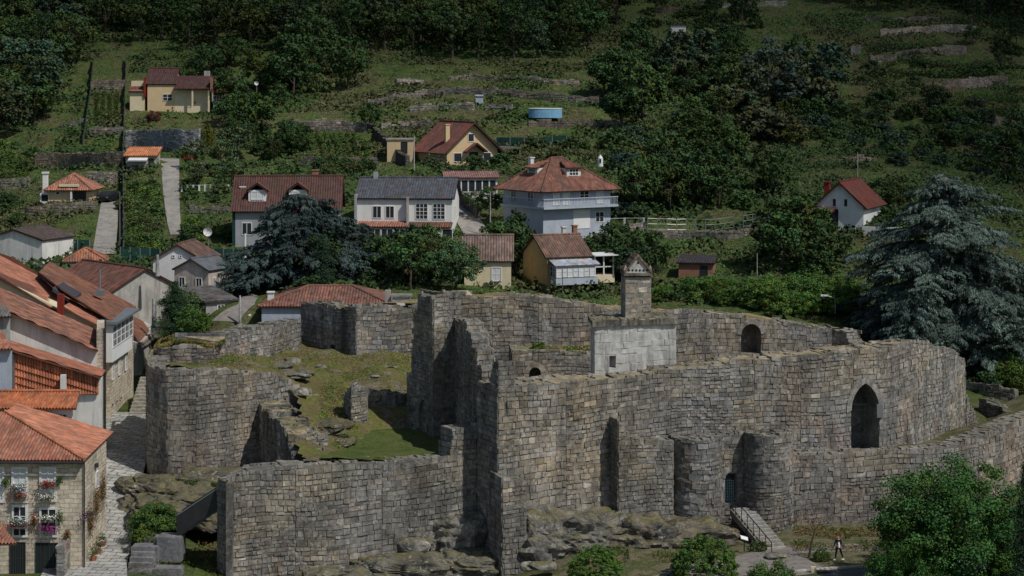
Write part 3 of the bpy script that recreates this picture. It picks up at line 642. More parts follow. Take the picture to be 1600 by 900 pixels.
boulder('bedrock', 'long low mossy ledge of bedrock under the front wall', [(540,905,131.8,3.6,1.6,.8),(620,893,133.2,4.2,1.8,1.1),(730,890,134.4,3.4,2.2,1.3)], 4, col=(.2, .19, .16))
boulder('bedrock', 'rocky knoll with dry grass between the street and the bridge', [(275,775,143,4,4,1.3),(320,790,140,3.2,3.5,1.2),(340,758,145,3.2,3,1.2),(255,800,138.5,2.2,3,1)], 5, col=(.18, .16, .12))
boulder('bedrock', 'rock outcrop breaking through the courtyard turf in front of the bastion top', [(462,584,156,1.6,1.6,.3),(430,572,160,1.6,1.4,.3)], 6)
boulder('bedrock', 'mossy rock bank sloping down to the green corner of the courtyard', [(516,668,146.0,1.6,2.0,.55),(540,690,144,.8,1.2,.35)], 7, col=(.16, .14, .08))
for i, (px, py, Y, r) in enumerate([(560,568,164,.4),(610,575,162,.5),(585,590,157,.35),(500,575,163,.5),(455,565,163,.6),(530,600,156,.45),(440,600,152.5,.5),(470,612,151,.6)]):
    boulder('stone', 'loose pale stone lying in the courtyard turf', [(px, py, Y, r*1.5, r, r*.6)], 20+i, cat='stone', sub=2, group='loose stones in the courtyard', col=(.36, .34, .3))
for i, (px, py, Y, rx, rz, lab) in enumerate([(840,885,130,1.2,.3,'long flat stone on the ground left of the leftmost round bush'),(1215,870,131.5,.9,.25,'flat kerb stone near the foot of the steps'),(648,852,134.9,1.4,.5,'whitish smooth boulder set in the foot of the front wall')]):
    boulder('stone', lab, [(px, py, Y, rx, .7, rz)], 40+i, cat='stone', sub=3, col=(.42, .4, .36))
# ------------------------------------------------------------------ roofs, windows, houses
def roof_plane(mb, pts, col=(.45, .16, .08), period=.26, amp=.045, du=None, row=.42, var=.28, thick=.14, seed=0, hue=.25, dark=0):
    """corrugated tile field on a convex polygon; pts[0]->pts[1] is the eave"""
    pts = [Vector(p) for p in pts]; rs = np.random.RandomState(seed+int(abs(pts[0].x*13+pts[0].y*7)) % 9999)
    n = Vector((0, 0, 0))
    for i in range(len(pts)): n += (pts[i]-pts[0]).cross(pts[(i+1) % len(pts)]-pts[0])
    n.normalize(); n = -n if n.z < 0 else n
    u = (pts[1]-pts[0]).normalized(); v = n.cross(u); ce = sum(pts, Vector())/len(pts)
    if v.dot(ce-pts[0]) < 0: v = -v
    q = [((p-pts[0]).dot(u), (p-pts[0]).dot(v)) for p in pts]
    u0, u1 = min(a for a, b in q), max(a for a, b in q); du = du or period/6
    nc = max(2, int((u1-u0)/du)); vm = max(b for a, b in q)
    def ext(x):
        vs = []
        for i in range(len(q)):
            (a, b), (c, d) = q[i], q[(i+1) % len(q)]
            if (a-x)*(c-x) <= 0 and abs(a-c) > 1e-9: vs.append(b+(d-b)*(x-a)/(c-a))
        return (min(vs), max(vs)) if vs else (0, 0)
    nr = max(2, int(vm/row)); k = len(mb.v); H = {}
    rowc = [rs.uniform(.85, 1.12) for _ in range(nr+2)]
    for i in range(nc+1):
        x = u0+(u1-u0)*min(max(i/nc, 1e-4), 1-1e-4); lo, hi = ext(x); off = amp*math.cos(2*math.pi*x/period); ci = int(round(x/period))
        for j in range(nr+1):
            y = lo+(hi-lo)*j/nr; cell = (ci, int(y/row))
            if cell not in H:
                b = rs.uniform(1-var, 1+var); h = rs.uniform(-hue, hue)
                if rs.rand() < dark: b *= .5
                H[cell] = (b, h)
            b, h = H[cell]; fr = (y/row) % 1
            mb.v.append(tuple(pts[0]+u*x+v*y+n*(off+.02*(1-fr)))); shade = 1.0
            mb.c.append((col[0]*b, col[1]*b*(1+h*.6), col[2]*b*(1+h)))
    for i in range(nc):
        for j in range(nr):
            a = k+i*(nr+1)+j; mb.f.append((a, a+nr+1, a+nr+2, a+1))
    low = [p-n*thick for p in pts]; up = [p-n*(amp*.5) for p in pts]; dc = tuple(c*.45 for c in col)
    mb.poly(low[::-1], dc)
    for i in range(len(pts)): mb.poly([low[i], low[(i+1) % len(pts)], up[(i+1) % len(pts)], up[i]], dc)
def ridge(mb, a, b, col, r=.13, seg=.45):
    a = Vector(a); b = Vector(b); n_ = max(1, int((b-a).length/seg))
    for i in range(n_):
        p, q = a.lerp(b, i/n_), a.lerp(b, (i+1.08)/n_); bb = random.uniform(.8, 1.2); mb.tube(p, q, r*1.08, r*.92, 6, tuple(c*bb for c in col))
CLAY = (.34, .15, .10); OLD = (.30, .13, .08); BROWN = (.16, .075, .05); SLATE = (.075, .08, .095)
def window(parent, c, u, n, w_, h, bars=(1, 1), frame=None, pane=None, fr=.07, sill=False, name='window', shutter=0, proud=.06):
    """c bottom centre on the wall plane; frame is the part, pane its sub-part"""
    c = Vector(c); u = Vector(u).normalized(); n = Vector(n).normalized(); z = Vector((0, 0, 1)); mb = MB(); fc = (.7, .7, .68)
    def bar(x0, x1, z0, z1, p=proud):
        a = [c+u*x0+n*p+z*z0, c+u*x1+n*p+z*z0, c+u*x1-n*.03+z*z0, c+u*x0-n*.03+z*z0]; mb.hexa(a+[q+z*(z1-z0) for q in a], fc)
    bar(-w_/2-fr, -w_/2, -fr, h+fr); bar(w_/2, w_/2+fr, -fr, h+fr); bar(-w_/2, w_/2, h, h+fr); bar(-w_/2, w_/2, -fr, 0)
    for i in range(bars[0]):
        x = -w_/2+w_*(i+1)/(bars[0]+1); bar(x-.03, x+.03, 0, h, proud-.015)
    for j in range(bars[1]):
        y = h*(j+1)/(bars[1]+1); bar(-w_/2, w_/2, y-.025, y+.025, proud-.02)
    if sill: bar(-w_/2-.15, w_/2+.15, -.16, -fr, .14)
    f = mb.build(name, frame or M['white'], parent)
    mb = MB(); a = [c-u*w_/2+n*.02, c+u*w_/2+n*.02, c+u*w_/2-n*.02, c-u*w_/2-n*.02]; mb.hexa([q for q in a]+[q+z*h for q in a])
    mb.build('pane', pane or M['glass'], f); return f
UX, UY = Vector((1, 0, 0)), Vector((0, 1, 0))
FACE = {'F': (UX, -UY), 'B': (-UX, UY), 'L': (-UY, -UX), 'R': (UY, UX)}
def house(name, label, cat, px, py, Y, w_, d, h, rot=0, roof='gx', rise=1.8, over=.4, wall='plaster', rcol=CLAY, rmat='tile', wins=(), foot=3, chim=(), ridge_off=.5, group=None, amp=.04, period=.28, hipl=None, dark=0, gfront=True):
    o = empty(name, P(px, py, Y), label, cat, group, R(rot)); x0, x1 = -w_/2, w_/2
    mb = MB(); mb.box(x0, x1, 0, d, -foot, h)
    yr = d*ridge_off
    if roof == 'gx':
        for x in (x0, x1): mb.poly([(x, 0, h), (x, d, h), (x, yr, h+rise)])
    if roof == 'gy':
        for y in (0, d): mb.poly([(x0, y, h), (x1, y, h), (0, y, h+rise)])
    mb.build('wall', M[wall], o)
    rb = MB(); e = over; ro = [x0-e, x1+e]; K = dict(col=rcol, amp=amp, period=period, dark=dark)
    if roof == 'gx':
        s1 = rise/yr; s2 = rise/(d-yr); t = .12
        roof_plane(rb, [(ro[0], -e, h-e*s1+t), (ro[1], -e, h-e*s1+t), (ro[1], yr, h+rise+t), (ro[0], yr, h+rise+t)], **K)
        roof_plane(rb, [(ro[1], d+e, h-e*s2+t), (ro[0], d+e, h-e*s2+t), (ro[0], yr, h+rise+t), (ro[1], yr, h+rise+t)], **K)
        ridge(rb, (ro[0], yr, h+rise+t+.03), (ro[1], yr, h+rise+t+.03), rcol)
    elif roof == 'gy':
        s = rise/(w_/2); t = .12
        for sg in (-1, 1):
            ex = sg*(w_/2+e); a, b = (-e, d+e) if sg > 0 else (d+e, -e)
            roof_plane(rb, [(ex, a, h-e*s+t), (ex, b, h-e*s+t), (0, b, h+rise+t), (0, a, h+rise+t)], **K)
        ridge(rb, (0, -e, h+rise+t+.03), (0, d+e, h+rise+t+.03), rcol)
    elif roof == 'hip':
        m = min(w_, d)/2; s = rise/m; t = .1; E = h-e*s+t; A = (x0-e, -e, E); B = (x1+e, -e, E); Cc = (x1+e, d+e, E); D = (x0-e, d+e, E)
        if w_ >= d: r1 = (x0+m, d/2, h+rise+t); r2 = (x1-m, d/2, h+rise+t)
        else: r1 = r2 = None
        if r1:
            if (x1-m)-(x0+m) < .3: r1 = r2 = (0, d/2, h+rise+t)
            roof_plane(rb, [A, B, r2, r1] if r1 != r2 else [A, B, r1], **K); roof_plane(rb, [Cc, D, r1, r2] if r1 != r2 else [Cc, D, r1], **K)
            roof_plane(rb, [B, Cc, r2], **K); roof_plane(rb, [D, A, r1], **K)
            ra, rbb = r1, r2
        else:
            ra = (0, m, h+rise+t); rbb = (0, d-m, h+rise+t)
            roof_plane(rb, [A, B, ra], **K); roof_plane(rb, [Cc, D, rbb], **K); roof_plane(rb, [B, Cc, rbb, ra], **K); roof_plane(rb, [D, A, ra, rbb], **K)
        for p, q in ((A, ra), (B, rbb if w_ >= d else ra), (Cc, rbb), (D, ra if w_ >= d else rbb)): ridge(rb, Vector(p)+Vector((0, 0, .04)), Vector(q)+Vector((0, 0, .04)), rcol, .11)
        if ra != rbb: ridge(rb, ra, rbb, rcol)
    elif roof == 'mono':     # falls towards the front
        s = rise/d; t = .1
        roof_plane(rb, [(ro[0], -e, h-e*s+t), (ro[1], -e, h-e*s+t), (ro[1], d+e, h+rise+t+e*s), (ro[0], d+e, h+rise+t+e*s)], **K)
    elif roof == 'flat': rb.box(x0-e, x1+e, -e, d+e, h, h+.18, rcol)
    rr = rb.build('roof', M[rmat], o)
    if roof == 'mono':
        mb = MB(); mb.hexa([(x0, 0, h-.02), (x1, 0, h-.02), (x1, d, h-.02), (x0, d, h-.02), (x0, 0, h), (x1, 0, h), (x1, d, h+rise), (x0, d, h+rise)]); mb.build('upper_wall', M[wall], o)
    for (x, y, z, s, hh, mt) in chim:
        mb = MB(); mb.box(x-s/2, x+s/2, y-s/2, y+s/2, z, z+hh, (.6, .6, .6)); mb.box(x-s/2-.08, x+s/2+.08, y-s/2-.08, y+s/2+.08, z+hh, z+hh+.12, (.4, .4, .4)); mb.build('chimney', M[mt], rr)
    for wn in wins:
        f, a, z, ww, hh = wn[:5]; bars = wn[5] if len(wn) > 5 else (1, 0); pane = M[wn[6]] if len(wn) > 6 else None; nm = wn[7] if len(wn) > 7 else 'window'
        u, n = FACE[f]; base = {'F': (a, 0, z), 'B': (a, d, z), 'L': (x0, a, z), 'R': (x1, a, z)}[f]
        window(o, base, u, n, ww, hh, bars, None if nm == 'window' else M['door'], pane, name=nm, fr=.08 if nm == 'window' else .05)
    return o
def addbox(o, name, mat, *b, col=(.7, .7, .7)):
    mb = MB(); mb.box(*b, col); return mb.build(name, M[mat] if isinstance(mat, str) else mat, o)
def addroof(o, name, planes, mat='tile', **k):
    mb = MB()
    for p in planes: roof_plane(mb, p, **k)
    return mb.build(name, M[mat], o)
# ---- middle distance houses
h = house('twin_house', 'pair of white terraced houses under one dark slate roof with glazed ground floor porches', 'house', 632, 393, 222, 11.0, 8.5, 6.2, -4, 'gx', 2.0, .35, 'plaster_clean', SLATE, 'slate',
    [('F', -3.2, 3.9, .9, 1.3, (1, 0)), ('F', -1.7, 3.9, .9, 1.3, (1, 0)), ('F', 2.0, 3.8, 1.3, 1.7, (2, 3)), ('F', 4.0, 3.8, 1.3, 1.7, (2, 3)), ('R', 3, 3.8, .9, 1.2)], period=.3, amp=.02)
addbox(h, 'dividing_wall', 'oldgrey', .32, .55, -.75, 8.6, -1, 6.3)
addbox(h, 'side_wall', 'grey', -5.75, -5.5, -.7, 9, -3, 6.6)
addroof(h, 'porch_roof', [[(-5.4, -1.8, 3.0), (.3, -1.8, 3.0), (.3, 0, 3.5), (-5.4, 0, 3.5)]], col=CLAY, period=.28)
addroof(h, 'porch_roof', [[(.6, -1.8, 2.95), (5.6, -1.8, 2.95), (5.6, 0, 3.45), (.6, 0, 3.45)]], mat='oldtile', col=BROWN, period=.28)
p_ = addbox(h, 'porch', 'plaster_clean', -5.4, 5.6, -1.6, 0, -3, .9)
for k in range(4): window(p_, (-4.7+k*1.45, -1.6, 1.0), UX, -UY, 1.25, 1.7, (1, 0))
for k in range(4): window(p_, (1.3+k*1.28, -1.6, 1.0), UX, -UY, 1.1, 1.7, (0, 0), None, M['curtain'] if k in (0, 2) else M['glass'])
addbox(h, 'porch_post', 'plaster_clean', -5.45, -5.25, -1.65, -1.45, .8, 2.9); addbox(h, 'chimney', 'grey', -4.2, -3.7, 4, 4.5, 7.5, 9.0)
h = house('hip_roof_house', 'big blue grey house with a red hipped roof, two dormers and a balcony all round', 'house', 902, 352, 222, 9.6, 8.2, 4.6, 34, 'hip', 3.0, .9, 'bluegrey', (.22, .10, .072), 'oldtile',
    [('F', -3.0, 2.5, .8, 1.8, (0, 0), 'curtain'), ('F', -1.6, 2.5, .8, 1.8, (0, 0), 'curtain'), ('F', 1.0, 3.0, 1.2, .95, (1, 1)), ('F', 3.2, 2.5, .9, 1.7, (1, 0), 'curtain'), ('F', 3.2, .3, 1.1, 1.1, (1, 1)), ('L', 2.5, 2.8, 1.1, 1.2), ('L', 6.0, 2.5, 1.0, 1.8)], chim=((-2, 6.5, 6.4, .5, 1.2, 'plaster'),))
addbox(h, 'ground_floor_panel', 'white', -.6, 1.8, -.06, 0, -.4, 1.8); addbox(h, 'balcony', 'bluegrey', -5.4, 5.2, -1.0, 0, 2.05, 2.3)
addbox(h, 'balcony', 'bluegrey', -5.4, -4.4, 0, 8, 2.05, 2.3)
rl = MB()
for k in range(53): rl.box(-5.35+k*.2, -5.3+k*.2, -.95, -.9, 2.3, 3.2, (.5, .55, .6))
rl.box(-5.4, 5.2, -.98, -.88, 3.15, 3.25, (.5, .55, .6)); rl.box(-5.4, -5.3, -.88, 8, 3.15, 3.25, (.5, .55, .6))
for k in range(38): rl.box(-5.38, -5.33, -.8+k*.22, -.75+k*.22, 2.3, 3.2, (.5, .55, .6))
rl.build('railing', M['bluegrey'], h)
for (fx, fy, dr) in ((.6, .6, 'F'), (-4.2, 4.6, 'L')):
    u, n = FACE[dr]; c = Vector((.4, 1.3, 5.55)) if dr == 'F' else Vector((-3.1, 4.6, 5.55))
    mb = MB(); mb.obox(c-n*.9, u, n, 2.0, 1.9, 1.0); dm = mb.build('dormer', M['plaster'], h)
    mb = MB(); E = c+Vector((0, 0, 1.05))+n*.35; 
    roof_plane(mb, [E-u*1.3, E+u*1.3, E+u*.6-n*2.2+Vector((0, 0, .75)), E-u*.6-n*2.2+Vector((0, 0, .75))], col=(.24, .10, .07))
    mb.build('dormer_roof', M['oldtile'], dm); window(dm, c+n*.05+Vector((0, 0, .2)), u, n, 1.2, .65, (2, 1))
h = house('yellow_chalet', 'pale yellow gabled house with a steep red roof, tall chimney and a porch hood', 'house', 738, 262, 262, 7.6, 10, 2.6, 26, 'gy', 3.5, .8, 'yellow', (.17, .065, .052), 'oldtile',
    [('F', -2.2, .9, 1.1, 1.1, (0, 0)), ('F', 2.2, .9, 1.1, 1.1, (0, 0)), ('F', -.2, 3.6, .8, 1.0, (0, 0)), ('F', .2, .1, 1.2, 2.0, (0, 0), 'glass', 'door')], chim=((-2.8, 2.2, 2.4, .6, 3.4, 'yellow'),))
addroof(h, 'porch_roof', [[(-1.4, -1.2, 2.2), (-1.4, .1, 2.2), (.2, .1, 3.4), (.2, -1.2, 3.4)], [(1.8, -1.2, 2.2), (1.8, .1, 2.2), (.2, .1, 3.4), (.2, -1.2, 3.4)]], col=(.17, .065, .052))
addbox(h, 'side_porch_roof', 'wood', 4.3, 7.5, 0, 6, 2.5, 2.7); addbox(h, 'side_porch_post', 'wood', 7.2, 7.4, .1, .3, -1, 2.5)
h = house('garden_annexe', 'small flat roofed yellow outbuilding left of the chalet', 'outbuilding', 625, 240, 268, 3.6, 4, 1.9, 0, 'flat', 0, .15, 'yellow', (.5, .4, .3), 'concrete', [('F', .6, .1, .8, 1.5, (0, 0), 'glass', 'door')])
h = house('conservatory', 'long low white framed glazed building with a pinkish roof beside the lane', 'building', 737, 312, 238, 6.4, 4.5, 2.7, 4, 'mono', .5, .3, 'plaster', (.3, .16, .14), 'oldtile', [('F', -2.6+k*.87, 1.0, .72, 1.4, (0, 0)) for k in range(7)])
h = house('dormer_house', 'long red brown roofed house with white dormers half hidden by the left cedar', 'house', 448, 380, 218, 11.6, 9, 3.9, 3, 'gx', 3.4, .5, 'grey', (.10, .045, .038), 'oldtile',
    [('F', -4.5, 1.0, 1.0, 1.3), ('F', -1.5, 1.0, 1.0, 1.3), ('F', 2, 1.0, 1.0, 1.3)], chim=((3, 5, 6.4, .7, 1.6, 'brick'), (-5.2, 3, 5.4, .6, .8, 'plaster')))
for x in (-3.4, 1.2):
    dm = addbox(h, 'dormer', 'plaster_clean', x-1.0, x+1.0, .9, 3.6, 4.7, 6.0)
    addroof(dm, 'dormer_roof', [[(x-1.25, .6, 5.9), (x-1.25, 4, 5.9), (x, 4, 6.8), (x, .6, 6.8)], [(x+1.25, .6, 5.9), (x+1.25, 4, 5.9), (x, 4, 6.8), (x, .6, 6.8)]], col=(.13, .05, .04))
    window(dm, (x, .9, 4.95), UX, -UY, 1.3, .85, (1, 0), None, M['curtain'])
addbox(h, 'side_wall', 'mesh', -6.15, -5.82, 0, 9, -2, 3.6)
h = house('grey_brown_roof_house', 'small cream house with a mottled grey brown roof right of the leafy trees', 'house', 762, 452, 197, 4.8, 6, 3.0, 0, 'gx', 2.2, .3, 'cream', (.2, .14, .12), 'oldtile', [('F', .9, .9, .9, 1.3, (1, 1), 'curtain')])
h = house('gallery_house', 'ochre house with a brown tiled roof and a bluish white glazed gallery on its front', 'house', 889, 460, 198, 4.9, 6.5, 3.9, 22, 'gx', 1.9, .25, 'ochre', (.2, .12, .09), 'oldtile', [('F', 0, 0, .9, .9, (0, 0))], chim=((2.4, 4, 5.4, .45, 1.3, 'brick'), (1.6, 5, 5.4, .4, 1.1, 'plaster')))
g = addbox(h, 'gallery', 'bluegrey', -2.1, 2.6, -1.5, 0, 1.15, 1.9)
for k in range(7): window(g, (-1.75+k*.62, -1.5, 2.0), UX, -UY, .52, 1.0, (0, 1), M['bluegrey'] if k % 2 else None, M['curtain'])
for k in range(2): window(g, (-2.1, -1.1+k*.65, 2.0), -UY, -UX, .5, 1.0, (0, 1), M['bluegrey'], M['glass'])
addroof(h, 'gallery_roof', [[(-2.3, -1.7, 3.15), (2.8, -1.7, 3.15), (2.8, .1, 3.7), (-2.3, .1, 3.7)]], mat='slate', col=(.42, .45, .5), amp=.015, period=.5)
p = addbox(h, 'side_balcony', 'cream', 2.7, 5.0, -.4, 2.2, 1.1, 1.9); addbox(p, 'balcony_roof', 'white', 2.6, 5.5, -.8, 2.6, 3.9, 4.0)
for x, y in ((2.8, -.3), (4.9, -.3), (4.9, 2.1), (3.8, -.3)): addbox(p, 'post', 'white', x-.06, x+.06, y-.06, y+.06, 1.9, 3.9)
addbox(p, 'rail', 'white', 2.75, 5.0, -.36, -.28, 2.7, 2.8)
h = house('stone_shed', 'small reddish stone shed with a black slate roof alone in the green field', 'shed', 1087, 433, 207, 3.7, 3, 1.5, -12, 'mono', .5, .25, 'brick', (.04, .035, .04), 'slate', [('F', .9, .1, .7, 1.1, (0, 0), 'glass', 'door')], amp=.02)
h = house('white_gable_house', 'white gabled house with a red roof, arched opening and red chimney behind the blue cedar', 'house', 1312, 357, 215, 5.4, 9, 2.6, -24, 'gy', 2.5, .5, 'plaster_clean', (.13, .03, .022), 'oldtile',
    [('F', -.6, 2.5, .35, .8, (0, 0)), ('F', .7, 2.5, .35, .8, (0, 0)), ('F', -.8, .1, 1.2, 2.0, (1, 0), 'glass', 'arched_door')], chim=((-3.0, 6, 2.6, .6, 2.2, 'redpaint'),))
addroof(h, 'porch_roof', [[(-4.6, -1.5, 1.9), (-.4, -1.5, 1.9), (-.4, 0, 2.4), (-4.6, 0, 2.4)]], mat='oldtile', col=(.13, .03, .022)); addbox(h, 'porch_post', 'grey', -4.4, -4.15, -1.3, -1.1, -2, 1.9)
addbox(h, 'terrace_wall', 'plaster_clean', 2.9, 7.5, -1.5, -1.2, -2, .4)
h = house('garden_villa', 'cream villa with stepped dark brown roofs high on the left slope', 'house', 252, 166, 308, 4.4, 7, 3.6, 2, 'gx', 2.4, .25, 'yellow', (.075, .035, .032), 'oldtile',
    [('F', 1.0, .9, 1.4, 1.0, (1, 1))])
addbox(h, 'gable_end', 'redpaint', -2.75, -2.45, -.3, 7.3, 1.5, 4.6); 
addroof(h, 'side_roof', [[(2.2, -1.4, 2.8), (8.0, -1.4, 2.8), (8.0, 3.5, 4.9), (2.2, 3.5, 4.9)]], mat='oldtile', col=(.075, .035, .032))
addbox(h, 'side_wall', 'cream', 2.2, 7.6, 0, 5, -2, 2.9); addbox(h, 'porch_post', 'cream', 5.0, 5.25, -1.2, -.95, -1, 2.8); addbox(h, 'porch_post', 'cream', 7.6, 7.85, -1.2, -.95, -1, 2.8); addbox(h, 'gable_end', 'brick', 8.0, 8.3, -1.5, 3.6, 2.3, 4.6)
addbox(h, 'chimney', 'oldgrey', 6.4, 7.3, 3.4, 4.2, 3.8, 5.7)
l_ = addbox(h, 'left_wing', 'cream', -5.0, -2.7, 0, 4, -2, 2.6); addroof(h, 'left_wing_roof', [[(-5.2, -.4, 2.4), (-2.7, -.4, 2.4), (-2.7, 2, 3.2), (-5.2, 2, 3.2)]], mat='oldtile', col=(.2, .07, .05)); addbox(h, 'left_wing_parapet', 'cream', -5.1, -3.2, 2, 2.3, 2.4, 4.1)
g = addbox(h, 'gallery', 'white', 8.3, 10.2, -.2, 3, -2, 2.4)
for k in range(4): window(g, (8.6+k*.45, -.2, .6), UX, -UY, .36, 1.6, (0, 2))
addroof(h, 'gallery_roof', [[(8.2, -.5, 2.3), (10.6, -.5, 2.3), (10.0, 3, 3.4), (8.2, 3, 3.4)]], col=(.4, .11, .06))
h = house('garden_hut', 'small hut with an orange roof and white awning at the head of the driveway', 'hut', 220, 268, 257, 3.9, 3.5, 2.1, 0, 'mono', .9, .3, 'oldgrey', (.52, .2, .09), 'tile', [('F', 1.4, 0, .6, 1.7, (0, 0), 'glass', 'door')])
addroof(h, 'awning', [[(-1.5, -1.4, 1.55), (1.0, -1.4, 1.55), (1.0, 0, 1.9), (-1.5, 0, 1.9)]], mat='white', col=(.6, .6, .6), amp=.01)
h = house('orange_roof_cottage', 'cream cottage with a bright orange hipped roof at the end of the left lane', 'cottage', 108, 320, 238, 4.9, 5.6, 2.1, 0, 'hip', 1.5, .6, 'yellow', CLAY, 'tile',
    [('F', 1.3, .1, 1.5, 1.8, (1, 0), 'glass', 'door'), ('F', -1.4, 1.3, .4, .3, (0, 0))])
addbox(h, 'porch_post', 'white', .25, .45, -.5, -.3, -1, 2.0); addbox(h, 'gable_vent', 'cream', -1.2, 1.2, -.3, .2, 2.25, 2.55)
b_ = empty('barbecue_chimney', P(70, 318, 238), 'white outdoor barbecue with a tall chimney left of the orange cottage', 'barbecue')
addbox(b_, 'hearth', 'plaster', -.6, .6, 0, .9, -1, 1.3); addbox(b_, 'flue', 'plaster_clean', -.3, .3, .1, .6, 1.3, 3.7); addbox(b_, 'cap', 'plaster_clean', -.4, .4, 0, .7, 3.7, 3.9); addbox(b_, 'opening', 'black', -.4, .4, -.02, 0, .3, 1.1)
h = house('white_gable_barn', 'white gabled house with brown roof and two tiny vents behind the grey roofed one', 'house', 277, 432, 198, 5.2, 6, 1.7, -8, 'gy', 1.5, .25, 'plaster_clean', (.15, .09, .07), 'oldtile', [('F', -.4, 2.0, .16, .16, (0, 0)), ('F', .35, 2.0, .16, .16, (0, 0))], dark=.2)
h = house('grey_roof_house', 'old pinkish house with a plain grey sheet roof and two small windows', 'house', 299, 458, 191, 4.0, 4.5, 2.3, -24, 'gy', 1.0, .2, 'pinkish', (.11, .12, .135), 'slate', [('F', -1.1, .6, .6, .9), ('F', .9, .6, .6, .9), ('R', 1, .6, .35, .9), ('R', 2.2, .6, .35, .9)], amp=.008, period=1.0)
h = house('gallery_shed', 'low ramshackle shed with cracked grey sheet roofs beside the path behind the bastion', 'shed', 345, 500, 181, 3.0, 6, 1.8, 32, 'mono', .7, .3, 'oldgrey', (.13, .125, .12), 'slate', [('R', 1, .3, .7, 1.1), ('R', 2.6, .3, .7, 1.1), ('F', 0, .3, .6, 1.1)], amp=.02, period=.6, dark=.3)
h = house('red_hip_roof_house', 'low house whose weathered red hipped roof shows over the rear castle wall', 'house', 510, 520, 178, 12.0, 8, 2.5, 0, 'hip', 1.35, .35, 'bluegrey', (.24, .11, .08), 'oldtile', chim=((-5.4, 2, 2.2, .55, 1.3, 'plaster'),), dark=.1)
h = house('wash_house', 'tiny white box with a stone roof and chimney seen over the rear wall', 'hut', 627, 490, 176, 1.6, 1.5, 1.5, 0, 'flat', 0, .15, 'plaster_clean', (.25, .24, .22), 'slab')
addbox(h, 'chimney', 'oldgrey', -1.5, -1.0, .2, .8, -1, 2.1)
h = house('flat_roof_building', 'white building with a bluish flat roof among the red roofs at upper left', 'building', 65, 443, 203, 6.0, 4, 1.7, 3, 'flat', 0, .2, 'plaster', (.25, .3, .35), 'metal')
h = house('long_white_shed', 'long white shed with a lean dark roof at the left edge below the cottage', 'shed', 22, 398, 206, 7.0, 6, 1.6, -20, 'gy', 1.0, .2, 'plaster', (.09, .07, .065), 'oldtile')
h = house('grey_gable_house', 'large old house with a bare grey gable wall and long brown tile roof', 'house', 226, 500, 190, 8.8, 12, 2.7, 42, 'gy', 2.3, .25, 'oldgrey', (.14, .06, .045), 'oldtile', [], period=.3, dark=.15)
h = house('small_hip_roof_house', 'little hipped orange brown roof peeping behind the grey gabled house', 'house', 133, 425, 205, 4.2, 4, 1.2, 10, 'hip', 1.1, .3, 'oldgrey', (.36, .15, .09), 'oldtile')
_g = G(1060, 53)
h = house('white_hill_shed', 'tiny white shed with a stone roof high on the right hillside', 'shed', 1060, 53, _g.y-.5, 2.9, 2.2, 1.6, 0, 'flat', 0, .2, 'white', (.1, .09, .09), 'stone_dark', [('F', .5, .3, .7, .6, (0, 0))])
h = house('tool_shed', 'grey sheet metal tool shed high on the left side of the slope', 'shed', 749, 160, 305, 1.2, 1, .9, 0, 'mono', .2, .1, 'bluegrey', (.3, .33, .36), 'slate')
# ---- above-ground pool
po = empty('above_ground_pool', P(852, 181, 298), 'light blue oval above-ground pool on the terraced field', 'pool')
mb = MB(); n_ = 28
for i in range(n_):
    a0, a1 = 2*math.pi*i/n_, 2*math.pi*(i+1)/n_; p0 = (2.6*math.cos(a0), 1.6*math.sin(a0)); p1 = (2.6*math.cos(a1), 1.6*math.sin(a1)); mb.poly([(*p0, -.3), (*p1, -.3), (*p1, 1.12), (*p0, 1.12)])
mb.build('wall', M['bluepool'], po); mb = MB()
mb.poly([(2.5*math.cos(2*math.pi*i/n_), 1.5*math.sin(2*math.pi*i/n_), .95) for i in range(n_)]); mb.build('water', M['glass'], po)
mb = MB()
for i in range(n_):
    a0, a1 = 2*math.pi*i/n_, 2*math.pi*(i+1)/n_; mb.tube((2.6*math.cos(a0), 1.6*math.sin(a0), 1.14), (2.6*math.cos(a1), 1.6*math.sin(a1), 1.14), .06, .06, 6)
mb.build('rim', M['white'], po)
# ------------------------------------------------------------------ street houses on the left: solids with sloping tops
def prism(name, foot, zb, mat, parent=None, tops=None):
    """foot: (px, Y, py_top) corners, counter-clockwise seen from above"""
    mb = MB(); pt = [P(a, c, b) for a, b, c in foot]; n_ = len(pt); bt = [Vector((p.x, p.y, zb)) for p in pt]
    for i in range(n_): j = (i+1) % n_; mb.poly([bt[i], bt[j], pt[j], pt[i]])
    mb.poly(pt)
    return mb.build(name, M[mat], parent)
def at_(a, t): return rel(t, a)
def H(name, label, cat, px, py, Y): return empty(name, P(px, py, Y), label, cat)
def rpart(root, name, planes, mat, edges=(), **k):
    mb = MB()
    for pl in planes: roof_plane(mb, [P(*q) for q in pl], **k)
    for a, b in edges: ridge(mb, P(*a)+Vector((0, 0, .06)), P(*b)+Vector((0, 0, .06)), k.get('col', CLAY))
    return rel(mb.build(name, M[mat], root), root)
def wpart(root, c, u, n, w_, h, **k):
    loc = Vector(root.location); return window(root, Vector(c)-loc, u, n, w_, h, **k)
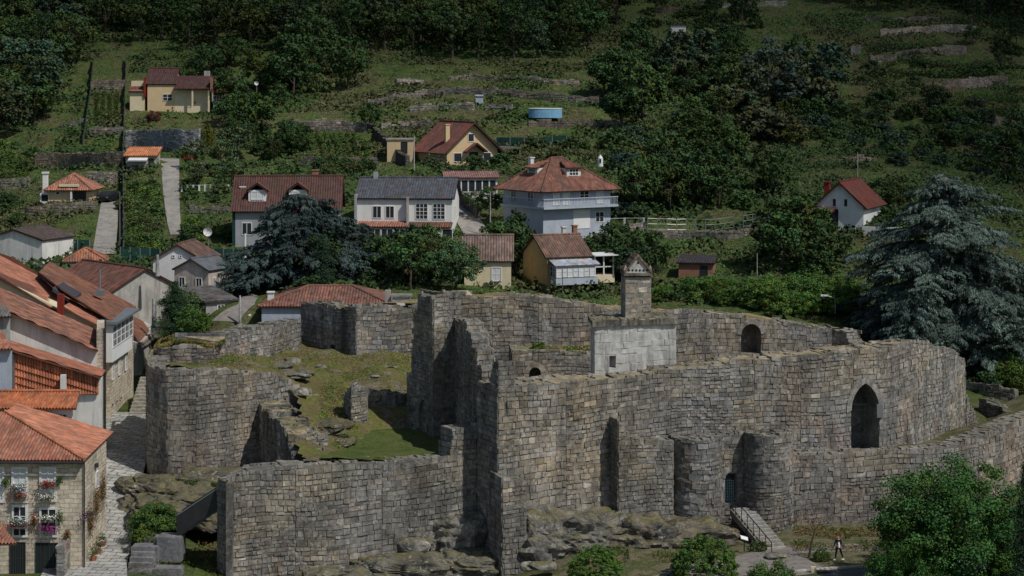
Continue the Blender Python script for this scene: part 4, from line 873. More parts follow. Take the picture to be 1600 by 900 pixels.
# H1 flower house
ZG = ZP(890, 129.3)-1.2
h1 = H('flower_house', 'cream stone house with orange tiled roof and flower filled windows at the lower left', 'house', 60, 890, 130)
zt1 = ZP(722, 129.6)
mb = MB(); xl, xr, yf, yb = X(-90, 129.6), X(129, 129.6), 129.6, 137.2
mb.box(xl, xr, yf, yb, ZG, zt1); rel(mb.build('wall', M['facade'], h1), h1)
e0 = P(-95, 719, 129.1); e1 = P(132, 719, 129.1); zE = e1.z; e2 = Vector((X(166, 137.0), 137.4, zE)); sl = .29
r0 = Vector((X(0, 136.3)+.4, 136.2, zE+2.05)); rl_ = Vector((-45, 136.2, zE+2.05)); bk = Vector((e2.x-4.2, 139.5, zE+4.2*sl))
mb = MB(); roof_plane(mb, [e0, e1, r0, rl_], col=CLAY, period=.23, amp=.05, row=.4, seed=1)
e2b = Vector((e2.x, 139.6, zE)); roof_plane(mb, [e1, e2b, Vector((r0.x, 139.6, r0.z)), r0], col=(.46, .19, .115), period=.23, amp=.035, row=.4, seed=2)
ridge(mb, e1+Vector((0, 0, .05)), r0+Vector((0, 0, .05)), (.5, .2, .1), .12); rel(mb.build('roof', M['tile'], h1), h1)
mb = MB(); mb.tube((xr+.12, yf-.06, ZG), (xr+.12, yf-.06, zt1), .06); mb.tube(e0+Vector((0, -.05, -.15)), e1+Vector((0, -.05, -.15)), .07); rel(mb.build('downpipe', M['steel'], h1), h1)
W = Vector
def fw(px, pyt, pyb, wpx, pane='curtain', bars=(1, 3)):
    Y = 129.6; s = Y/F; return wpart(h1, W((X(px, Y), Y-.02, ZP(pyb, Y))), UX, -UY, wpx*s, (pyb-pyt)*s, bars=bars, frame=M['white'], pane=M[pane], fr=.14, proud=.07)
fw(31, 732, 782, 19); fw(75, 732, 781, 20); fw(31, 792, 836, 18, 'glass', (1, 2)); fw(76, 796, 836, 22, 'glass', (1, 2)); fw(-2, 732, 782, 12)
fl = []
for px, pyt, w__ in ((97 - 20, 849, 40), (28 - 0, 848, 22)):
    Y = 129.6; s = Y/F; wpart(h1, W((X(px, Y), Y-.02, ZP(898, Y))), UX, -UY, w__*s, (898-pyt)*s, bars=(5, 1), frame=M['steel'], pane=M['door'], fr=.05, name='door')
mb = MB(); mb.tube(P(140, 730, 133.5)+W((0.35, 0, 0)), P(140, 724, 133.5)+W((0.35, 0, 0)), .28, .28, 10); 
rel(mb.build('wall_lamp', M['steel'], h1), h1)
# side wall windows
wpart(h1, W((xr+.02, 134.0, ZP(760, 134))), UY, UX, .7, 1.0, bars=(1, 1), fr=.06)
# antenna
# small garden wall beside it
o = castle('low_wall', 'low grey stone wall ending at the corner of the flower house', 'wall', [(100,127.8,852,905),(116,131,832,895)], thick=.5, seed=50, rag=.05, ch=.3); 
# next house bottom-left corner roof
hb = H('corner_house', 'edge of a house with an orange roof at the very bottom left corner', 'house', 0, 900, 126)
rpart(hb, 'roof', [[(-60, 851, 125), (26, 849, 125), (2, 822, 128.5), (-60, 800, 128.5)]], 'tile', col=CLAY, period=.23, amp=.05)
prism_ = prism('wall', [(-80, 125.4, 855), (5, 125.4, 855), (5, 128, 855), (-80, 128, 855)], ZG, 'plaster'); rel(prism_, hb); prism_.parent = hb
# H2
h2 = H('white_attic_house', 'small white house with a ribbed orange roof behind the flower house', 'house', 60, 675, 140)
rel(prism('wall', [(-80, 140, 640), (114, 140, 640), (114, 144, 615), (-80, 144, 615)], CZ-30, 'plaster_clean', h2), h2)
rpart(h2, 'roof', [[(-90, 638, 139.5), (119, 638, 139.5), (124, 612, 143), (-90, 612, 143)]], 'tile', edges=[((-90, 612, 143), (124, 612, 143))], col=(.40, .14, .065), period=.23, amp=.055)
wpart(h2, P(98, 667, 139.97), UX, -UY, .5, .9, bars=(1, 2), fr=.08)
# H3 tile hung wall
h3 = H('tile_hung_house', 'tall house whose wall facing us is hung with rows of curved orange tiles', 'house', 90, 660, 148)
rel(prism('wall', [(19, 148, 553), (159, 148, 592), (161, 153.3, 584), (17, 153.3, 543)], CZ-31, 'plaster', h3), h3)
mb = MB(); Y = 147.9
for r_ in range(7):   # overlapping rows of half round tiles, leaning out at their foot
    nT = 30
    for k in range(nT):
        px = 23+(131*k/nT); tp = 547+(px-20)*.30; row = tp+3+r_*11.5; rb_ = row+13
        if row > 612: continue
        rb_ = min(rb_, 616+px*.0)
        a = P(px+2, row, Y-.02); b = P(px+2, rb_, Y-.14); bb = random.uniform(.7, 1.25); mb.tube(b, a, .125, .1, 8, (.5*bb, .17*bb, .085*bb))
rel(mb.build('tile_cladding', M['tile'], h3), h3)
rpart(h3, 'roof', [[(158, 589, 147.4), (165, 579, 153.5), (12, 530, 153.5), (16, 546, 147.4)]], 'oldtile', col=(.33, .13, .08), period=.25, amp=.045)
mb = MB(); mb.obox(P(99, 616, 147.3), UX, UY, .38, .4, 1.5, (.7, .66, .5)); rel(mb.build('chimney', M['plaster'], h3), h3)
h3b = H('grey_render_house', 'strip of blue grey rendered wall at the left edge beside the tile hung house', 'house', 5, 600, 146)
rel(prism('wall', [(-90, 146, 548), (19, 146, 545), (19, 151, 540), (-90, 151, 540)], CZ-31, 'bluegrey', h3b), h3b)
rpart(h3b, 'roof', [[(-90, 548, 145.5), (20, 545, 145.5), (4, 520, 150), (-90, 515, 150)]], 'tile', col=CLAY, period=.25)
# H4
h4 = H('plaster_gable_house', 'long white stained plaster wall under a steep sweep of old mottled tiles', 'house', 90, 540, 154)
rel(prism('wall', [(-80, 153.5, 460), (16, 153.5, 490), (152, 153.5, 548), (158, 163, 520), (-80, 163, 436)], CZ-31, 'plaster', h4), h4)
rpart(h4, 'roof', [[(153, 548, 153), (160, 520, 163.2), (-60, 421, 163.2), (-60, 456, 153)]], 'oldtile', col=(.31, .14, .095), period=.24, amp=.05, var=.45, dark=.22)
rel(prism('street_wall', [(151, 153.6, 516), (164.5, 153.6, 512), (164.9, 163, 500), (152, 163, 500)], CZ-31, 'facade', h4), h4)
mb = MB(); pz = P(164.5, 500, 153.5); mb.tube((pz.x, pz.y, CZ-30), pz, .07); rel(mb.build('downpipe', M['steel'], h4), h4)
h4b = H('slate_corner_house', 'dark grey weathered house corner at the left edge below the mottled roof', 'house', 5, 520, 151)
rel(prism('wall', [(-80, 151, 500), (16, 151, 494), (16, 153, 494), (-80, 153, 494)], CZ-31, 'oldgrey', h4b), h4b)
rpart(h4b, 'roof', [[(-80, 500, 150.5), (18, 494, 150.5), (10, 480, 153), (-80, 480, 153)]], 'slate', col=(.12, .12, .11))
# H5
h5 = H('cream_wall_house', 'house with a strip of cream wall, smooth orange roof and red chimney', 'house', 100, 500, 164)
rel(prism('wall', [(-80, 164, 402), (0, 164, 434), (97, 164, 485), (97, 164.02, 474), (148, 164.02, 506), (160, 172, 488), (-60, 172, 385)], CZ-30, 'cream', h5), h5)
rpart(h5, 'roof', [[(90, 486, 163.7), (125, 466, 172.2), (20, 402, 172.2), (-60, 375, 172.2), (-60, 397, 163.7), (0, 431, 163.7)]], 'tile', col=(.36, .15, .095), period=.24, amp=.03)
rpart(h5, 'lower_roof', [[(151, 508, 163.6), (174, 489, 170.5), (126, 464, 170.5), (98, 478, 163.6)]], 'tile', col=(.38, .155, .10), period=.24, amp=.03)
mb = MB(); mb.obox(P(95, 492, 163.2), UX, UY, .5, .6, 1.75); rel(mb.build('chimney', M['redpaint'], h5), h5)
for pl in ([(88, 456, 167), (117, 474, 167), (127, 466, 169.5), (98, 450, 169.5)], [(82, 459, 166), (108, 476, 166), (113, 472, 167), (87, 455, 167)]):
    mb = MB(); q = [P(*a)+W((0, 0, .5)) for a in pl]; mb.hexa([v-W((0, 0, .3)) for v in q]+q, (.05, .05, .06)); rel(mb.build('skylight', M['slate'], h5), h5)
# H6 gallery house
h6 = H('stone_gallery_house', 'stone house on the street with a white glazed gallery overhanging the paving', 'house', 185, 640, 170)
xw = X(172, 166)+.3
rel(prism('wall', [(60, 166, 470), (172, 166, 503), (208.5, 176.5, 480), (70, 178, 425)], CZ-31, 'facade', h6), h6)
rpart(h6, 'roof', [[(178, 503, 165.4), (213, 479, 177.5), (72, 419, 178.4), (60, 424, 170), (95, 450, 166)]], 'oldtile', col=(.22, .095, .06), period=.25, amp=.04, dark=.1)
ga = P(166, 566, 164.8); gw = 1.5
gx0, gx1, gy0, gy1 = xw-.75, xw+.1, 165.0, 173.6; zt, zb_ = ZP(506, 165.2), ZP(566, 165.2)
mb = MB(); mb.box(gx0, gx1, gy0, gy1, zb_, zb_+1.25, (.8, .8, .8)); mb.box(gx0, gx1, gy0, gy1, zt-.25, zt, (.8, .8, .8)); mb.box(gx0+.01, gx1-.01, gy0-.012, gy0+.15, zb_+.01, zt-.01); mb.box(gx0-.012, gx0+.3, gy0+.01, gy1-.01, zb_+.02, zt-.02)
g6 = rel(mb.build('gallery', M['plaster_clean'], h6), h6)
nb = 5
for k in range(nb):
    Yk = gy0+.95+(gy1-gy0-1.0)*k/(nb-1)*.92; window(g6, W((gx1+.0, Yk, zb_+1.3)), UY, UX, 1.45, zt-zb_-1.6, (1, 2), fr=.08)
mb = MB(); mb.hexa([(gx0-.2, gy0-.4, zt+.02), (gx1+.5, gy0-.4, zt+.02), (gx1+.5, gy1+1, zt+.02), (gx0-.2, gy1+1, zt+.02), (gx0-.2, gy0-.4, zt+.35), (gx1+.5, gy0-.4, zt+.2), (gx1+.5, gy1+1, zt+.2), (gx0-.2, gy1+1, zt+.35)], (.5, .5, .52)); rel(mb.build('eave', M['metal'], h6), h6)
for k, (Yk, dz) in enumerate(((167, 0), (169.8, 0), (172.6, 0))): wpart(h6, W((xw-.3+.04, Yk, ZP(592, 167))), UY, UX, .6, 1.2, bars=(1, 1), pane=M['glass'], fr=.09)
for Yk in (166.8, 168.6, 170.4): wpart(h6, W((xw-.3+.04, Yk, ZP(634, 167))), UY, UX, .5, .22, bars=(0, 0), frame=M['oldgrey'], fr=.03, proud=.03)
# stair at street top
st = empty('stone_stairs', (X(216, 168), 167.0, TZ(X(216, 168), 167)), 'flight of worn stone steps climbing between the gallery house and the bastion', 'stairs')
for k in range(12):
    mb = MB(); mb.box(-.75, .75, k*.5, k*.5+.7, -.5, .23*(k+1), (.3, .28, .24)); mb.build('step', M['slab'], st)
# H7
h7 = H('brown_roof_house', 'small house with a brown tiled roof and pale eave next to the bastion top', 'house', 225, 560, 184)
rel(prism('wall', [(195, 183, 535), (222, 183, 535), (244, 190, 512), (212, 190, 495)], CZ-30, 'oldgrey', h7), h7)
rpart(h7, 'roof', [[(221, 541, 182.4), (249, 517, 190.8), (213, 486, 192), (195, 500, 186)]], 'oldtile', col=(.2, .085, .055), period=.25, amp=.04)
mb = MB(); A = P(220, 545, 182.3); B = P(250, 521, 190.8); mb.tube(A, B, .16, .16, 6, (.6, .6, .62)); rel(mb.build('gutter', M['metal'], h7), h7)
mb = MB(); mb.obox(P(242, 520, 186), UX, UY, .7, .7, .7, (.5, .5, .5)); mb.tube(P(242, 512, 186), P(242, 474, 186), .16, .16, 8, (.5, .5, .5)); rel(mb.build('chimney', M['metal'], h7), h7)
mb = MB(); mb.obox(P(156, 462, 172), UX, UY, .7, .7, .5, (.6, .6, .6)); mb.tube(P(156, 458, 172), P(156, 421, 172), .09, .09, 8, (.6, .6, .6)); rel(mb.build('chimney', M['metal'], h6), h6)
# ------------------------------------------------------------------ roads and paths
ROADS = []
def ribbon(name, rows, mat, off=.09, kind='structure', world=False, zf=None, seg=14):
    """rows: (pxL, pyL, pxR, pyR, Y or None)"""
    L, Rr = [], []
    for r in rows:
        if len(r) == 5: Y = r[4]; L.append(Vector((X(r[0], Y), Y))); Rr.append(Vector((X(r[2], Y), Y)))
        else: a = G(r[0], r[1]); b = G(r[2], r[3]); L.append(a.xy); Rr.append(b.xy)
    A, B = [], []
    for i in range(len(rows)-1):
        for k in range(seg): A.append(L[i].lerp(L[i+1], k/seg)); B.append(Rr[i].lerp(Rr[i+1], k/seg))
    A.append(L[-1]); B.append(Rr[-1]); nc = 8
    gx = np.array([[a.x+(b.x-a.x)*j/nc for j in range(nc+1)] for a, b in zip(A, B)]); gy = np.array([[a.y+(b.y-a.y)*j/nc for j in range(nc+1)] for a, b in zip(A, B)])
    z = terr(gx, gy); z = z*.35+z.mean(1, keepdims=True)*.65+off
    for a, b in zip(A, B): ROADS.append(((a+b)/2, (a-b).length/2+.6))
    o = grid_mesh(name, gx, gy, z, M[mat]); return tag(o, kind=kind)
m, n, b = newmat('street_slabs'); pos = gpos(n)
bk = N(n, 'ShaderNodeTexBrick'); mp = N(n, 'ShaderNodeMapping'); mp.inputs['Rotation'].default_value = (0, 0, R(8)); n.links.new(pos, mp.inputs[0])
nz = noise(n, .9, 3, .6, 0, pos); ad = N(n, 'ShaderNodeVectorMath', operation='ADD'); n.links.new(mp.outputs[0], ad.inputs[0]); sc_ = N(n, 'ShaderNodeVectorMath', operation='SCALE'); n.links.new(nz, sc_.inputs[0]); sc_.inputs[3].default_value = .5; n.links.new(sc_.outputs[0], ad.inputs[1])
n.links.new(ad.outputs[0], bk.inputs['Vector']); bk.inputs['Scale'].default_value = 1; bk.inputs['Brick Width'].default_value = 1.05; bk.inputs['Row Height'].default_value = .62; bk.inputs['Mortar Size'].default_value = .035; bk.inputs['Mortar Smooth'].default_value = .3
bk.inputs['Color1'].default_value = (.28, .275, .26, 1); bk.inputs['Color2'].default_value = (.44, .43, .40, 1); bk.inputs['Mortar'].default_value = (.07, .075, .05, 1)
c = mixc(n, bk.outputs[0], ramp(n, noise(n, 2.4, 6, .7, .2, pos), [(.3, .6), (.7, 1.25)]), 1, 'MULTIPLY'); n.links.new(c, b.inputs['Base Color']); bump(n, b, bk.outputs[1], -.04, .7)
M['paving'] = m
ribbon('street', [(50,0,200,0,124),(70,0,198,0,130),(88,0,206,0,135),(105,0,214,0,140),(115,0,222,0,147),(125,0,232,0,154),(135,0,232,0,162),(150,0,236,0,168)], 'paving', .2)
ribbon('lane', [(143,398,180,398),(150,360,183,360),(156,330,186,330),(160,312,186,312)], 'concrete')
ribbon('driveway', [(266,368,284,368),(258,330,281,330),(254,290,280,290),(250,248,280,250)], 'concrete')
ribbon('lane', [(728,378,766,372),(712,345,752,345),(704,322,722,318),(700,308,708,306)], 'concrete')
ribbon('path', [(330,506,372,512),(372,478,398,480),(392,462,410,462)], 'gravel')
def sheet(name, pts, mat, off, nx=60, ny=14):
    """four-sided sheet draped on the ground: bottom left, bottom right, top right, top left as (px, Y)"""
    p = [Vector((X(a, b), b)) for a, b in pts]; g = np.zeros((ny+1, nx+1, 2))
    for j in range(ny+1):
        for i in range(nx+1):
            u, v = i/nx, j/ny; q = p[0].lerp(p[1], u).lerp(p[3].lerp(p[2], u), v); g[j, i] = (q.x, q.y)
    o = grid_mesh(name, g[..., 0], g[..., 1], terr(g[..., 0], g[..., 1])+off, M[mat]); return tag(o, kind='structure')
sheet('verge', [(150,122),(1750,122),(1750,150),(355,132)], 'earth', .03, 120, 40)
sheet('road', [(1180,118),(1800,122),(1760,131.5),(1300,127.8)], 'asphalt', .07)
sheet('footpath', [(1140,131.8),(1740,135.5),(1740,138),(1190,134.2)], 'gravel', .06)
sheet('footpath', [(930,124),(1300,127.5),(1230,133.6),(1090,131)], 'gravel', .065)
mb = MB(); pr = None
for k in range(41):
    px = 1240+560*k/40; Y = 128.3+ (px-1300)*.0082; p = Vector((X(px, Y), Y)); q = Vector((p.x, p.y, TZ(p.x, p.y)))
    if pr is not None: mb.obox((pr+q)/2-W((0, 0, .1)), (q-pr).normalized(), W((-(q-pr).y, (q-pr).x, 0)).normalized(), (q-pr).length*.98, .22, .26, (.5, .49, .45))
    pr = q
tag(mb.build('kerb', M['slab']), kind='structure')
sheet('lawn', [(296,126.5),(352,126.5),(352,131),(310,133)], 'lawn', .09, 20, 20)
# ------------------------------------------------------------------ hill terrace walls
def hwall(name, label, pix, h=1.3, mat='stone', tone=(.2, .18, .155), thick=.6, seed=1, rag=.3, ch=.3, group=None, kindcat='wall'):
    pts = []
    for i in range(len(pix)-1):
        for k in range(6):
            f = k/6; px = pix[i][0]*(1-f)+pix[i+1][0]*f; py = pix[i][1]*(1-f)+pix[i+1][1]*f; pts.append((px, py))
    pts.append(pix[-1]); g = [G(a, b) for a, b in pts]
    ys_ = [q.y for q in g]; ys_ = np.convolve(np.pad(ys_, 3, 'edge'), np.ones(7)/7, 'valid')
    out = []
    for (px, py), Y in zip(pts, ys_):
        x = X(px, Y); z = TZ(x, Y); out.append((x, Y, z+h, z-.5, 0))
    zz = np.array([o[2] for o in out]); zz = np.convolve(np.pad(zz, 3, 'edge'), np.ones(7)/7, 'valid'); out = [(a, b, float(z), c, 0) for (a, b, _, c, _), z in zip(out, zz)]
    return castle(name, label, kindcat, out, thick=thick, seed=seed, rag=rag, ch=ch, bw=(.35, .8), mat=mat, tone=tone, back=False, group=group, out=.05)
HW = [('pale retaining wall with weathered streaks below the garden villa', [(196,236),(252,238),(310,238)], 3.0, (.3, .31, .33), .05),
 ('terrace wall above the lane, right of the fence at upper left', [(55,262),(120,262),(192,263)], 2.0, (.24, .2, .16), .3),
 ('stone wall behind the orange roofed cottage', [(135,290),(182,290)], 1.6, (.28, .26, .22), .2),
 ('dry stone wall under the lawn of the orange roofed cottage', [(42,340),(100,336),(152,330)], 1.3, (.26, .23, .18), .3),
 ('crumbling terrace wall in the upper left plot between two fences', [(142,143),(195,140)], 1.8, (.26, .23, .2), .5),
 ('second crumbling terrace wall in the upper left plot', [(140,214),(192,212)], 1.4, (.24, .22, .19), .4),
 ('short dry stone wall left of the dark fence at the wood edge', [(95,200),(135,196)], .8, (.3, .28, .25), .4),
 ('mossy wall with pale coping under the vegetable rows', [(448,205),(520,205),(572,208)], 1.5, (.28, .25, .22), .3),
 ('low dark wall at the foot of the vegetable rows', [(468,262),(530,262),(590,260)], 1.2, (.14, .12, .12), .3),
 ('dry stone terrace wall just under the wood, longest of the upper ones', [(620,136),(662,132)], 1.2, (.34, .32, .3), .5),
 ('dry stone terrace wall of scattered pale stones right of the wood corner', [(702,126),(760,124),(830,130),(905,134)], .9, (.3, .27, .24), .6),
 ('curved grey terrace wall crossing the field above the tool shed', [(575,170),(620,158),(680,150),(740,148),(800,152),(860,158),(935,164)], 1.2, (.22, .2, .18), .4),
 ('pale dry stone terrace wall beside the tool shed', [(640,176),(690,170),(740,174)], 1.0, (.36, .34, .3), .4),
 ('dry stone wall left of the chalet roof', [(596,202),(640,200),(676,198)], .9, (.28, .25, .22), .5),
 ('low terrace wall under the blue pool', [(826,198),(870,200),(915,198),(975,202)], 1.0, (.17, .14, .12), .5),
 ('pale terrace wall left of the blue pool', [(758,172),(800,174)], .9, (.34, .31, .28), .5),
 ('long pale terrace wall near the top right corner', [(1375,60),(1440,54),(1525,52)], 1.6, (.34, .31, .27), .3),
 ('dark terrace wall below the top right one', [(1360,100),(1430,92),(1510,82)], 1.5, (.2, .17, .15), .4),
 ('long straight terrace wall with a pale coping at the right', [(1445,150),(1510,138),(1575,130)], 1.5, (.24, .2, .18), .2),
 ('terrace wall below the vine rows at the right', [(1480,205),(1530,202),(1598,192)], 1.2, (.2, .17, .15), .4),
 ('thin terrace wall among scrub at upper middle right', [(1330,90),(1345,84)], 1.6, (.3, .28, .26), .4),
 ('stony bank wall at the top behind the dark round tree', [(1095,14),(1150,12),(1230,10)], 1.2, (.3, .28, .24), .6),
 ('brownish terrace bank wall above the white hill shed', [(1020,22),(1080,18)], 1.2, (.15, .11, .09), .5),
 ('stone wall with scattered blocks at the top right under the dark wood', [(1350,34),(1420,36),(1480,30)], 1.0, (.22, .2, .18), .6),
 ('broken wall in the scrub behind the grey hipped roof house', [(970,275),(1030,272)], 1.6, (.16, .14, .14), .5),
 ('short broken wall in the scrub lower of the two behind the grey house', [(990,308),(1060,306)], 1.4, (.16, .14, .14), .5),
 ('wall of pinkish stones among bushes above the white gable house', [(1310,258),(1370,252)], .9, (.24, .19, .17), .6),
 ('low pale wall at the left edge beside the green orchard plot', [(0,296),(45,294)], 1.3, (.3, .28, .24), .3),
 ('stone wall beside the driveway near the dormer house', [(296,335),(358,332)], .8, (.24, .22, .19), .3),
 ('reddish low wall behind the green netting right of the white barn', [(320,422),(378,424)], 1.0, (.24, .19, .15), .3)]
for i, (lab, pix, h, tone, rag) in enumerate(HW): hwall('terrace_wall', lab, pix, h*1.05, tone=tuple(c*1.05 for c in tone), rag=rag, seed=100+i, mat='stone' if i else 'slab', kindcat='terrace wall')
hwall('garden_wall', 'long grey garden wall with concrete posts in front of the grey hipped roof house', [(782,366),(870,368),(950,370),(1008,362)], 1.1, tone=(.3, .29, .27), rag=.05, seed=140, mat='slab')
hwall('garden_wall', 'lower roadside wall running on right from the posts under the mesh fence', [(1010,372),(1080,374),(1150,376),(1205,360)], 1.0, tone=(.22, .2, .17), rag=.15, seed=141)
hwall('garden_wall', 'steep dark wall climbing beside the lane by the conservatory', [(752,344),(735,326),(712,312)], 1.6, tone=(.14, .13, .12), rag=.1, seed=142)
hwall('garden_wall', 'dark overgrown wall slanting down from the annexe', [(640,262),(610,240),(575,190)], 1.4, tone=(.1, .095, .09), rag=.3, seed=143, mat='stone_dark')
# ------------------------------------------------------------------ fences, poles
def posts(name, label, pix, n_, h, r=.05, mat='metal', rail=0, net=None, neth=None, cat='fence', group=None):
    g = []
    for i in range(n_):
        f = i/(n_-1)*(len(pix)-1); k = min(int(f), len(pix)-2); f -= k; px = pix[k][0]*(1-f)+pix[k+1][0]*f; py = pix[k][1]*(1-f)+pix[k+1][1]*f; g.append(G(px, py))
    o = empty(name, g[0], label, cat, group); o0 = Vector(g[0])
    for q in g:
        mb = MB(); q = q-o0; mb.box(q.x-r, q.x+r, q.y-r, q.y+r, q.z-.3, q.z+h, (.45, .44, .42)); mb.build('post', M[mat], o)
    if net:
        mb = MB()
        for a, b in zip(g[:-1], g[1:]):
            a = a-o0; b = b-o0; u = (b-a).normalized(); nn_ = W((u.y, -u.x, 0)).normalized()*.02; z = W((0, 0, neth or h)); lo = W((0, 0, .05)); mb.hexa([a+nn_+lo, b+nn_+lo, b-nn_+lo, a-nn_+lo, a+nn_+z, b+nn_+z, b-nn_+z, a-nn_+z], (.02, .06, .05))
        mb.build('netting', M[net], o)
    if rail:
        mb = MB()
        for a, b in zip(g[:-1], g[1:]):
            for k in range(rail): mb.tube(a-o0+W((0, 0, h*(k+1)/rail-.05)), b-o0+W((0, 0, h*(k+1)/rail-.05)), .035, .035, 5, (.4, .4, .4))
        mb.build('wire', M[mat], o)
    return o
posts('garden_fence', 'row of tall pale concrete posts with wires along the grey house wall', [(785,364),(870,366),(1006,361)], 10, 1.6, .12, 'slab', 2)
posts('mesh_fence', 'thin wire fence along the roadside right of the concrete posts', [(1012,366),(1110,368),(1205,356)], 14, 1.9, .045, 'metal', 3)
posts('netting_fence', 'dark green netting fence at the foot of the mown lawn at left', [(66,398),(140,398)], 5, 1.6, .05, 'metal', 0, 'mesh')
posts('netting_fence', 'dark green netting fence between the lane and the white barn', [(188,408),(250,410)], 5, 1.5, .05, 'metal', 0, 'mesh')
posts('netting_fence', 'dark green netting fence behind the white barn chimney', [(318,410),(380,412)], 5, 1.5, .05, 'metal', 0, 'mesh')
posts('netting_fence', 'blue green netting fence right behind the chalet', [(775,229),(830,230),(885,226)], 6, 1.3, .05, 'metal', 0, 'mesh')
posts('plot_fence', 'dark fence hedge running straight uphill left of the terraced plot', [(130,228),(140,160),(146,100)], 14, 1.5, .06, 'wood', 0, 'mesh')
posts('plot_fence', 'tall dark fence running straight uphill beside the garden villa', [(193,400),(192,250),(197,100)], 26, 1.7, .07, 'wood', 0, 'mesh', 1.5)
posts('balustrade', 'short white balustrade on the garden terrace above the driveway', [(284,300),(357,300)], 9, .9, .1, 'white', 1)
def pole(name, label, px, pyb, pyt, Y=None, r=.1, cross=0, mat='slab', cat='utility pole', z=None, lamp=0):
    g = G(px, pyb) if Y is None else P(px, pyb, Y); h = (pyb-pyt)*g.y/F
    o = empty(name, g, label, cat); mb = MB(); mb.tube((0, 0, -.4), (0, 0, h), r, r*.65, 8, (.42, .41, .39)); mb.build('shaft', M[mat], o)
    if cross: mb = MB(); mb.box(-.7, .7, -.05, .05, h-.4, h-.3, (.3, .3, .3)); mb.build('crossarm', M['wood'], o)
    if lamp:
        mb = MB(); mb.tube((0, 0, h), (lamp*.8, 0, h+.25), .05, .04, 6); mb.build('arm', M['metal'], o); mb = MB(); mb.box(min(lamp*.7, lamp*1.4), max(lamp*.7, lamp*1.4), -.15, .15, h+.2, h+.34); mb.build('lamp_head', M['white'], o)
    return o
pole('utility_pole', 'concrete pole standing left of the yellow chalet', 647, 268, 212); pole('utility_pole', 'tall thin pole beside the lane and the trimmed round tree', 766, 372, 300, r=.08)
pole('utility_pole', 'grey concrete pole in front of the white barn', 246, 425, 398, 188, .22); pole('utility_pole', 'pale pole right of the ramshackle shed', 375, 500, 462, 178, .13)
pole('utility_pole', 'thick grey pole rising behind the bastion edge', 240, 506, 466, 181, .2); pole('utility_pole', 'dark pole beside the head of the lane', 187, 408, 300, 214, .1, 0, 'wood')
pole('utility_pole', 'thin pole in the field right of the small stone shed', 1183, 438, 396, r=.06); pole('utility_pole', 'thin pole in front of the gallery house', 879, 455, 420, 193, .05, 0, 'wood')
pole('utility_pole', 'white post rising among the left cedar branches', 383, 425, 365, 205, .16, 0, 'white'); pole('utility_pole', 'thin tall pole in the middle of the right hillside', 1340, 290, 238, r=.06)
pole('street_lamp', 'street lamp with a curved white head in the bushes behind the rear wall', 1305, 484, 466, 186, .05, 0, 'metal', 'street lamp', lamp=-1)
pole('street_lamp', 'small lamp post by the path right of the ramshackle shed', 385, 512, 497, 176, .05, 0, 'metal', 'street lamp', lamp=.3)
def dish(label, px, py, r, Y=None, ph=1.6, grp=None):
    g = P(px, py, Y) if Y else G(px, py); o = empty('satellite_dish', g-W((0, 0, ph)), label, 'satellite dish'); mb = MB(); k = 16; rings = []
    for i in range(5):
        t = i/4; rings.append([(r*t*math.cos(2*math.pi*j/k), -.35*r*(1-t*t)*-1-.2, ph+r*t*math.sin(2*math.pi*j/k)) for j in range(k)])
    for i in range(4):
        for j in range(k): mb.poly([rings[i][j], rings[i][(j+1) % k], rings[i+1][(j+1) % k], rings[i+1][j]])
    mb.build('reflector', M['white'], o); mb = MB(); mb.tube((0, .1, -.5), (0, .1, ph), .06); mb.tube((0, -.2, ph), (0, -.2-r*.8, ph+r*.3), .03); mb.build('mast', M['metal'], o)
dish('big round white satellite dish standing in the greenery above the white barn', 325, 362, .48, 204); dish('white satellite dish tilted beside the driveway head', 317, 257, .42, 262); dish('small pale dish high among trees near the garden villa', 401, 130, .35, 312)
b_ = empty('white_shrine', P(938, 254, 250), 'little white domed shrine among bushes above the grey house', 'shrine'); mb = MB(); mb.tube((0, 0, -.5), (0, 0, .6), .38, .34, 12); mb.tube((0, 0, .6), (0, 0, 1.0), .34, .05, 12); mb.build('body', M['white'], b_); mb = MB(); mb.box(-.1, .1, -.42, -.3, 0, .5); mb.build('opening', M['black'], b_)
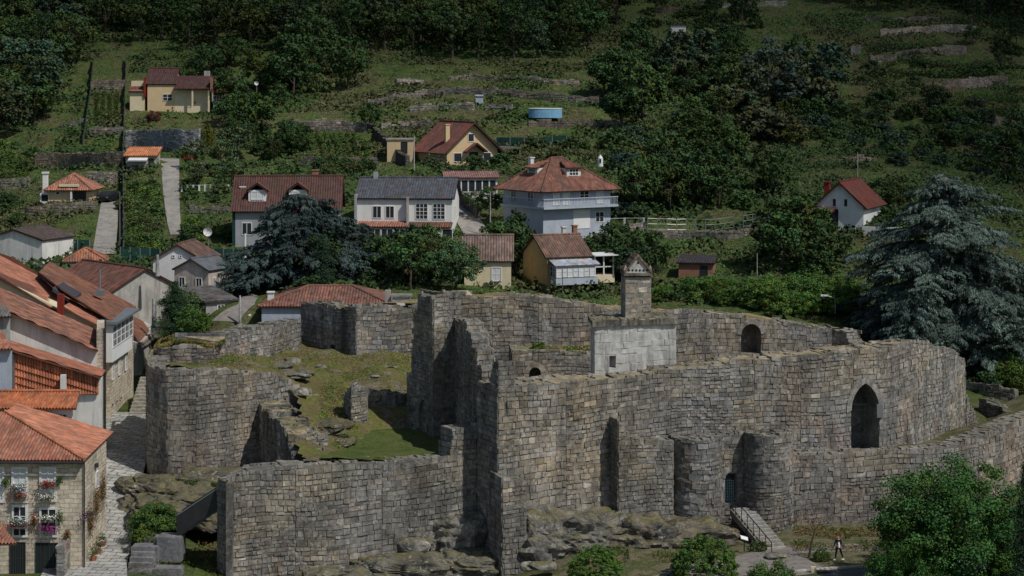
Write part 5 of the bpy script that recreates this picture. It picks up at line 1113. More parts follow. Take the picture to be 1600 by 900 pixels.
# ------------------------------------------------------------------ cars
def car(label, px, py, Y, rz, mat):
    o = empty('parked_car', P(px, py, Y)+W((0, 0, .0)), label, 'car', None, R(rz)); mb = MB(); prof = [(-2.05, .35), (-2.1, .8), (-1.9, .95), (-1.2, 1.0), (-.7, 1.42), (.9, 1.45), (1.6, 1.0), (2.0, .9), (2.1, .35)]
    n_ = len(prof)
    for s in (0,):
        for i in range(n_-1):
            (a, za), (b, zb) = prof[i], prof[i+1]; w0 = .85 if za < 1.1 else .65; w1 = .85 if zb < 1.1 else .65; mb.poly([(a, -w0, za), (b, -w1, zb), (b, w1, zb), (a, w0, za)])
    for s in (-1, 1): mb.poly([(a, s*(.85 if z < 1.1 else .65), z) for a, z in (prof if s < 0 else prof[::-1])])
    mb.poly([(-2.05, -.85, .35), (-2.05, .85, .35), (2.1, .85, .35), (2.1, -.85, .35)]); mb.build('body', M[mat], o)
    mb = MB()
    for s in (-1, 1): mb.hexa([(-1.1, s*.8, 1.0), (1.45, s*.8, 1.0), (1.45, s*.78, 1.0), (-1.1, s*.78, 1.0), (-.65, s*.69, 1.38), (.85, s*.69, 1.38), (.85, s*.66, 1.38), (-.65, s*.66, 1.38)])
    mb.poly([(-1.2, -.7, 1.02), (-1.2, .7, 1.02), (-.74, .6, 1.4), (-.74, -.6, 1.4)]); mb.build('windows', M['glass'], o)
    for x in (-1.3, 1.3):
        for s in (-1, 1): mb = MB(); mb.tube((x, s*.72, .32), (x, s*.88, .32), .32, .32, 14); mb.build('wheel', M['black'], o)
    for s in (-1, 1): mb = MB(); mb.box(-2.13, -2.08, s*.6-.15, s*.6+.15, .65, .8); mb.build('headlight', M['metal'], o)
g = G(172, 316); car('dark car parked at the upper end of the left lane', 170, 316, g.y, 80, 'carpaint'); g = G(293, 250); b_ = empty('covered_heap', g, 'red tarpaulin covered heap among plants at the driveway head', 'tarpaulin'); mb = MB(); q0 = [(.8*math.cos(t_2)*(1+.1*math.sin(5*t_2)), .5*math.sin(t_2), 0) for t_2 in [math.pi*2*j/12 for j in range(12)]]
for j in range(12): a, b = q0[j], q0[(j+1) % 12]; mb.poly([a, b, (b[0]*.75, b[1]*.75, .65+.08*math.sin(j*2+2)), (a[0]*.75, a[1]*.75, .65+.08*math.sin(j*2))]); mb.poly([(a[0]*.75, a[1]*.75, .65+.08*math.sin(j*2)), (b[0]*.75, b[1]*.75, .65+.08*math.sin(j*2+2)), (.05, 0, .95)])
mb.build('cover', M['carred'], b_)
b_ = empty('water_barrel', G(181, 312), 'blue plastic barrel beside the dark parked car', 'barrel'); mb = MB(); mb.tube((0, 0, 0), (0, 0, .95), .36, .36, 14); mb.build('barrel', M['bluepool'], b_); mb = MB(); mb.tube((0, 0, .95), (0, 0, 1.0), .38, .38, 14); mb.build('lid', M['bluepool'], b_)
# ------------------------------------------------------------------ foliage
def shell_crown(rs, Rv, ncl, per, ls, col, clr=.28, fill=.45, droop=0, var=.3):
    th = rs.uniform(0, 2*np.pi, ncl); cz = rs.uniform(-.75, 1, ncl); sr = np.sqrt(1-cz**2); rad = rs.uniform(fill, 1, ncl)**.6
    lob = .82+.3*rs.rand(ncl)
    c = np.stack([np.cos(th)*sr, np.sin(th)*sr, cz], 1)*(rad*lob)[:, None]*Rv
    rr = clr*np.mean(Rv)*rs.uniform(.6, 1.3, ncl)
    d = rs.randn(ncl, per, 3); d /= np.linalg.norm(d, axis=2, keepdims=True); d *= rs.rand(ncl, per, 1)**.4
    p = c[:, None]+d*rr[:, None, None]*np.array([1, 1, .7])
    n_ = d+rs.randn(ncl, per, 3)*.5+np.array([0, 0, .5])
    cv = rs.uniform(1-var, 1+var, (ncl, 1, 1))*rs.uniform(.75, 1.25, (ncl, per, 1)); hue = rs.uniform(-.18, .22, (ncl, 1)); cc = np.array(col)*cv
    cc[..., 0] *= 1+hue; cc[..., 2] *= 1-hue
    sz = ls*rs.uniform(.6, 1.35, ncl*per)
    return p.reshape(-1, 3), n_.reshape(-1, 3), sz, cc.reshape(-1, 3), c
def trunk_mesh(name, h, r, limbs, rs):
    mb = MB(); p = W((0, 0, -.4)); k = 5
    pts = [W((0, 0, -.4))]
    for i in range(k): pts.append(W((rs.uniform(-.1, .1)*h*.15, rs.uniform(-.1, .1)*h*.15, h*(i+1)/k)))
    for i in range(k): mb.tube(pts[i], pts[i+1], r*(1-.15*i), r*(1-.15*(i+1)), 8, (.5, .5, .5))
    for l in limbs: b = pts[min(k, 2+int(rs.rand()*4))]; mb.tube(b, b.lerp(W(l), .55)+W((0, 0, .1)), r*.4, r*.22, 6); mb.tube(b.lerp(W(l), .55)+W((0, 0, .1)), W(l), r*.22, r*.06, 5)
    o = mb.build(name, M['bark']); me = o.data; bpy.data.objects.remove(o); return me
PRO = {}
def broad(key, seed, Rv, zc, ncl, per, ls, col, trunk=.22, **k):
    rs = np.random.RandomState(seed); p, n_, s, c, cl = shell_crown(rs, np.array(Rv), ncl, per, ls, col, **k); p[:, 2] += zc; cl = cl+np.array([0, 0, zc])
    me = quads_mesh('crown', p, n_, s, c, M['leaf']); tm = trunk_mesh('trunk', zc, trunk, [tuple(q) for q in cl[rs.choice(len(cl), min(9, len(cl)), False)]], rs) if trunk else None
    PRO[key] = (me, tm)
DG = (.035, .062, .022); MG = (.05, .085, .026); YG = (.09, .14, .03); BG = (.045, .07, .045); RD = (.09, .03, .028); OG = (.075, .10, .042)
for i in range(4): broad('wood%d' % i, 10+i, ((3.3, 3.3, 3.0), (2.6, 2.8, 4.2), (3.7, 3.4, 3.0), (3.0, 3.0, 3.8))[i], 5.2, 60, 46, (.45, .38, .42, .5)[i], (MG, DG, (.062, .09, .03), (.045, .072, .042))[i], .25, clr=.25)
for i in range(3): broad('tree%d' % i, 30+i, (2.3, 2.3, 2.1), 3.4, 60, 40, .3, (MG, OG, DG)[i], .14, clr=.25)
for i in range(4): broad('bush%d' % i, 40+i, (1.5, 1.4, 1.05), .75, 40, 34, .26, (MG, YG, BG, OG)[i], 0, clr=.3)
broad('bushd', 50, (1.5, 1.5, 1.1), .8, 40, 34, .26, DG, 0, clr=.3); broad('bushred', 51, (1.5, 1.5, 1.4), 1.1, 40, 34, .24, RD, 0)
broad('bright', 52, (2.4, 2.0, 1.7), 1.4, 90, 90, .17, (.08, .14, .03), 0, clr=.24)
broad('fine', 58, (1.3, 1.2, .9), .7, 120, 90, .09, (.07, .125, .03), 0, clr=.25)
broad('ball', 53, (1, 1, .9), .7, 420, 80, .05, (.075, .135, .03), 0, clr=.1, fill=.95, var=.1)
broad('hero', 54, (5.4, 4.8, 4.6), 5.8, 330, 190, .17, (.055, .12, .028), .3, clr=.19, fill=.3, var=.35)
broad('leafy', 55, (3.6, 3.2, 3.2), 4.2, 130, 90, .22, (.07, .105, .045), .25, clr=.2, fill=.3, var=.4)
broad('olive', 56, (4.5, 4, 4.5), 5.0, 90, 60, .4, (.07, .095, .07), .25, clr=.22)
broad('reeds', 57, (3, 2, 1.6), 1.4, 60, 50, .4, (.075, .085, .045), 0, clr=.22)
def conifer(key, seed, h, r, tiers, per, col, ls=.28, droop=.35, cone=.9, base=.12, spread=1.0, nb=9, cards=26):
    """layered branches with drooping sprays"""
    rs = np.random.RandomState(seed); PP, NN, SS, CC = [], [], [], []; br = MB()
    for t in range(tiers):
        f = t/(tiers-1); z = h*(base+(1-base)*f*.97); L = r*((1-f)**cone)*(.75+.5*rs.rand())+.25
        for b in range(nb if f < .8 else 6):
            az = rs.uniform(0, 2*np.pi); Lb = L*rs.uniform(.6, 1.2); rise = rs.uniform(-.05, .3)
            u = np.array([np.cos(az), np.sin(az)]); a = W((0, 0, z)); e = W((u[0]*Lb, u[1]*Lb, z+Lb*rise-Lb*droop*.8)); br.tube(a, e, .07*(1-f)+.02, .015, 4, (.5, .5, .5))
            shade = rs.uniform(.65, 1.35)
            ns = max(3, int(Lb*2.6))
            for s in range(ns):
                q = (s+.7)/ns; cx = u*Lb*q; zz = z+Lb*rise*q-Lb*droop*q*q; wd = (.25+.32*Lb*.35)*(1.1-.5*q)*spread
                m_ = cards; off = rs.randn(m_, 3)*np.array([wd, wd, .13]); off[:, 2] -= np.abs(rs.randn(m_))*.22*spread
                PP.append(np.stack([cx[0]+off[:, 0], cx[1]+off[:, 1], zz+off[:, 2]], 1)); NN.append(rs.randn(m_, 3)*.55+np.array([u[0]*.5, u[1]*.5, .75]))
                SS.append(ls*rs.uniform(.6, 1.4, m_)); cc = np.array(col)*shade*rs.uniform(.75, 1.3, (m_, 1)); CC.append(np.repeat(cc, 1, 0)*np.ones((m_, 3)))
    me = quads_mesh('crown', np.concatenate(PP), np.concatenate(NN), np.concatenate(SS), np.concatenate(CC), M['leaf'], asp=.32)
    br.tube((0, 0, -.5), (0, 0, h*.95), r*.045+.08, .03, 8, (.5, .5, .5)); o = br.build('trunk', M['bark']); tm = o.data; bpy.data.objects.remove(o); PRO[key] = (me, tm)
#conifer('cedar', 70, 20, 8.8, 26, 0, (.125, .165, .135), .36, .3, .42, .05, 1.1, 13, 46)
#conifer('cedar2', 71, 12, 6.2, 18, 0, (.075, .105, .098), .3, .3, .7, .08, 1.1, 11, 40)
conifer('darkfir', 72, 9, 2.6, 22, 0, (.03, .06, .03), .24, .25, .8, .03, 1.0, 10, 22)
conifer('smallfir', 73, 5, 1.2, 14, 0, (.025, .05, .025), .18, .15, .8, .03, .8, 8, 16)
conifer('goldfir', 74, 4, 1.2, 12, 0, (.10, .10, .015), .18, .1, .8, .03, .8, 8, 18)
def cedar(key, seed, h, r, col, nbough, top=.35):
    """spreading cedar: long boughs carrying flat fans with a drooping fringe, dark gaps between them"""
    rs = np.random.RandomState(seed); Q, CC = [], []; br = MB(); br.tube((0, 0, -.5), (0, 0, h*.93), r*.06, .06, 8, (.5, .5, .5))
    for b in range(nbough):
        f = (b+rs.rand())/nbough; z = h*(.08+.88*f); prof = r*(1-f**2.7)*(.85+.15*min(1, f*3))+r*.13; L = prof*rs.uniform(.45, 1.15); az = b*2.399+rs.uniform(-.4, .4)
        u = np.array([np.cos(az), np.sin(az), 0]); sv = np.array([-u[1], u[0], 0]); rise = rs.uniform(.0, .35)*(.5+f); shade = rs.uniform(.7, 1.3)
        bp = lambda q: u*L*q+np.array([0, 0, z+L*(rise*q-.32*q*q)])
        br.tube(bp(0), bp(.5), .12*(1-f)+.04, .06, 5, (.5, .5, .5)); br.tube(bp(.5), bp(.95), .06, .02, 4, (.5, .5, .5))
        nf = max(4, int(L*2.0))
        for k in range(nf):
            q = .22+.8*(k+rs.rand()*.6)/nf; side = -1 if k % 2 else 1; fl = (.4+.42*L*.3)*rs.uniform(.7, 1.3)*(1.15-.55*q)*1.25; c0 = bp(q); dirv = u*rs.uniform(.35, .9)+sv*side*rs.uniform(.3, 1.0); dirv /= np.linalg.norm(dirv); sh = shade*rs.uniform(.75, 1.25)
            m_ = int(70+70*fl); t = rs.rand(m_)**.7; wd = .08+.2*fl*np.sin(np.pi*np.minimum(1, .15+.85*t)); s2 = np.cross(dirv, [0, 0, 1]); lat = rs.uniform(-1, 1, m_)
            p = c0+dirv*(t*fl*1.75)[:, None]+s2*(lat*wd)[:, None]; p[:, 2] += -.3*fl*t*t-.22*np.abs(lat)*wd+rs.randn(m_)*.05-np.where(rs.rand(m_) < .3, rs.rand(m_)*.4, 0)
            du = dirv*.8+s2*(lat*.8)[:, None]+np.stack([rs.randn(m_)*.3, rs.randn(m_)*.3, -.35-.5*np.abs(rs.randn(m_))], 1); du /= np.linalg.norm(du, axis=1, keepdims=True)
            nv = rs.randn(m_, 3)*.45+np.array([0, 0, 1]); vv = np.cross(nv, du); vv /= np.linalg.norm(vv, axis=1, keepdims=True); s_ = .3*rs.uniform(.6, 1.3, (m_, 1))
            Q.append(np.stack([p-du*s_*.5, p-vv*s_*.16, p+du*s_*.5, p+vv*s_*.16], 1)); CC.append(np.array(col)*sh*rs.uniform(.7, 1.35, (m_, 1)))
    q = np.concatenate(Q).reshape(-1, 3); c = np.concatenate(CC); n_ = len(c); me = bpy.data.meshes.new('crown'); me.vertices.add(n_*4); me.vertices.foreach_set('co', q.ravel()); me.loops.add(n_*4); me.polygons.add(n_); me.loops.foreach_set('vertex_index', np.arange(n_*4, dtype=np.int32)); me.polygons.foreach_set('loop_start', np.arange(0, n_*4, 4, dtype=np.int32)); me.update(calc_edges=True)
    a = me.color_attributes.new('Col', 'FLOAT_COLOR', 'POINT'); cc = np.ones((n_, 4, 4)); cc[:, :, :3] = c[:, None, :]; a.data.foreach_set('color', cc.ravel()); me.materials.append(M['leaf'])
    o = br.build('trunk', M['bark']); tm = o.data; bpy.data.objects.remove(o); PRO[key] = (me, tm); print('cedar', n_)
cedar('cedar', 80, 20.8, 9.2, (.092, .122, .10), 240); cedar('cedar2', 81, 12, 7.0, (.055, .075, .064), 120)
GRP = {}
def plant(kind, label, cat, loc, s=1.0, group=None, name=None, sz=None, rz=None):
    me, tm = PRO[kind]; nm = name or ('bush' if tm is None else 'tree')
    if tm is None:
        o = bpy.data.objects.new(nm, me); C.objects.link(o)
    else:
        o = bpy.data.objects.new(nm, None); C.objects.link(o)
        for nn_, mm in (('crown', me), ('trunk', tm)): c = bpy.data.objects.new(nn_, mm); C.objects.link(c); c.parent = o
    o.location = loc; o.rotation_euler = (0, 0, random.uniform(0, 6.28) if rz is None else rz); o.scale = (s, s, s) if sz is None else (s*sz[0], s*sz[0], s*sz[1])
    return tag(o, label, cat, group)
# ---- the dark wood on top of the slope
def edge(px):   # lower boundary of the wood in photo rows
    T = [(-60,225),(20,222),(60,205),(105,165),(125,95),(160,62),(230,75),(300,88),(370,95),(440,88),(520,92),(600,88),(700,96),(780,104),(880,98),(950,72),(985,18),(1100,-25),(1250,-18),(1290,10),(1380,22),(1480,15),(1540,40),(1660,60)]
    for (a, b), (c, d) in zip(T[:-1], T[1:]):
        if a <= px <= c: return b+(d-b)*(px-a)/(c-a)
    return T[-1][1]
random.seed(11); cnt = 0
for py in (215, 198, 182, 166, 150, 134, 118, 104, 91, 78, 65, 52, 40, 28, 16, 4, -8, -22, -38):
    px = -40+random.uniform(0, 30)
    while px < 1650 and cnt < 296:
        if py < edge(px)-3:
            g = G(px, py)
            if g.y < 440: zn = ['in the wood at the upper left', 'in the wood above the garden villa', 'in the middle of the long wood', 'in the wood above the terraced field', 'in the upper right wood'][0 if px < 150 else 1 if px < 400 else 2 if px < 700 else 3 if px < 1100 else 4]; rk = 'dark tree at the lower edge ' if py > edge(px)-24 else 'dark tree deep '; plant('wood%d' % random.randrange(4), rk+zn, 'tree', g, random.uniform(.85, 1.3)*(1.05 if py < 60 else .9), ('edge trees ' if 'edge' in rk else 'deep trees ')+zn, name='wood_tree'); cnt += 1
        px += random.uniform(34, 58)
# ---- scattered scrub and orchard trees: (cx, cy, rx, ry, n, kinds, smin, smax, label, group)
SC = [(395,190,55,45,14,['wood0','tree0','tree2'],.6,1.0,'leafy green tree in the clump right of the garden villa','trees beside the garden villa'),
 (480,130,70,35,22,['bush0','bushd','bush3','tree0'],.9,1.7,'dark scrub bush on the bank under the wood','scrub under the wood'),
 (340,110,50,15,8,['tree0','tree2','bushd'],.8,1.2,'tree in the row just behind the garden villa','trees behind the garden villa'),
 (990,150,50,60,26,['bushd','tree2','bush0','tree0'],.9,1.6,'dark tree or bush in the overgrown middle of the slope','overgrown slope thicket'),
 (1100,140,75,60,34,['bushd','tree2','bush2','wood3','tree0'],.8,1.3,'dark tangled shrub left of the big grey green tree','overgrown slope shrubs'),
 (1060,240,110,50,44,['bush0','bushd','bush2','tree0','bush3'],.9,1.8,'bush in the broad thicket above the right field','broad thicket'),
 (1210,190,110,40,34,['bush0','bush3','bushd','reeds','bush2'],.9,1.7,'bush on the shaded slope right of the thicket','shaded slope bushes'),
 (1400,210,120,60,36,['bush0','bush3','bushd','bush2'],.8,1.5,'scrub bush on the right hillside above the blue cedar','right hillside scrub'),
 (1540,240,80,70,26,['bush0','bushd','tree0','bush2'],.9,1.6,'dark scrub at the right edge behind the blue cedar','right edge scrub'),
 (1560,60,45,50,12,['wood1','tree2','bushd'],.6,1.0,'dark tree at the upper right corner of the slope','upper right corner trees'),
 (1450,120,120,40,20,['bush0','bush3','bushd'],.6,1.1,'low bush between the right terrace walls','bushes between right terraces'),
 (1100,40,100,30,20,['bushd','bush0','tree2'],.8,1.3,'dark bush on the grassy top right terraces','bushes on the upper terraces'),
 (1010,320,90,25,20,['bush0','tree0','bushd','bush2'],.7,1.2,'garden shrub right of the grey hipped roof house','garden shrubs by the grey house'),
 (1130,300,90,30,22,['bush0','tree0','bushd','tree2'],.8,1.3,'dark shrub along the upper edge of the right field','shrubs on the upper field edge'),
 (1260,400,60,50,26,['bush0','bush3','bushd','tree0'],.8,1.3,'shrub between the right field and the blue cedar','shrubs left of the blue cedar'),
 (1420,330,60,30,10,['bushd','bush0','tree0'],.7,1.1,'shrub right behind the white gable house','shrubs behind the white gable house'),
 (1500,575,60,12,10,['bushd','bright','tree0'],.7,1.1,'shrub at the foot of the great cedar','shrubs at the cedar foot'),
 (1300,330,40,25,8,['bushd','bush0'],.7,1.1,'dark shrub in front of the white gable house','shrubs by the white gable house'),
 (230,330,35,45,22,['bush1','bush0','bush3'],.5,.9,'garden bush left of the driveway','garden bushes left of the driveway'),
 (320,290,45,30,16,['bush0','bush3','tree1'],.5,.9,'garden bush right of the driveway','garden bushes right of the driveway'),
 (320,370,40,25,12,['bush0','bush1','bushd'],.5,.9,'bush near the big white dish','bushes around the white dish'),
 (230,390,35,12,8,['bush1','bush0'],.5,.8,'yellow green bush behind the netting left of the barn','bushes behind the netting'),
 (440,230,50,25,18,['tree0','bush0','bushd','tree2'],.6,1.0,'fruit tree in the garden left of the vegetable rows','garden fruit trees'),
 (510,268,70,10,16,['bush0','bushd','bush3'],.6,1.0,'bush along the roof of the dormer house','bushes behind the dormer house'),
 (270,178,55,10,12,['bush0','bushd','bushred','tree2'],.5,.9,'garden shrub in front of the villa','villa garden shrubs'),
 (690,248,35,10,7,['bush0','bushd','bushred'],.6,.9,'shrub by the lower wall of the chalet garden','chalet garden shrubs'),
 (760,262,45,12,9,['bushd','bush0','bush2'],.7,1.0,'shrub in front of the chalet','shrubs in front of the chalet'),
 (860,236,60,12,9,['bush0','bush3'],.5,.9,'bush on the lawn behind the netting','lawn bushes'),
 (850,345,55,6,8,['bushd','bush0'],.5,.8,'rounded garden bush in front of the grey hipped roof house','bushes in front of the grey house'),
 (985,435,45,18,12,['tree0','smallfir','tree2','bush0'],.7,1.1,'young tree behind the dovecote chimney','young trees behind the dovecote'),
 (1110,468,90,10,30,['bright','bush0','bush1'],.4,.65,'lush green shrub behind the rear castle wall','lush shrubs behind the rear wall'),
 (1250,480,90,20,34,['bright','bush1'],.6,.95,'bright leafy shrub behind the right end of the rear wall','bright shrubs right of the rear wall'),
 (800,432,25,20,7,['tree2','tree0'],.8,1.1,'dark tree between the two small houses behind the castle','trees between the small houses'),
 (925,440,25,18,6,['tree2','bushd'],.7,1.0,'dark tree right of the gallery house','trees right of the gallery house'),
 (15,190,20,20,3,['smallfir'],1.2,1.5,'pale green young conifer at the edge of the left wood','young conifers by the wood'),
 (20,250,40,25,10,['bush1','bush0'],.5,.9,'bush in the orchard plot at the left edge','left orchard bushes'),
 (20,330,30,25,8,['bush0','bushd'],.6,.9,'bush below the left orchard plot','bushes below the orchard'),
 (1560,600,40,20,10,['bright','bushd'],.7,1.0,'green bush behind the terrace walls at the right edge','bushes behind the terrace walls'),
 (600,440,120,14,18,['tree0','tree2','bushd'],.7,1.1,'dark tree filling the strip behind the rear castle wall','trees behind the rear wall'),
 (440,455,60,10,10,['tree2','bushd'],.8,1.1,'dark tree under the left cedar','dark trees under the left cedar')]
KEEP = [(1060,85,30,48),(749,172,14,14),(852,196,40,16),(325,378,12,16),(735,272,50,12),(1087,442,36,14),(900,372,120,14),(1340,362,40,10),(260,182,60,8),(630,400,80,30),(108,330,50,12),(760,455,35,15),(880,465,45,14)]
KN = {'wood0': ('dark', 'broadleaf_tree'), 'wood3': ('dark', 'broadleaf_tree'), 'wood1': ('dark', 'broadleaf_tree'), 'tree0': ('green', 'small_tree'), 'tree1': ('olive green', 'small_tree'), 'tree2': ('dark green', 'small_tree'), 'bush0': ('green', 'bush'), 'bush1': ('yellow green', 'leafy_bush'), 'bush2': ('bluish green', 'scrub_bush'), 'bush3': ('olive', 'low_shrub'), 'bushd': ('dark green', 'dark_shrub'), 'bushred': ('dark red', 'red_shrub'), 'reeds': ('pale', 'cane_clump'), 'bright': ('bright green', 'bright_shrub'), 'smallfir': ('dark green', 'small_conifer')}
random.seed(5)
for (cx, cy, rx, ry, n_, kinds, s0, s1, lab, grp) in SC:
    for i in range(n_):
        for _ in range(20):
            a = random.uniform(-1, 1); b = random.uniform(-1, 1)
            if a*a+b*b < 1: break
        g = G(cx+a*rx, cy+b*ry, 172)
        if any((g.xy-c).length < r_ for c, r_ in ROADS): continue
        qx, qy = cx+a*rx, cy+b*ry
        if any(abs(qx-ex) < erx and abs(qy-ey) < ery for ex, ey, erx, ery in KEEP): continue
        k = random.choice(kinds); sc_v = random.uniform(s0, s1); big = sc_v > (s0+s1)/2; ad_, nm_ = KN[k]; lb_ = lab[0].lower()+lab[1:]
        for wd in ('dark green ', 'dark ', 'bright ', 'leafy ', 'lush green ', 'rounded '):
            if lb_.startswith(wd): lb_ = lb_[len(wd):]
        for wd in ('tree or bush', 'scrub bush', 'tangled shrub', 'low bush', 'young conifer', 'fruit tree', 'young tree', 'garden bush', 'garden shrub', 'leafy shrub', 'green conifer', 'green bush', 'green tree', 'tree', 'bush', 'shrub', 'scrub'):
            if lb_.startswith(wd): lb_ = lb_[len(wd):].strip(); break
        plant(k, ('larger ' if big else 'smaller ')+ad_+' '+nm_.replace('_', ' ').split()[-1]+' '+lb_, 'tree' if PRO[k][1] is not None else 'bush', g, sc_v, grp+(', larger ' if big else ', smaller ')+ad_, name=nm_)
# ---- trees that stand out
def one(kind, px, pyb, s, label, cat='tree', Y=None, **k): g = P(px, pyb, Y) if Y else G(px, pyb, 150); return plant(kind, label, cat, g-W((0, 0, .1)), s, **k)
one('cedar', 1478, 605, 1.0, 'great silvery blue green cedar with drooping layered branches at the right', 'tree', 184, name='blue_cedar', sz=(1.0, 1.02), rz=1)
one('cedar', 1600, 630, .62, 'smaller silvery cedar lower at the right edge against the great one', 'tree', 180, name='blue_cedar', rz=3)
one('cedar2', 470, 482, 1.02, 'dark blue green cedar in front of the dormer house', 'tree', 196, name='blue_cedar', sz=(1.1, 1.0), rz=2)
one('cedar2', 560, 470, .7, 'second dark cedar reaching in front of the twin white houses', 'tree', 199, name='blue_cedar', rz=4)
one('darkfir', 503, 470, .75, 'dark green conifer standing before the left cedar', 'tree', 190, name='fir')
one('leafy', 650, 470, 1.0, 'broad leafy tree below the twin white houses, left of two', 'tree', 193, name='leafy_tree'); one('leafy', 712, 465, .85, 'broad leafy tree below the lane, right of two', 'tree', 191, name='leafy_tree')
one('leafy', 600, 460, .7, 'leafy tree half hidden between the cedar and the broad leafy ones', 'tree', 196, name='leafy_tree')
one('leafy', 283, 522, .62, 'dense bright green tree between the grey gable and the bastion', 'tree', 180, name='leafy_tree', sz=(1, 1)); one('darkfir', 272, 520, .58, 'dark green conical shrub against the bright tree by the bastion', 'tree', 178.5, name='fir', sz=(1.3, .95)); one('bright', 300, 520, .8, 'light green bush at the foot of the bright tree by the bastion', 'bush', 178)
one('olive', 1205, 168, 1.15, 'big rounded grey green tree on the dark upper slope', name='olive_green_tree', sz=(1.1, 1)); one('wood3', 1295, 160, 1.15, 'dark round tree right of the big grey green tree', name='dark_tree'); one('wood1', 1160, 60, 1.1, 'dark round tree below the top terraces', name='dark_tree')
one('wood1', 1245, 150, 1.1, 'dark tree between the grey green tree and the round one', name='dark_tree'); one('wood2', 1155, 165, .9, 'dark tree at the left foot of the big grey green tree', name='dark_tree')
one('reeds', 1180, 178, 1.0, 'pale thicket of canes below the grey green tree', 'bush', name='cane_thicket'); one('reeds', 1275, 172, .9, 'pale thicket of canes below the dark round tree', 'bush', name='cane_thicket')
one('bushred', 1237, 375, 1.15, 'dark red leaved bush left of the white gable house', 'bush', name='red_bush'); one('bushred', 240, 190, .8, 'dark red bush in the villa garden', 'bush', name='red_bush'); one('bushred', 680, 245, .9, 'dark red bush beside the chalet wall', 'bush', name='red_bush')
one('goldfir', 325, 238, 1.05, 'yellow green conical conifer below the villa garden', name='golden_conifer'); one('tree1', 372, 255, 1.0, 'round greyish fruit tree right of the golden conifer', name='fruit_tree')
one('tree0', 765, 345, .75, 'trimmed round tree by the gate of the lane', name='round_tree'); one('tree1', 742, 340, .6, 'loose green tree left of the trimmed round one', name='round_tree'); one('tree0', 862, 360, .62, 'small round tree in front of the balcony of the grey house', name='round_tree')
one('bushd', 742, 262, .95, 'clipped dark hedge bush under the chalet window', 'bush', name='hedge_bush'); one('ball', 900, 362, 1.0, 'small clipped dark ball bush by the white ground floor panel', 'bush', name='ball_bush')
one('tree2', 797, 400, 1.0, 'dark green tree in front of the lane gate', name='dark_tree'); one('tree0', 578, 205, .8, 'dark tree at the top of the overgrown slanting wall', name='dark_tree')
# foreground
one('hero', 1492, 952, 1.0, 'big fresh green broadleaf tree in the lower right corner in front of the outer wall', Y=124, name='leafy_tree', sz=(1.0, .93), rz=.4); one('hero', 1425, 975, .55, 'lower leafy mass at the left foot of the big foreground tree', Y=122, name='leafy_tree'); one('hero', 1590, 975, .55, 'leafy mass at the right foot of the big foreground tree', Y=122, name='leafy_tree')
one('ball', 930, 918, 1.7, 'leftmost clipped round bush at the bottom of the picture', 'bush', 127, name='ball_bush'); one('ball', 1102, 915, 2.0, 'rightmost clipped round bush at the bottom of the picture', 'bush', 127, name='ball_bush')
one('fine', 1212, 935, 1.5, 'loose leafy bush at the bottom below the stone steps', 'bush', 126, name='bush'); one('ball', 1284, 876, .55, 'tiny clipped round bush beside the walking person', 'bush', 130.5, name='ball_bush')
one('darkfir', 1604, 960, 1.0, 'very dark conifer at the right edge of the picture', 'tree', 110, name='fir', sz=(.5, 1))
one('fine', 240, 830, 1.35, 'green and yellowish bush on the bank beside the street', 'bush', 134.5, name='bush'); one('bush1', 222, 845, .6, 'small leafy bush at the street edge above the stone blocks', 'bush', 132.5, name='bush'); one('bush1', 232, 764, .6, 'pale flowered bush at the foot of the bastion', 'bush', 144, name='bush')
one('bush3', 1185, 862, .5, 'low green bush at the left of the steps', 'bush', 134, name='bush'); one('bush3', 1330, 850, .6, 'low green plants at the foot of the outer wall', 'bush', 139, name='bush'); one('bush3', 1275, 855, .55, 'brownish low shrub right of the second turret', 'bush', 138, name='bush')
one('bush0', 540, 700, .6, 'brown green bush on the bank of the green corner', 'bush', 144, name='bush'); one('bush1', 842, 546, .45, 'tuft of fresh green growing on the grassy ledge', 'bush', 164.5, name='bush')
for i, (px, py, Y, s, lab) in enumerate([(493,632,153.5,.45,'tuft of weeds on the end of the bastion wall'),(290,748,147,.4,'weeds at the foot of the bastion'),(340,742,147,.35,'green weeds at the right foot of the bastion'),(268,748,147,.3,'small weeds at the left foot of the bastion')]): one('bush3', px, py, s, lab, 'bush', Y, name='weeds')
for i, (px, py, Y, s) in enumerate([(262,752,145,.42),(300,765,142,.5),(335,762,142,.35),(275,785,139.5,.5),(320,745,146,.4),(350,770,140,.3),(240,790,139,.5),(298,792,138,.4)]): one('bush3' if i % 2 else 'fine', px, py, s, ['weeds at the crest of the rocky knoll by the bastion','low scrub in the middle of the rocky knoll','small weeds on the right side of the rocky knoll','scrub at the foot of the rocky knoll beside the street bush','weeds between the knoll and the bastion foot','weeds beside the top of the steel ramp','scrub on the street side of the rocky knoll','weeds on the knoll just above the ramp foot'][i], 'bush', Y, name='weeds')
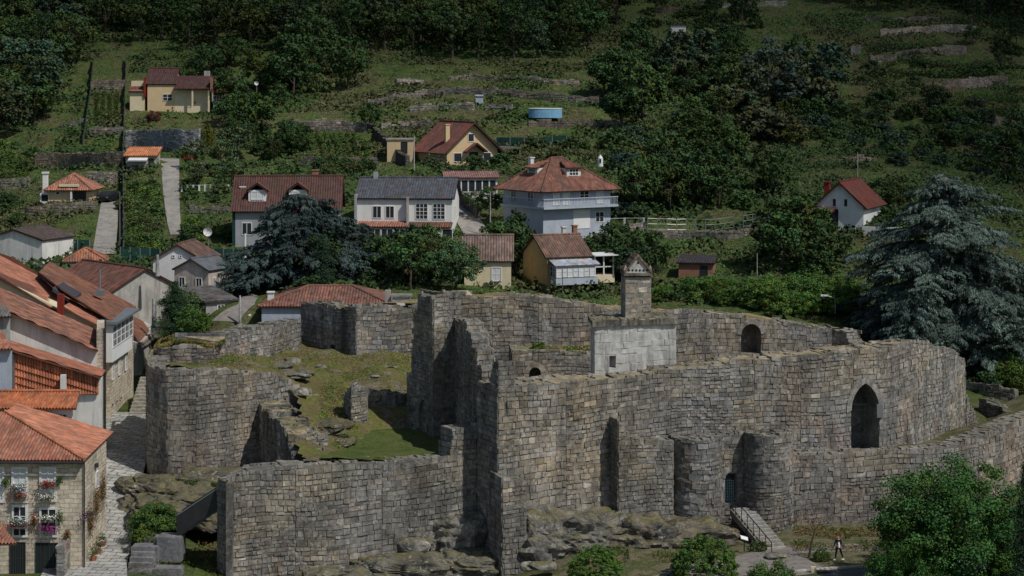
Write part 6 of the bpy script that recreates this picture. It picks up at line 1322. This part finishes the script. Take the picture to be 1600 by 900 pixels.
# vine rows
rs = np.random.RandomState(5)
def rows(label, a, b, c, d, n_, h=.9, name='vine_row', cat='vines', group=None, col=(.06, .095, .022), ls=.22):
    for k in range(n_):
        f = (k+.5)/n_; p0 = (a[0]*(1-f)+c[0]*f, a[1]*(1-f)+c[1]*f); p1 = (b[0]*(1-f)+d[0]*f, b[1]*(1-f)+d[1]*f); A = G(*p0); B = G(*p1); L = (B-A).length; m_ = int(L*90)
        t = rs.rand(m_); q = np.array(A)[None]*(1-t[:, None])+np.array(B)[None]*t[:, None]+rs.randn(m_, 3)*np.array([.18, .18, .22]); q[:, 2] = terr(q[:, 0], q[:, 1])+h*rs.uniform(.1, 1, m_)*(.7+.5*vn(q[:, 0], q[:, 1], 1.3))
        me = quads_mesh(name, q-np.array(A), rs.randn(m_, 3)+np.array([0, 0, .6]), ls*rs.uniform(.6, 1.4, m_), np.array(col)*rs.uniform(.6, 1.5, (m_, 1)), M['leaf']); o = bpy.data.objects.new(name, me); C.objects.link(o); o.location = A; tag(o, label, cat, group)
rows('row of vegetables in the plot right of the garden trees', (455,212), (462,258), (560,212), (592,256), 9, .8, 'vegetable_row', 'vegetables', 'vegetable rows')
rows('row of vines on the right hillside above the cedar', (1478,160), (1590,150), (1480,196), (1595,188), 5, 1.3, group='right hillside vines', col=(.05, .07, .02)); rows('row of vines at the upper right between terrace walls', (1345,75), (1510,68), (1370,90), (1510,82), 3, 1.0, group='upper right vines', col=(.04, .06, .02))
rows('row of vines on the right terrace below the dark wall', (1375,108), (1540,100), (1400,128), (1560,120), 4, 1.1, group='middle right vines', col=(.045, .07, .02))
rows('orchard row in the bright plot at the left edge', (2,250), (2,285), (48,250), (45,285), 4, .9, 'crop_row', 'crops', 'left plot crop rows', (.06, .1, .02)); rows('crop row between the plot fences at upper left', (146,150), (146,200), (188,150), (186,200), 4, .7, 'crop_row', 'crops', 'upper left crop rows', (.05, .075, .02))
rows('crop row left of the driveway', (200,290), (200,380), (248,290), (252,380), 6, .8, 'crop_row', 'crops', 'driveway crop rows', (.06, .09, .025))
# meadow grass and weeds over the hillside
rs = np.random.RandomState(9); NN = 330000
y = 183+(430-183)*rs.rand(NN)**.85; x = y*rs.uniform(-.285, .285, NN)
a = vn(x, y, 7, 7)*.6+vn(x, y, 2.6, 8)*.4; keep = np.ones(NN, bool)
for c, r_ in ROADS: keep &= (x-c.x)**2+(y-c.y)**2 > r_*r_*.8
x, y, a = x[keep], y[keep], a[keep]; m_ = len(x); rough = sst(.46, .6, a)
tone = vn(x, y, 16, 9); base = np.where((tone > .62)[:, None], np.array([[.14, .14, .055]]), np.where((tone > .42)[:, None], np.array([[.10, .15, .042]]), np.array([[.07, .115, .035]])))
dim = 1-.35*sst(265, 330, y)
col = base*rs.uniform(.6, 1.45, (m_, 1))*(1-.45*rough[:, None]); s = (.2+.34*rough)*rs.uniform(.6, 1.4, m_)
p = np.stack([x, y, terr(x, y)+.05+rough*rs.rand(m_)*.65], 1); me = quads_mesh('meadow_grass', p, rs.randn(m_, 3)*.6+np.array([0, -.3, .7]), s, col, M['leaf'])
o = bpy.data.objects.new('meadow_grass', me); C.objects.link(o); tag(o, kind='stuff')
NN = 150000; y = rs.uniform(195, 380, NN); x = y*rs.uniform(-.285, .285, NN); a = vn(x, y, 9, 41)*.6+vn(x, y, 3.5, 42)*.4; px = x/y*F+800
thr = np.where((px > 930) & (y > 225), .49, .64); kk = a > thr
for c_, r_ in ROADS: kk &= (x-c_.x)**2+(y-c_.y)**2 > r_*r_
x, y, a, thr = x[kk], y[kk], a[kk], thr[kk]; m_ = len(x); hh = np.clip((a-thr)*9, 0, 1)*1.3
hue = vn(x, y, 12, 43)[:, None]; c = (np.array([[.045, .08, .026]])*(1-hue)+np.array([[.085, .115, .04]])*hue)*rs.uniform(.55, 1.5, (m_, 1)); p = np.stack([x, y, terr(x, y)+.05+hh*rs.rand(m_)**.6*(.5+vn(x, y, 1.6, 44))], 1)
o = bpy.data.objects.new('bramble_scrub', quads_mesh('bramble_scrub', p, rs.randn(m_, 3)*.6+np.array([0, -.3, .7]), .36*rs.uniform(.5, 1.4, m_), c, M['leaf'])); C.objects.link(o); tag(o, kind='stuff')
NN = 80000; y = rs.uniform(285, 440, NN); x = y*rs.uniform(-.285, .285, NN); z = terr(x, y); px = x/y*F+800; py = HY+(CZ-z)/y*F
eg = np.array([edge(min(max(q, -50), 1650)) for q in px]); kk = py < eg-2-14*(vn(x, y, 6, 21)-.3); x, y, z = x[kk], y[kk], z[kk]; m_ = len(x)
c = np.array([[.035, .06, .022]])*rs.uniform(.5, 1.5, (m_, 1))*(.6+.8*vn(x, y, 5, 22))[:, None]; p = np.stack([x, y, z+rs.rand(m_)*(.6+3.6*vn(x, y, 4, 23)**1.5)], 1)
o = bpy.data.objects.new('undergrowth', quads_mesh('undergrowth', p, rs.randn(m_, 3)*.6+np.array([0, -.3, .7]), .6*rs.uniform(.5, 1.4, m_), c, M['leaf'])); C.objects.link(o); tag(o, kind='stuff')
# tufts inside the castle and on the banks
def tufts(name, fn, boxes, n_, cols, ls, hgt):
    P_, C_ = [], []
    for (px0, px1, y0, y1) in boxes:
        k = n_; Y = rs.uniform(y0, y1, k); px = rs.uniform(px0, px1, k); xx = (px-800)*Y/F; a = vn(xx, Y, 1.8, 11); kk = a > .42; xx, Y = xx[kk], Y[kk]; P_.append(np.stack([xx, Y, fn(xx, Y)], 1)); ci = (vn(xx, Y, 1.5, 12)*2.4*len(cols)/2.0).astype(int) % len(cols); C_.append(np.array(cols)[ci]*rs.uniform(.6, 1.4, (len(xx), 1)))
    p = np.concatenate(P_); c = np.concatenate(C_); p[:, 2] += rs.rand(len(p))*hgt
    me = quads_mesh(name, p, rs.randn(len(p), 3)*.7+np.array([0, -.2, .7]), ls*rs.uniform(.5, 1.5, len(p)), c, M['leaf'], .5); o = bpy.data.objects.new(name, me); C.objects.link(o); tag(o, kind='stuff')
yf2 = lambda a, b: yardf(a, b)+(vn(a, b, 2.4, 5)-.5)*.6+(vn(a, b, .9, 6)-.5)*.3
tufts('courtyard_weeds', yf2, [(420,645,154,168),(250,400,149,163),(500,560,141,154)], 7000, [(.09, .13, .03), (.19, .17, .05), (.15, .11, .05), (.06, .09, .02)], .12, .15)
tufts('wall_top_grass', lambda a, b: np.interp(a/b*F+800, [238,250,272,310,335,350], [ZP(556,157.5), ZP(546,155.8), ZP(541,155.2), ZP(542,155.4), ZP(545,156), ZP(534,157.5)])+.03, [(240,352,156.0,161.0)], 12000, [(.17, .17, .05), (.24, .19, .09), (.12, .14, .04)], .14, .2)
tufts('ledge_grass', lambda a, b: a*0+ZP(551, 163.6), [(803,922,163.4,166.8)], 7000, [(.08, .12, .03), (.13, .14, .04), (.18, .15, .07)], .14, .25)
tufts('bank_weeds', lambda a, b: terr(a, b)+.08, [(205,350,128,146),(900,1120,127,135),(1240,1420,133,140)], 6000, [(.08, .12, .03), (.16, .13, .06), (.05, .08, .02)], .15, .25)
# ------------------------------------------------------------------ flowers on the flower house
def flowers(label, px, py, Y, w_, h, col, green=.4, n_=420, name='flower_box', box=True, yo=-.25):
    o = empty(name, P(px, py, Y)+W((0, yo, 0)), label, 'flower box' if box else 'flowers'); r = np.random.RandomState(int(px*7+py)); p = r.randn(n_, 3)*np.array([w_*.28, .1, h*.3]); gm = r.rand(n_) < green
    c = np.where(gm[:, None], np.array([[.05, .09, .02]]), np.array([col]))*r.uniform(.7, 1.3, (n_, 1)); p[:, 2] += h*.15
    me = quads_mesh('blossom', p, r.randn(n_, 3)+np.array([0, -1, .4]), .09*r.uniform(.6, 1.4, n_), np.clip(c, 0, .9), M['flower']); b = bpy.data.objects.new('blossom', me); C.objects.link(b); b.parent = o
    if box: mb = MB(); mb.box(-w_*.4, w_*.4, -.1, .12, -.25, -.02); mb.build('planter', M['wood'], o)
Y = 129.5; WH = (.7, .7, .68); RDf = (.3, .02, .03); MGf = (.35, .02, .2)
for a in [('white flowers under the upper left window of the flower house', 30, 759, .95, .35, WH), ('crimson flowers hanging low under the upper left window', 31, 776, 1.0, .5, RDf), ('dark red flowers across the upper right window', 75, 757, 1.0, .35, RDf), ('white flowers at the foot of the upper right window', 74, 776, 1.0, .4, WH),
          ('white flowers with red edges under the lower left window', 30, 815, 1.1, .4, WH), ('dark red flowers trailing left under the lower left window', 28, 819, 1.6, .3, RDf), ('bright magenta flowers under the lower right window', 76, 828, 1.05, .75, MGf), ('white blossoms with greenery across the lower right window', 76, 809, 1.0, .3, WH)]:
    flowers(a[0], a[1], a[2], Y, a[3], a[4], a[5])
for a in [('hanging red plant between the two lower windows', 55, 815, .4, .8, RDf), ('hanging green plant right of the upper right window', 93, 752, .4, .45, (.05, .09, .02)), ('hanging plant left of the upper left window', 10, 755, .45, .5, (.05, .09, .02)), ('hanging green plant right of the lower right window', 94, 812, .35, 1.0, (.06, .09, .03)), ('purple flowers hanging at the corner downpipe', 138, 806, .7, .6, (.18, .02, .16)), ('rust red creeper by the garage door', 106, 836, .4, .5, (.2, .05, .03))]:
    flowers(a[0], a[1], a[2], Y, a[3], a[4], a[5], .55, 260, 'hanging_plant', False, -.15)
for i, (Yk, pyk, lab) in enumerate([(131.5, 815, 'rust brown climbing plant low on the street side wall of the flower house'), (133.5, 785, 'rust brown climbing plant in the middle of the street side wall'), (135.5, 765, 'reddish climbing plant at the far end of the street side wall')]):
    o = empty('climbing_plant', W((xr+.15, Yk, ZP(pyk, Yk))), lab, 'climber'); r = np.random.RandomState(i); n_ = 500; p = r.randn(n_, 3)*np.array([.06, .45, .55])
    me = quads_mesh('leaves', p, r.randn(n_, 3)+np.array([1, 0, .3]), .12*r.uniform(.6, 1.4, n_), np.where((r.rand(n_) < .6)[:, None], np.array([[.17, .07, .04]]), np.array([[.05, .08, .02]]))*r.uniform(.7, 1.3, (n_, 1)), M['leaf']); b = bpy.data.objects.new('leaves', me); C.objects.link(b); b.parent = o
for i, (px, Yk, col) in enumerate([(122, 131.0, (.35, .13, .07)), (128, 132.4, (.3, .11, .06)), (133, 133.8, (.33, .12, .06))]):
    x = X(px, Yk)+.3; o = empty('flower_pot', W((xr+.45, Yk, TZ(xr+.45, Yk)+.07)), ('terracotta pot nearest the garage at the street wall', 'middle terracotta pot of the street wall', 'farthest terracotta pot of the street wall')[i], 'flower pot'); mb = MB(); mb.tube((0, 0, 0), (0, 0, .38), .16, .23, 12, col); mb.build('pot', M['tile'], o)
    r = np.random.RandomState(i+9); p = r.randn(200, 3)*np.array([.18, .18, .2])+np.array([0, 0, .6]); me = quads_mesh('plant', p, r.randn(200, 3)+np.array([0, 0, .5]), .1*r.uniform(.6, 1.4, 200), np.array([[.08, .09, .03]])*r.uniform(.6, 1.4, (200, 1)), M['leaf']); b = bpy.data.objects.new('plant', me); C.objects.link(b); b.parent = o
# ------------------------------------------------------------------ ramp, stone blocks, steps
rp = empty('entrance_ramp', P(315, 830, 132), 'dark steel ramp with a solid side panel rising to the castle gate', 'ramp'); mb = MB()
a = P(276, 838, 131.6); b = P(352, 788, 130.6); dz = W((0, 0, 1.35)); th = W((0, .08, 0))
mb.hexa([a, b, b+th, a+th, a+dz, b+dz, b+th+dz, a+th+dz]); rel(mb.build('side_panel', M['steel'], rp), rp)
mb = MB(); k = W((0, 2.0, 0)); lo = W((0, 0, -.15)); mb.hexa([a+th+lo, b+th+lo, b+k+lo, a+k+lo, a+th+W((0, 0, .05)), b+th+W((0, 0, .05)), b+k+W((0, 0, .05)), a+k+W((0, 0, .05))]); rel(mb.build('deck', M['wood'], rp), rp)
mb = MB(); a2, b2 = a+k, b+k; mb.hexa([a2, b2, b2+th, a2+th, a2+dz, b2+dz, b2+th+dz, a2+th+dz]); rel(mb.build('side_panel', M['steel'], rp), rp)
mb = MB(); mb.tube(a+dz+W((0, .04, .06)), b+dz+W((0, .04, .06)), .05); rel(mb.build('handrail', M['metal'], rp), rp)
mb = MB(); q = P(353, 895, 129.0); mb.hexa([q+W((0, 0, -.5)), q+W((.42, 0, -.5)), q+W((.42, 3, -.5)), q+W((0, 3, -.5)), q+W((0, 0, 6.0)), q+W((.42, 0, 6.0)), q+W((.42, 3, 6.0)), q+W((0, 3, 6.0))], (.16, .15, .14)); o = mb.build('shade_toned_jamb', M['stone_dark']); tag(o, 'tall stone gate jamb coloured dark as shade where the steel ramp meets the front wall', 'gate post')  # dark colour paints in the shade on the left end of the front wall
import bmesh
def block(label, px, py, Y, w_, d, h, rz, steps=0):
    o = empty('granite_block', P(px, py, Y), label, 'granite block', None, R(rz)); me = bpy.data.meshes.new('block'); bm = bmesh.new(); bmesh.ops.create_cube(bm, size=1)
    for v in bm.verts: v.co = Vector((v.co.x*w_, v.co.y*d+d/2, v.co.z*h+h/2))
    bmesh.ops.bevel(bm, geom=bm.edges[:], offset=.06, segments=2, affect='EDGES'); bm.to_mesh(me); bm.free(); a = me.color_attributes.new('Col', 'FLOAT_COLOR', 'POINT'); a.data.foreach_set('color', np.tile([.2, .195, .2, 1], len(me.vertices))); me.materials.append(M['slab']); b = bpy.data.objects.new('block', me); C.objects.link(b); b.parent = o
    for k in range(steps): mb = MB(); mb.box(-w_*.42, w_*.42, -.35*(k+1), -.35*k, -.1, h-.28*(k+1), (.24, .23, .23)); mb.build('step', M['slab'], o)
block('tall grey granite block right of the carved steps beside the ramp', 263, 880, 131, 1.7, 1.5, 1.75, -4); block('broad grey granite block with steps cut in its front', 225, 888, 130.6, 1.9, 1.3, 1.45, -4, 3)
block('slanting granite block behind the stepped one', 236, 862, 132.5, 1.3, 1.6, 1.0, -20); block('low granite block at the bottom edge with a step in front', 222, 916, 128.2, 2.0, 1.2, .95, -3, 2); block('low wide granite block at the bottom edge right of the others', 260, 915, 128.2, 1.9, 1.2, 1.1, -3)
# castle steps: from the little door down to the path
ss = empty('castle_steps', P(1180, 830, 136), 'flight of pale stone steps rising from the path to the little arched door', 'stairs'); A = P(1141, 790, 139.6); B = P(1206, 868, 132.6); n_ = 14; dv_ = (B-A); hd = W((dv_.x, dv_.y, 0)); hd.normalize(); sd = W((hd.y, -hd.x, 0)); sd = -sd if sd.x < 0 else sd; tread = W((dv_.x, dv_.y, 0)).length/n_
for k in range(n_):
    mb = MB(); c = A+W((dv_.x, dv_.y, 0))*(k+.5)/n_; zt_ = A.z+(B.z-A.z)*(k+.3)/n_; c.z = zt_-.3; mb.obox(c+sd*.9, hd, sd, tread*.72, 1.5, .16, (.33, .315, .29)); rel(mb.build('step', M['slab'], ss), ss)
mb = MB()
a_, b_2 = A-W((0, 0, .75)), B-W((0, 0, .6)); mb.hexa([a_, b_2, b_2+sd*1.8, a_+sd*1.8, a_+W((0, 0, .5)), b_2+W((0, 0, .35)), b_2+sd*1.8+W((0, 0, .35)), a_+sd*1.8+W((0, 0, .5))], (.2, .19, .17)); rel(mb.build('stringer', M['stone_dark'], ss), ss)
mb = MB()
for k in range(8): q = A.lerp(B, k/7)-sd*.02; mb.tube(q-W((0, 0, .2)), q+W((0, 0, .9)), .03, .03, 6)
mb.tube(A-sd*.02+W((0, 0, .9)), B-sd*.02+W((0, 0, .9)), .035, .035, 6); rel(mb.build('handrail', M['black'], ss), ss)
gt = empty('gate', P(1142, 787, 140.95), 'pale turquoise lattice gate in the little arched castle door', 'gate'); mb = MB()
for k in range(5): mb.box(-.42+k*.15, -.38+k*.15, 0, .05, 0, 1.75+.1*math.sin(k), (.5, .6, .6))
for k in range(9): mb.box(-.42, .22, .01, .04, .08+k*.2, .13+k*.2, (.5, .6, .6))
mb.build('lattice', M['turq'], gt)
ib = empty('information_board', P(1163, 858, 133.2), 'small tilted white information board near the foot of the steps', 'sign'); mb = MB(); mb.hexa([(-.25, -.15, .75), (.25, -.15, .6), (.25, .15, .75), (-.25, .15, .9), (-.25, -.15, .79), (.25, -.15, .64), (.25, .15, .79), (-.25, .15, .94)], (.8, .8, .8)); mb.build('panel', M['white'], ib); mb = MB(); mb.tube((0, 0, -.2), (0, 0, .75), .04); mb.build('post', M['steel'], ib)
lb = empty('low_wall', P(1262, 880, 130), 'slanting low grey wall coping at the edge of the path near the person', 'wall'); mb = MB(); a = P(1232, 878, 130.6); b = P(1274, 893, 128.6); mb.hexa([a-W((0, 0, .5)), b-W((0, 0, .5)), b+W((.35, .3, -.5)), a+W((.35, .3, -.5)), a, b, b+W((.35, .3, 0)), a+W((.35, .3, 0))], (.3, .3, .3)); rel(mb.build('coping', M['slab'], lb), lb)
wb = empty('meter_box', P(1271, 903, 127.6), 'small cream box on a post by the road edge', 'box'); addbox(wb, 'housing', 'cream', -.18, .18, -.1, .1, .3, .75); addbox(wb, 'post', 'steel', -.04, .04, -.04, .04, -.3, .3)
tb = empty('litter_bin', P(1287, 905, 127.6), 'dark open litter bin by the road edge', 'bin'); addbox(tb, 'body', 'black', -.45, .5, -.2, .2, 0, .5); addbox(tb, 'rim', 'steel', -.5, .55, -.24, .24, .5, .56)
# leaning little tree trunk at the path
tt = empty('young_tree', P(1263, 872, 131.2), 'thin leaning young tree with a sparse crown beside the path', 'tree'); mb = MB(); mb.tube((0, 0, -.3), (.18, 0, .9), .09, .08); mb.tube((.18, 0, .9), (.42, 0, 1.8), .08, .05); mb.tube((.42, 0, 1.8), (.1, .1, 2.4), .04, .02); mb.tube((.42, 0, 1.8), (.8, 0, 2.5), .04, .02); mb.build('trunk', M['bark'], tt)
r = np.random.RandomState(4); p = r.randn(420, 3)*np.array([.85, .6, .42])+np.array([.1, 0, 2.6]); b = bpy.data.objects.new('crown', quads_mesh('crown', p, r.randn(420, 3)+np.array([0, 0, .4]), .12*r.uniform(.6, 1.4, 420), np.array([[.11, .06, .04]])*r.uniform(.6, 1.5, (420, 1)), M['leaf'])); C.objects.link(b); b.parent = tt
# arch crossbar: wooden platform rail across the big arch
rlz = empty('viewing_platform', P(1351, 640, 147), 'pale railing and small platform hung inside the big pointed arch', 'railing'); mb = MB(); a = P(1333, 632, 146.6); b = P(1371, 631, 147); mb.tube(a, b, .05, .05, 6); mb.tube(a-W((0, 0, .4)), b-W((0, 0, .4)), .03, .03, 6); rel(mb.build('rail', M['metal'], rlz), rlz); mb = MB(); q = P(1374, 642, 145.4); mb.box(q.x-.2, q.x+.25, q.y-.1, q.y+.3, q.z-.5, q.z+.5, (.5, .5, .5)); rel(mb.build('bracket', M['metal'], rlz), rlz)
sg_ = empty('notice', P(478, 712, 138), 'tiny white notice plate behind the front wall', 'sign'); addbox(sg_, 'plate', 'white', -.13, .13, -.02, .02, .1, .35); addbox(sg_, 'post', 'steel', -.02, .02, 0, .03, -.5, .1)
# ------------------------------------------------------------------ person walking
def skinned(name, verts, edges, radii, mat, parent, sub=2, root=0):
    me = bpy.data.meshes.new(name); me.from_pydata(verts, edges, []); me.update(); o = bpy.data.objects.new(name, me); C.objects.link(o)
    m1 = o.modifiers.new('s', 'SKIN'); 
    for i, r_ in enumerate(radii): me.skin_vertices[0].data[i].radius = (r_, r_) if not isinstance(r_, tuple) else r_; me.skin_vertices[0].data[i].use_root = (i == root)
    m1.use_smooth_shade = True; m2 = o.modifiers.new('b', 'SUBSURF'); m2.levels = sub; m2.render_levels = sub
    dg = bpy.context.evaluated_depsgraph_get(); bpy.context.view_layer.update(); nm = bpy.data.meshes.new_from_object(o.evaluated_get(bpy.context.evaluated_depsgraph_get())); bpy.data.objects.remove(o)
    nm.materials.clear(); nm.materials.append(mat)
    a = nm.color_attributes.new('Col', 'FLOAT_COLOR', 'POINT'); a.data.foreach_set('color', np.ones(len(nm.vertices)*4)); q = bpy.data.objects.new(name, nm); C.objects.link(q); q.parent = parent; return q
def mkskin(name, V, E, Rr, mat, parent, sub=2):
    me = bpy.data.meshes.new(name+'_base'); me.from_pydata(V, E, []); o = bpy.data.objects.new(name, me); C.objects.link(o); bpy.context.view_layer.objects.active = o
    o.modifiers.new('s', 'SKIN')
    if not me.skin_vertices:
        bm = bmesh.new(); bm.from_mesh(me); bm.verts.layers.skin.verify(); bm.to_mesh(me); bm.free()
    for i, r_ in enumerate(Rr): me.skin_vertices[0].data[i].radius = (r_, r_) if not isinstance(r_, tuple) else r_; me.skin_vertices[0].data[i].use_root = (i == 0)
    o.modifiers['s'].use_smooth_shade = True; m2 = o.modifiers.new('b', 'SUBSURF'); m2.levels = sub; m2.render_levels = sub
    bpy.context.view_layer.update(); nm = bpy.data.meshes.new_from_object(o.evaluated_get(bpy.context.evaluated_depsgraph_get())); bpy.data.objects.remove(o)
    nm.materials.clear(); nm.materials.append(mat); q = bpy.data.objects.new(name, nm); C.objects.link(q); q.parent = parent; return q
gx_, gy_ = X(1310, 130.3), 130.3
pe = empty('person', (gx_, gy_, TZ(gx_, gy_)+.07), 'person walking in a dark jacket, white top, black trousers and white shoes on the verge', 'person', None, R(0))
V = [(0, 0, .93), (0, 0, 1.08), (0, 0, 1.28), (0, 0, 1.41), (0, 0, 1.48), (.0, -.01, 1.56), (0, -.01, 1.63),
     (-.17, 0, 1.37), (-.24, -.03, 1.12), (-.3, -.12, .95), (.16, 0, 1.37), (.2, .05, 1.12), (.16, -.08, .95),
     (-.09, 0, .88), (-.16, -.02, .5), (-.2, 0, .1), (.1, 0, .88), (.2, .0, .5), (.34, .06, .13)]
E = [(0, 1), (1, 2), (2, 3), (3, 4), (4, 5), (5, 6), (3, 7), (7, 8), (8, 9), (3, 10), (10, 11), (11, 12), (0, 13), (13, 14), (14, 15), (0, 16), (16, 17), (17, 18)]
Rr = [(.13, .1), (.11, .09), (.14, .1), (.08, .07), .045, .078, .07, .055, .042, .03, .055, .042, .03, .085, .058, .038, .085, .058, .038]
mkskin('body', V, E, Rr, M['skin'], pe)
mkskin('jacket', [(0, 0.01, .98), (0, 0.01, 1.15), (0, .01, 1.3), (0, 0.01, 1.4), (-.17, 0, 1.38), (-.245, -.02, 1.13), (-.3, -.11, .98), (.16, 0, 1.38), (.205, .05, 1.13), (.165, -.07, .98)], [(0, 1), (1, 2), (2, 3), (3, 4), (4, 5), (5, 6), (3, 7), (7, 8), (8, 9)], [(.15, .1), (.14, .1), (.165, .12), (.1, .09), .072, .058, .045, .072, .058, .045], M['navy'], pe)
mkskin('trousers', [(0, 0, .95), (-.09, 0, .86), (-.16, -.02, .5), (-.2, 0, .14), (.1, 0, .86), (.2, 0, .5), (.33, .055, .17)], [(0, 1), (1, 2), (2, 3), (0, 4), (4, 5), (5, 6)], [(.145, .11), .1, .07, .052, .1, .07, .052], M['black'], pe)
mkskin('shirt', [(.03, -.06, .82), (.02, -.06, 1.0), (.0, -.06, 1.25)], [(0, 1), (1, 2)], [(.17, .1), (.1, .08), (.05, .07)], M['white'], pe)
for sgn, (x, y_, z) in ((-1, (-.22, 0, .04)), (1, (.36, .05, .06))): mkskin('shoe', [(x+.05, y_, z+.01), (x-.03, y_-.02, z), (x-.15, y_-.05, z-.01)], [(0, 1), (1, 2)], [.05, .055, .04], M['white'], pe)
mkskin('hair', [(.02, .03, 1.66), (.045, .05, 1.58), (.05, .06, 1.44)], [(0, 1), (1, 2)], [.095, .085, .05], M['hair'], pe)
for sgn, (x, y_, z) in ((-1, (-.31, -.14, .92)), (1, (.16, -.1, .92))):
    Vh = [(x, y_, z+.03), (x, y_-.01, z-.03)]; Eh = [(0, 1)]; Rh = [.026, .034]
    for f in range(4): k = len(Vh); Vh += [(x+(f-1.5)*.018, y_-.02, z-.07), (x+(f-1.5)*.02, y_-.035, z-.11+abs(f-1.5)*.01)]; Eh += [(1, k), (k, k+1)]; Rh += [.009, .007]
    k = len(Vh); Vh += [(x+.035, y_-.02, z-.02), (x+.045, y_-.03, z-.055)]; Eh += [(0, k), (k, k+1)]; Rh += [.011, .008]
    mkskin('hand', Vh, Eh, Rh, M['skin'], pe, 1)
# face
mb = MB(); mb.box(-.085, -.06, -.06, -.035, 1.575, 1.6, (.5, .3, .22)); mb.build('nose', M['skin'], pe)
# ------------------------------------------------------------------ clouds: unseen meshes added out of frame to shade the hill and right side
m, n, b = newmat('shade_cloud_white'); b.inputs['Base Color'].default_value = (.9, .9, .9, 1); b.inputs['Roughness'].default_value = 1
out_ = [x for x in n.nodes if x.type == 'OUTPUT_MATERIAL'][0]; tr = N(n, 'ShaderNodeBsdfTransparent'); mx = N(n, 'ShaderNodeMixShader')
tc_ = N(n, 'ShaderNodeTexCoord'); ln = N(n, 'ShaderNodeVectorMath', operation='LENGTH'); mp = N(n, 'ShaderNodeMapping'); mp.inputs['Scale'].default_value = (1, 1, 0); n.links.new(tc_.outputs['Object'], mp.inputs[0]); n.links.new(mp.outputs[0], ln.inputs[0])
fall = ramp(n, ln.outputs['Value'], [(.5, .5), (.98, 0)]); nz = ramp(n, noise(n, 3.2, 4, .55, 0, tc_.outputs['Object']), [(.35, .75), (.65, 1.1)]); al = mixc(n, fall, nz, 1, 'MULTIPLY')
n.links.new(al, mx.inputs[0]); n.links.new(tr.outputs[0], mx.inputs[1]); n.links.new(b.outputs[0], mx.inputs[2]); n.links.new(mx.outputs[0], out_.inputs['Surface'])
def shade_cloud(cx, cy, cz, rx, ry, H=420, rz=0):
    k = H/sdir.z; c = W((cx, cy, cz))+sdir*k; bm = bmesh.new(); bmesh.ops.create_icosphere(bm, subdivisions=4, radius=1)
    for v in bm.verts: d_ = v.co.copy(); v.co = d_*(1+.0*mn.fractal(d_*2, 1, 2, 3)); v.co.z *= 1+.3*mn.noise(d_*3)
    me = bpy.data.meshes.new('shade_cloud'); bm.to_mesh(me); bm.free(); me.materials.append(m); me.polygons.foreach_set('use_smooth', [True]*len(me.polygons)); o = bpy.data.objects.new('shade_cloud', me); C.objects.link(o); o.location = c; o.scale = (rx, ry, 22); o.rotation_euler = (0, 0, rz); tag(o, kind='structure')
shade_cloud(-20, 465, 60, 330, 170); shade_cloud(150, 290, 40, 125, 190)
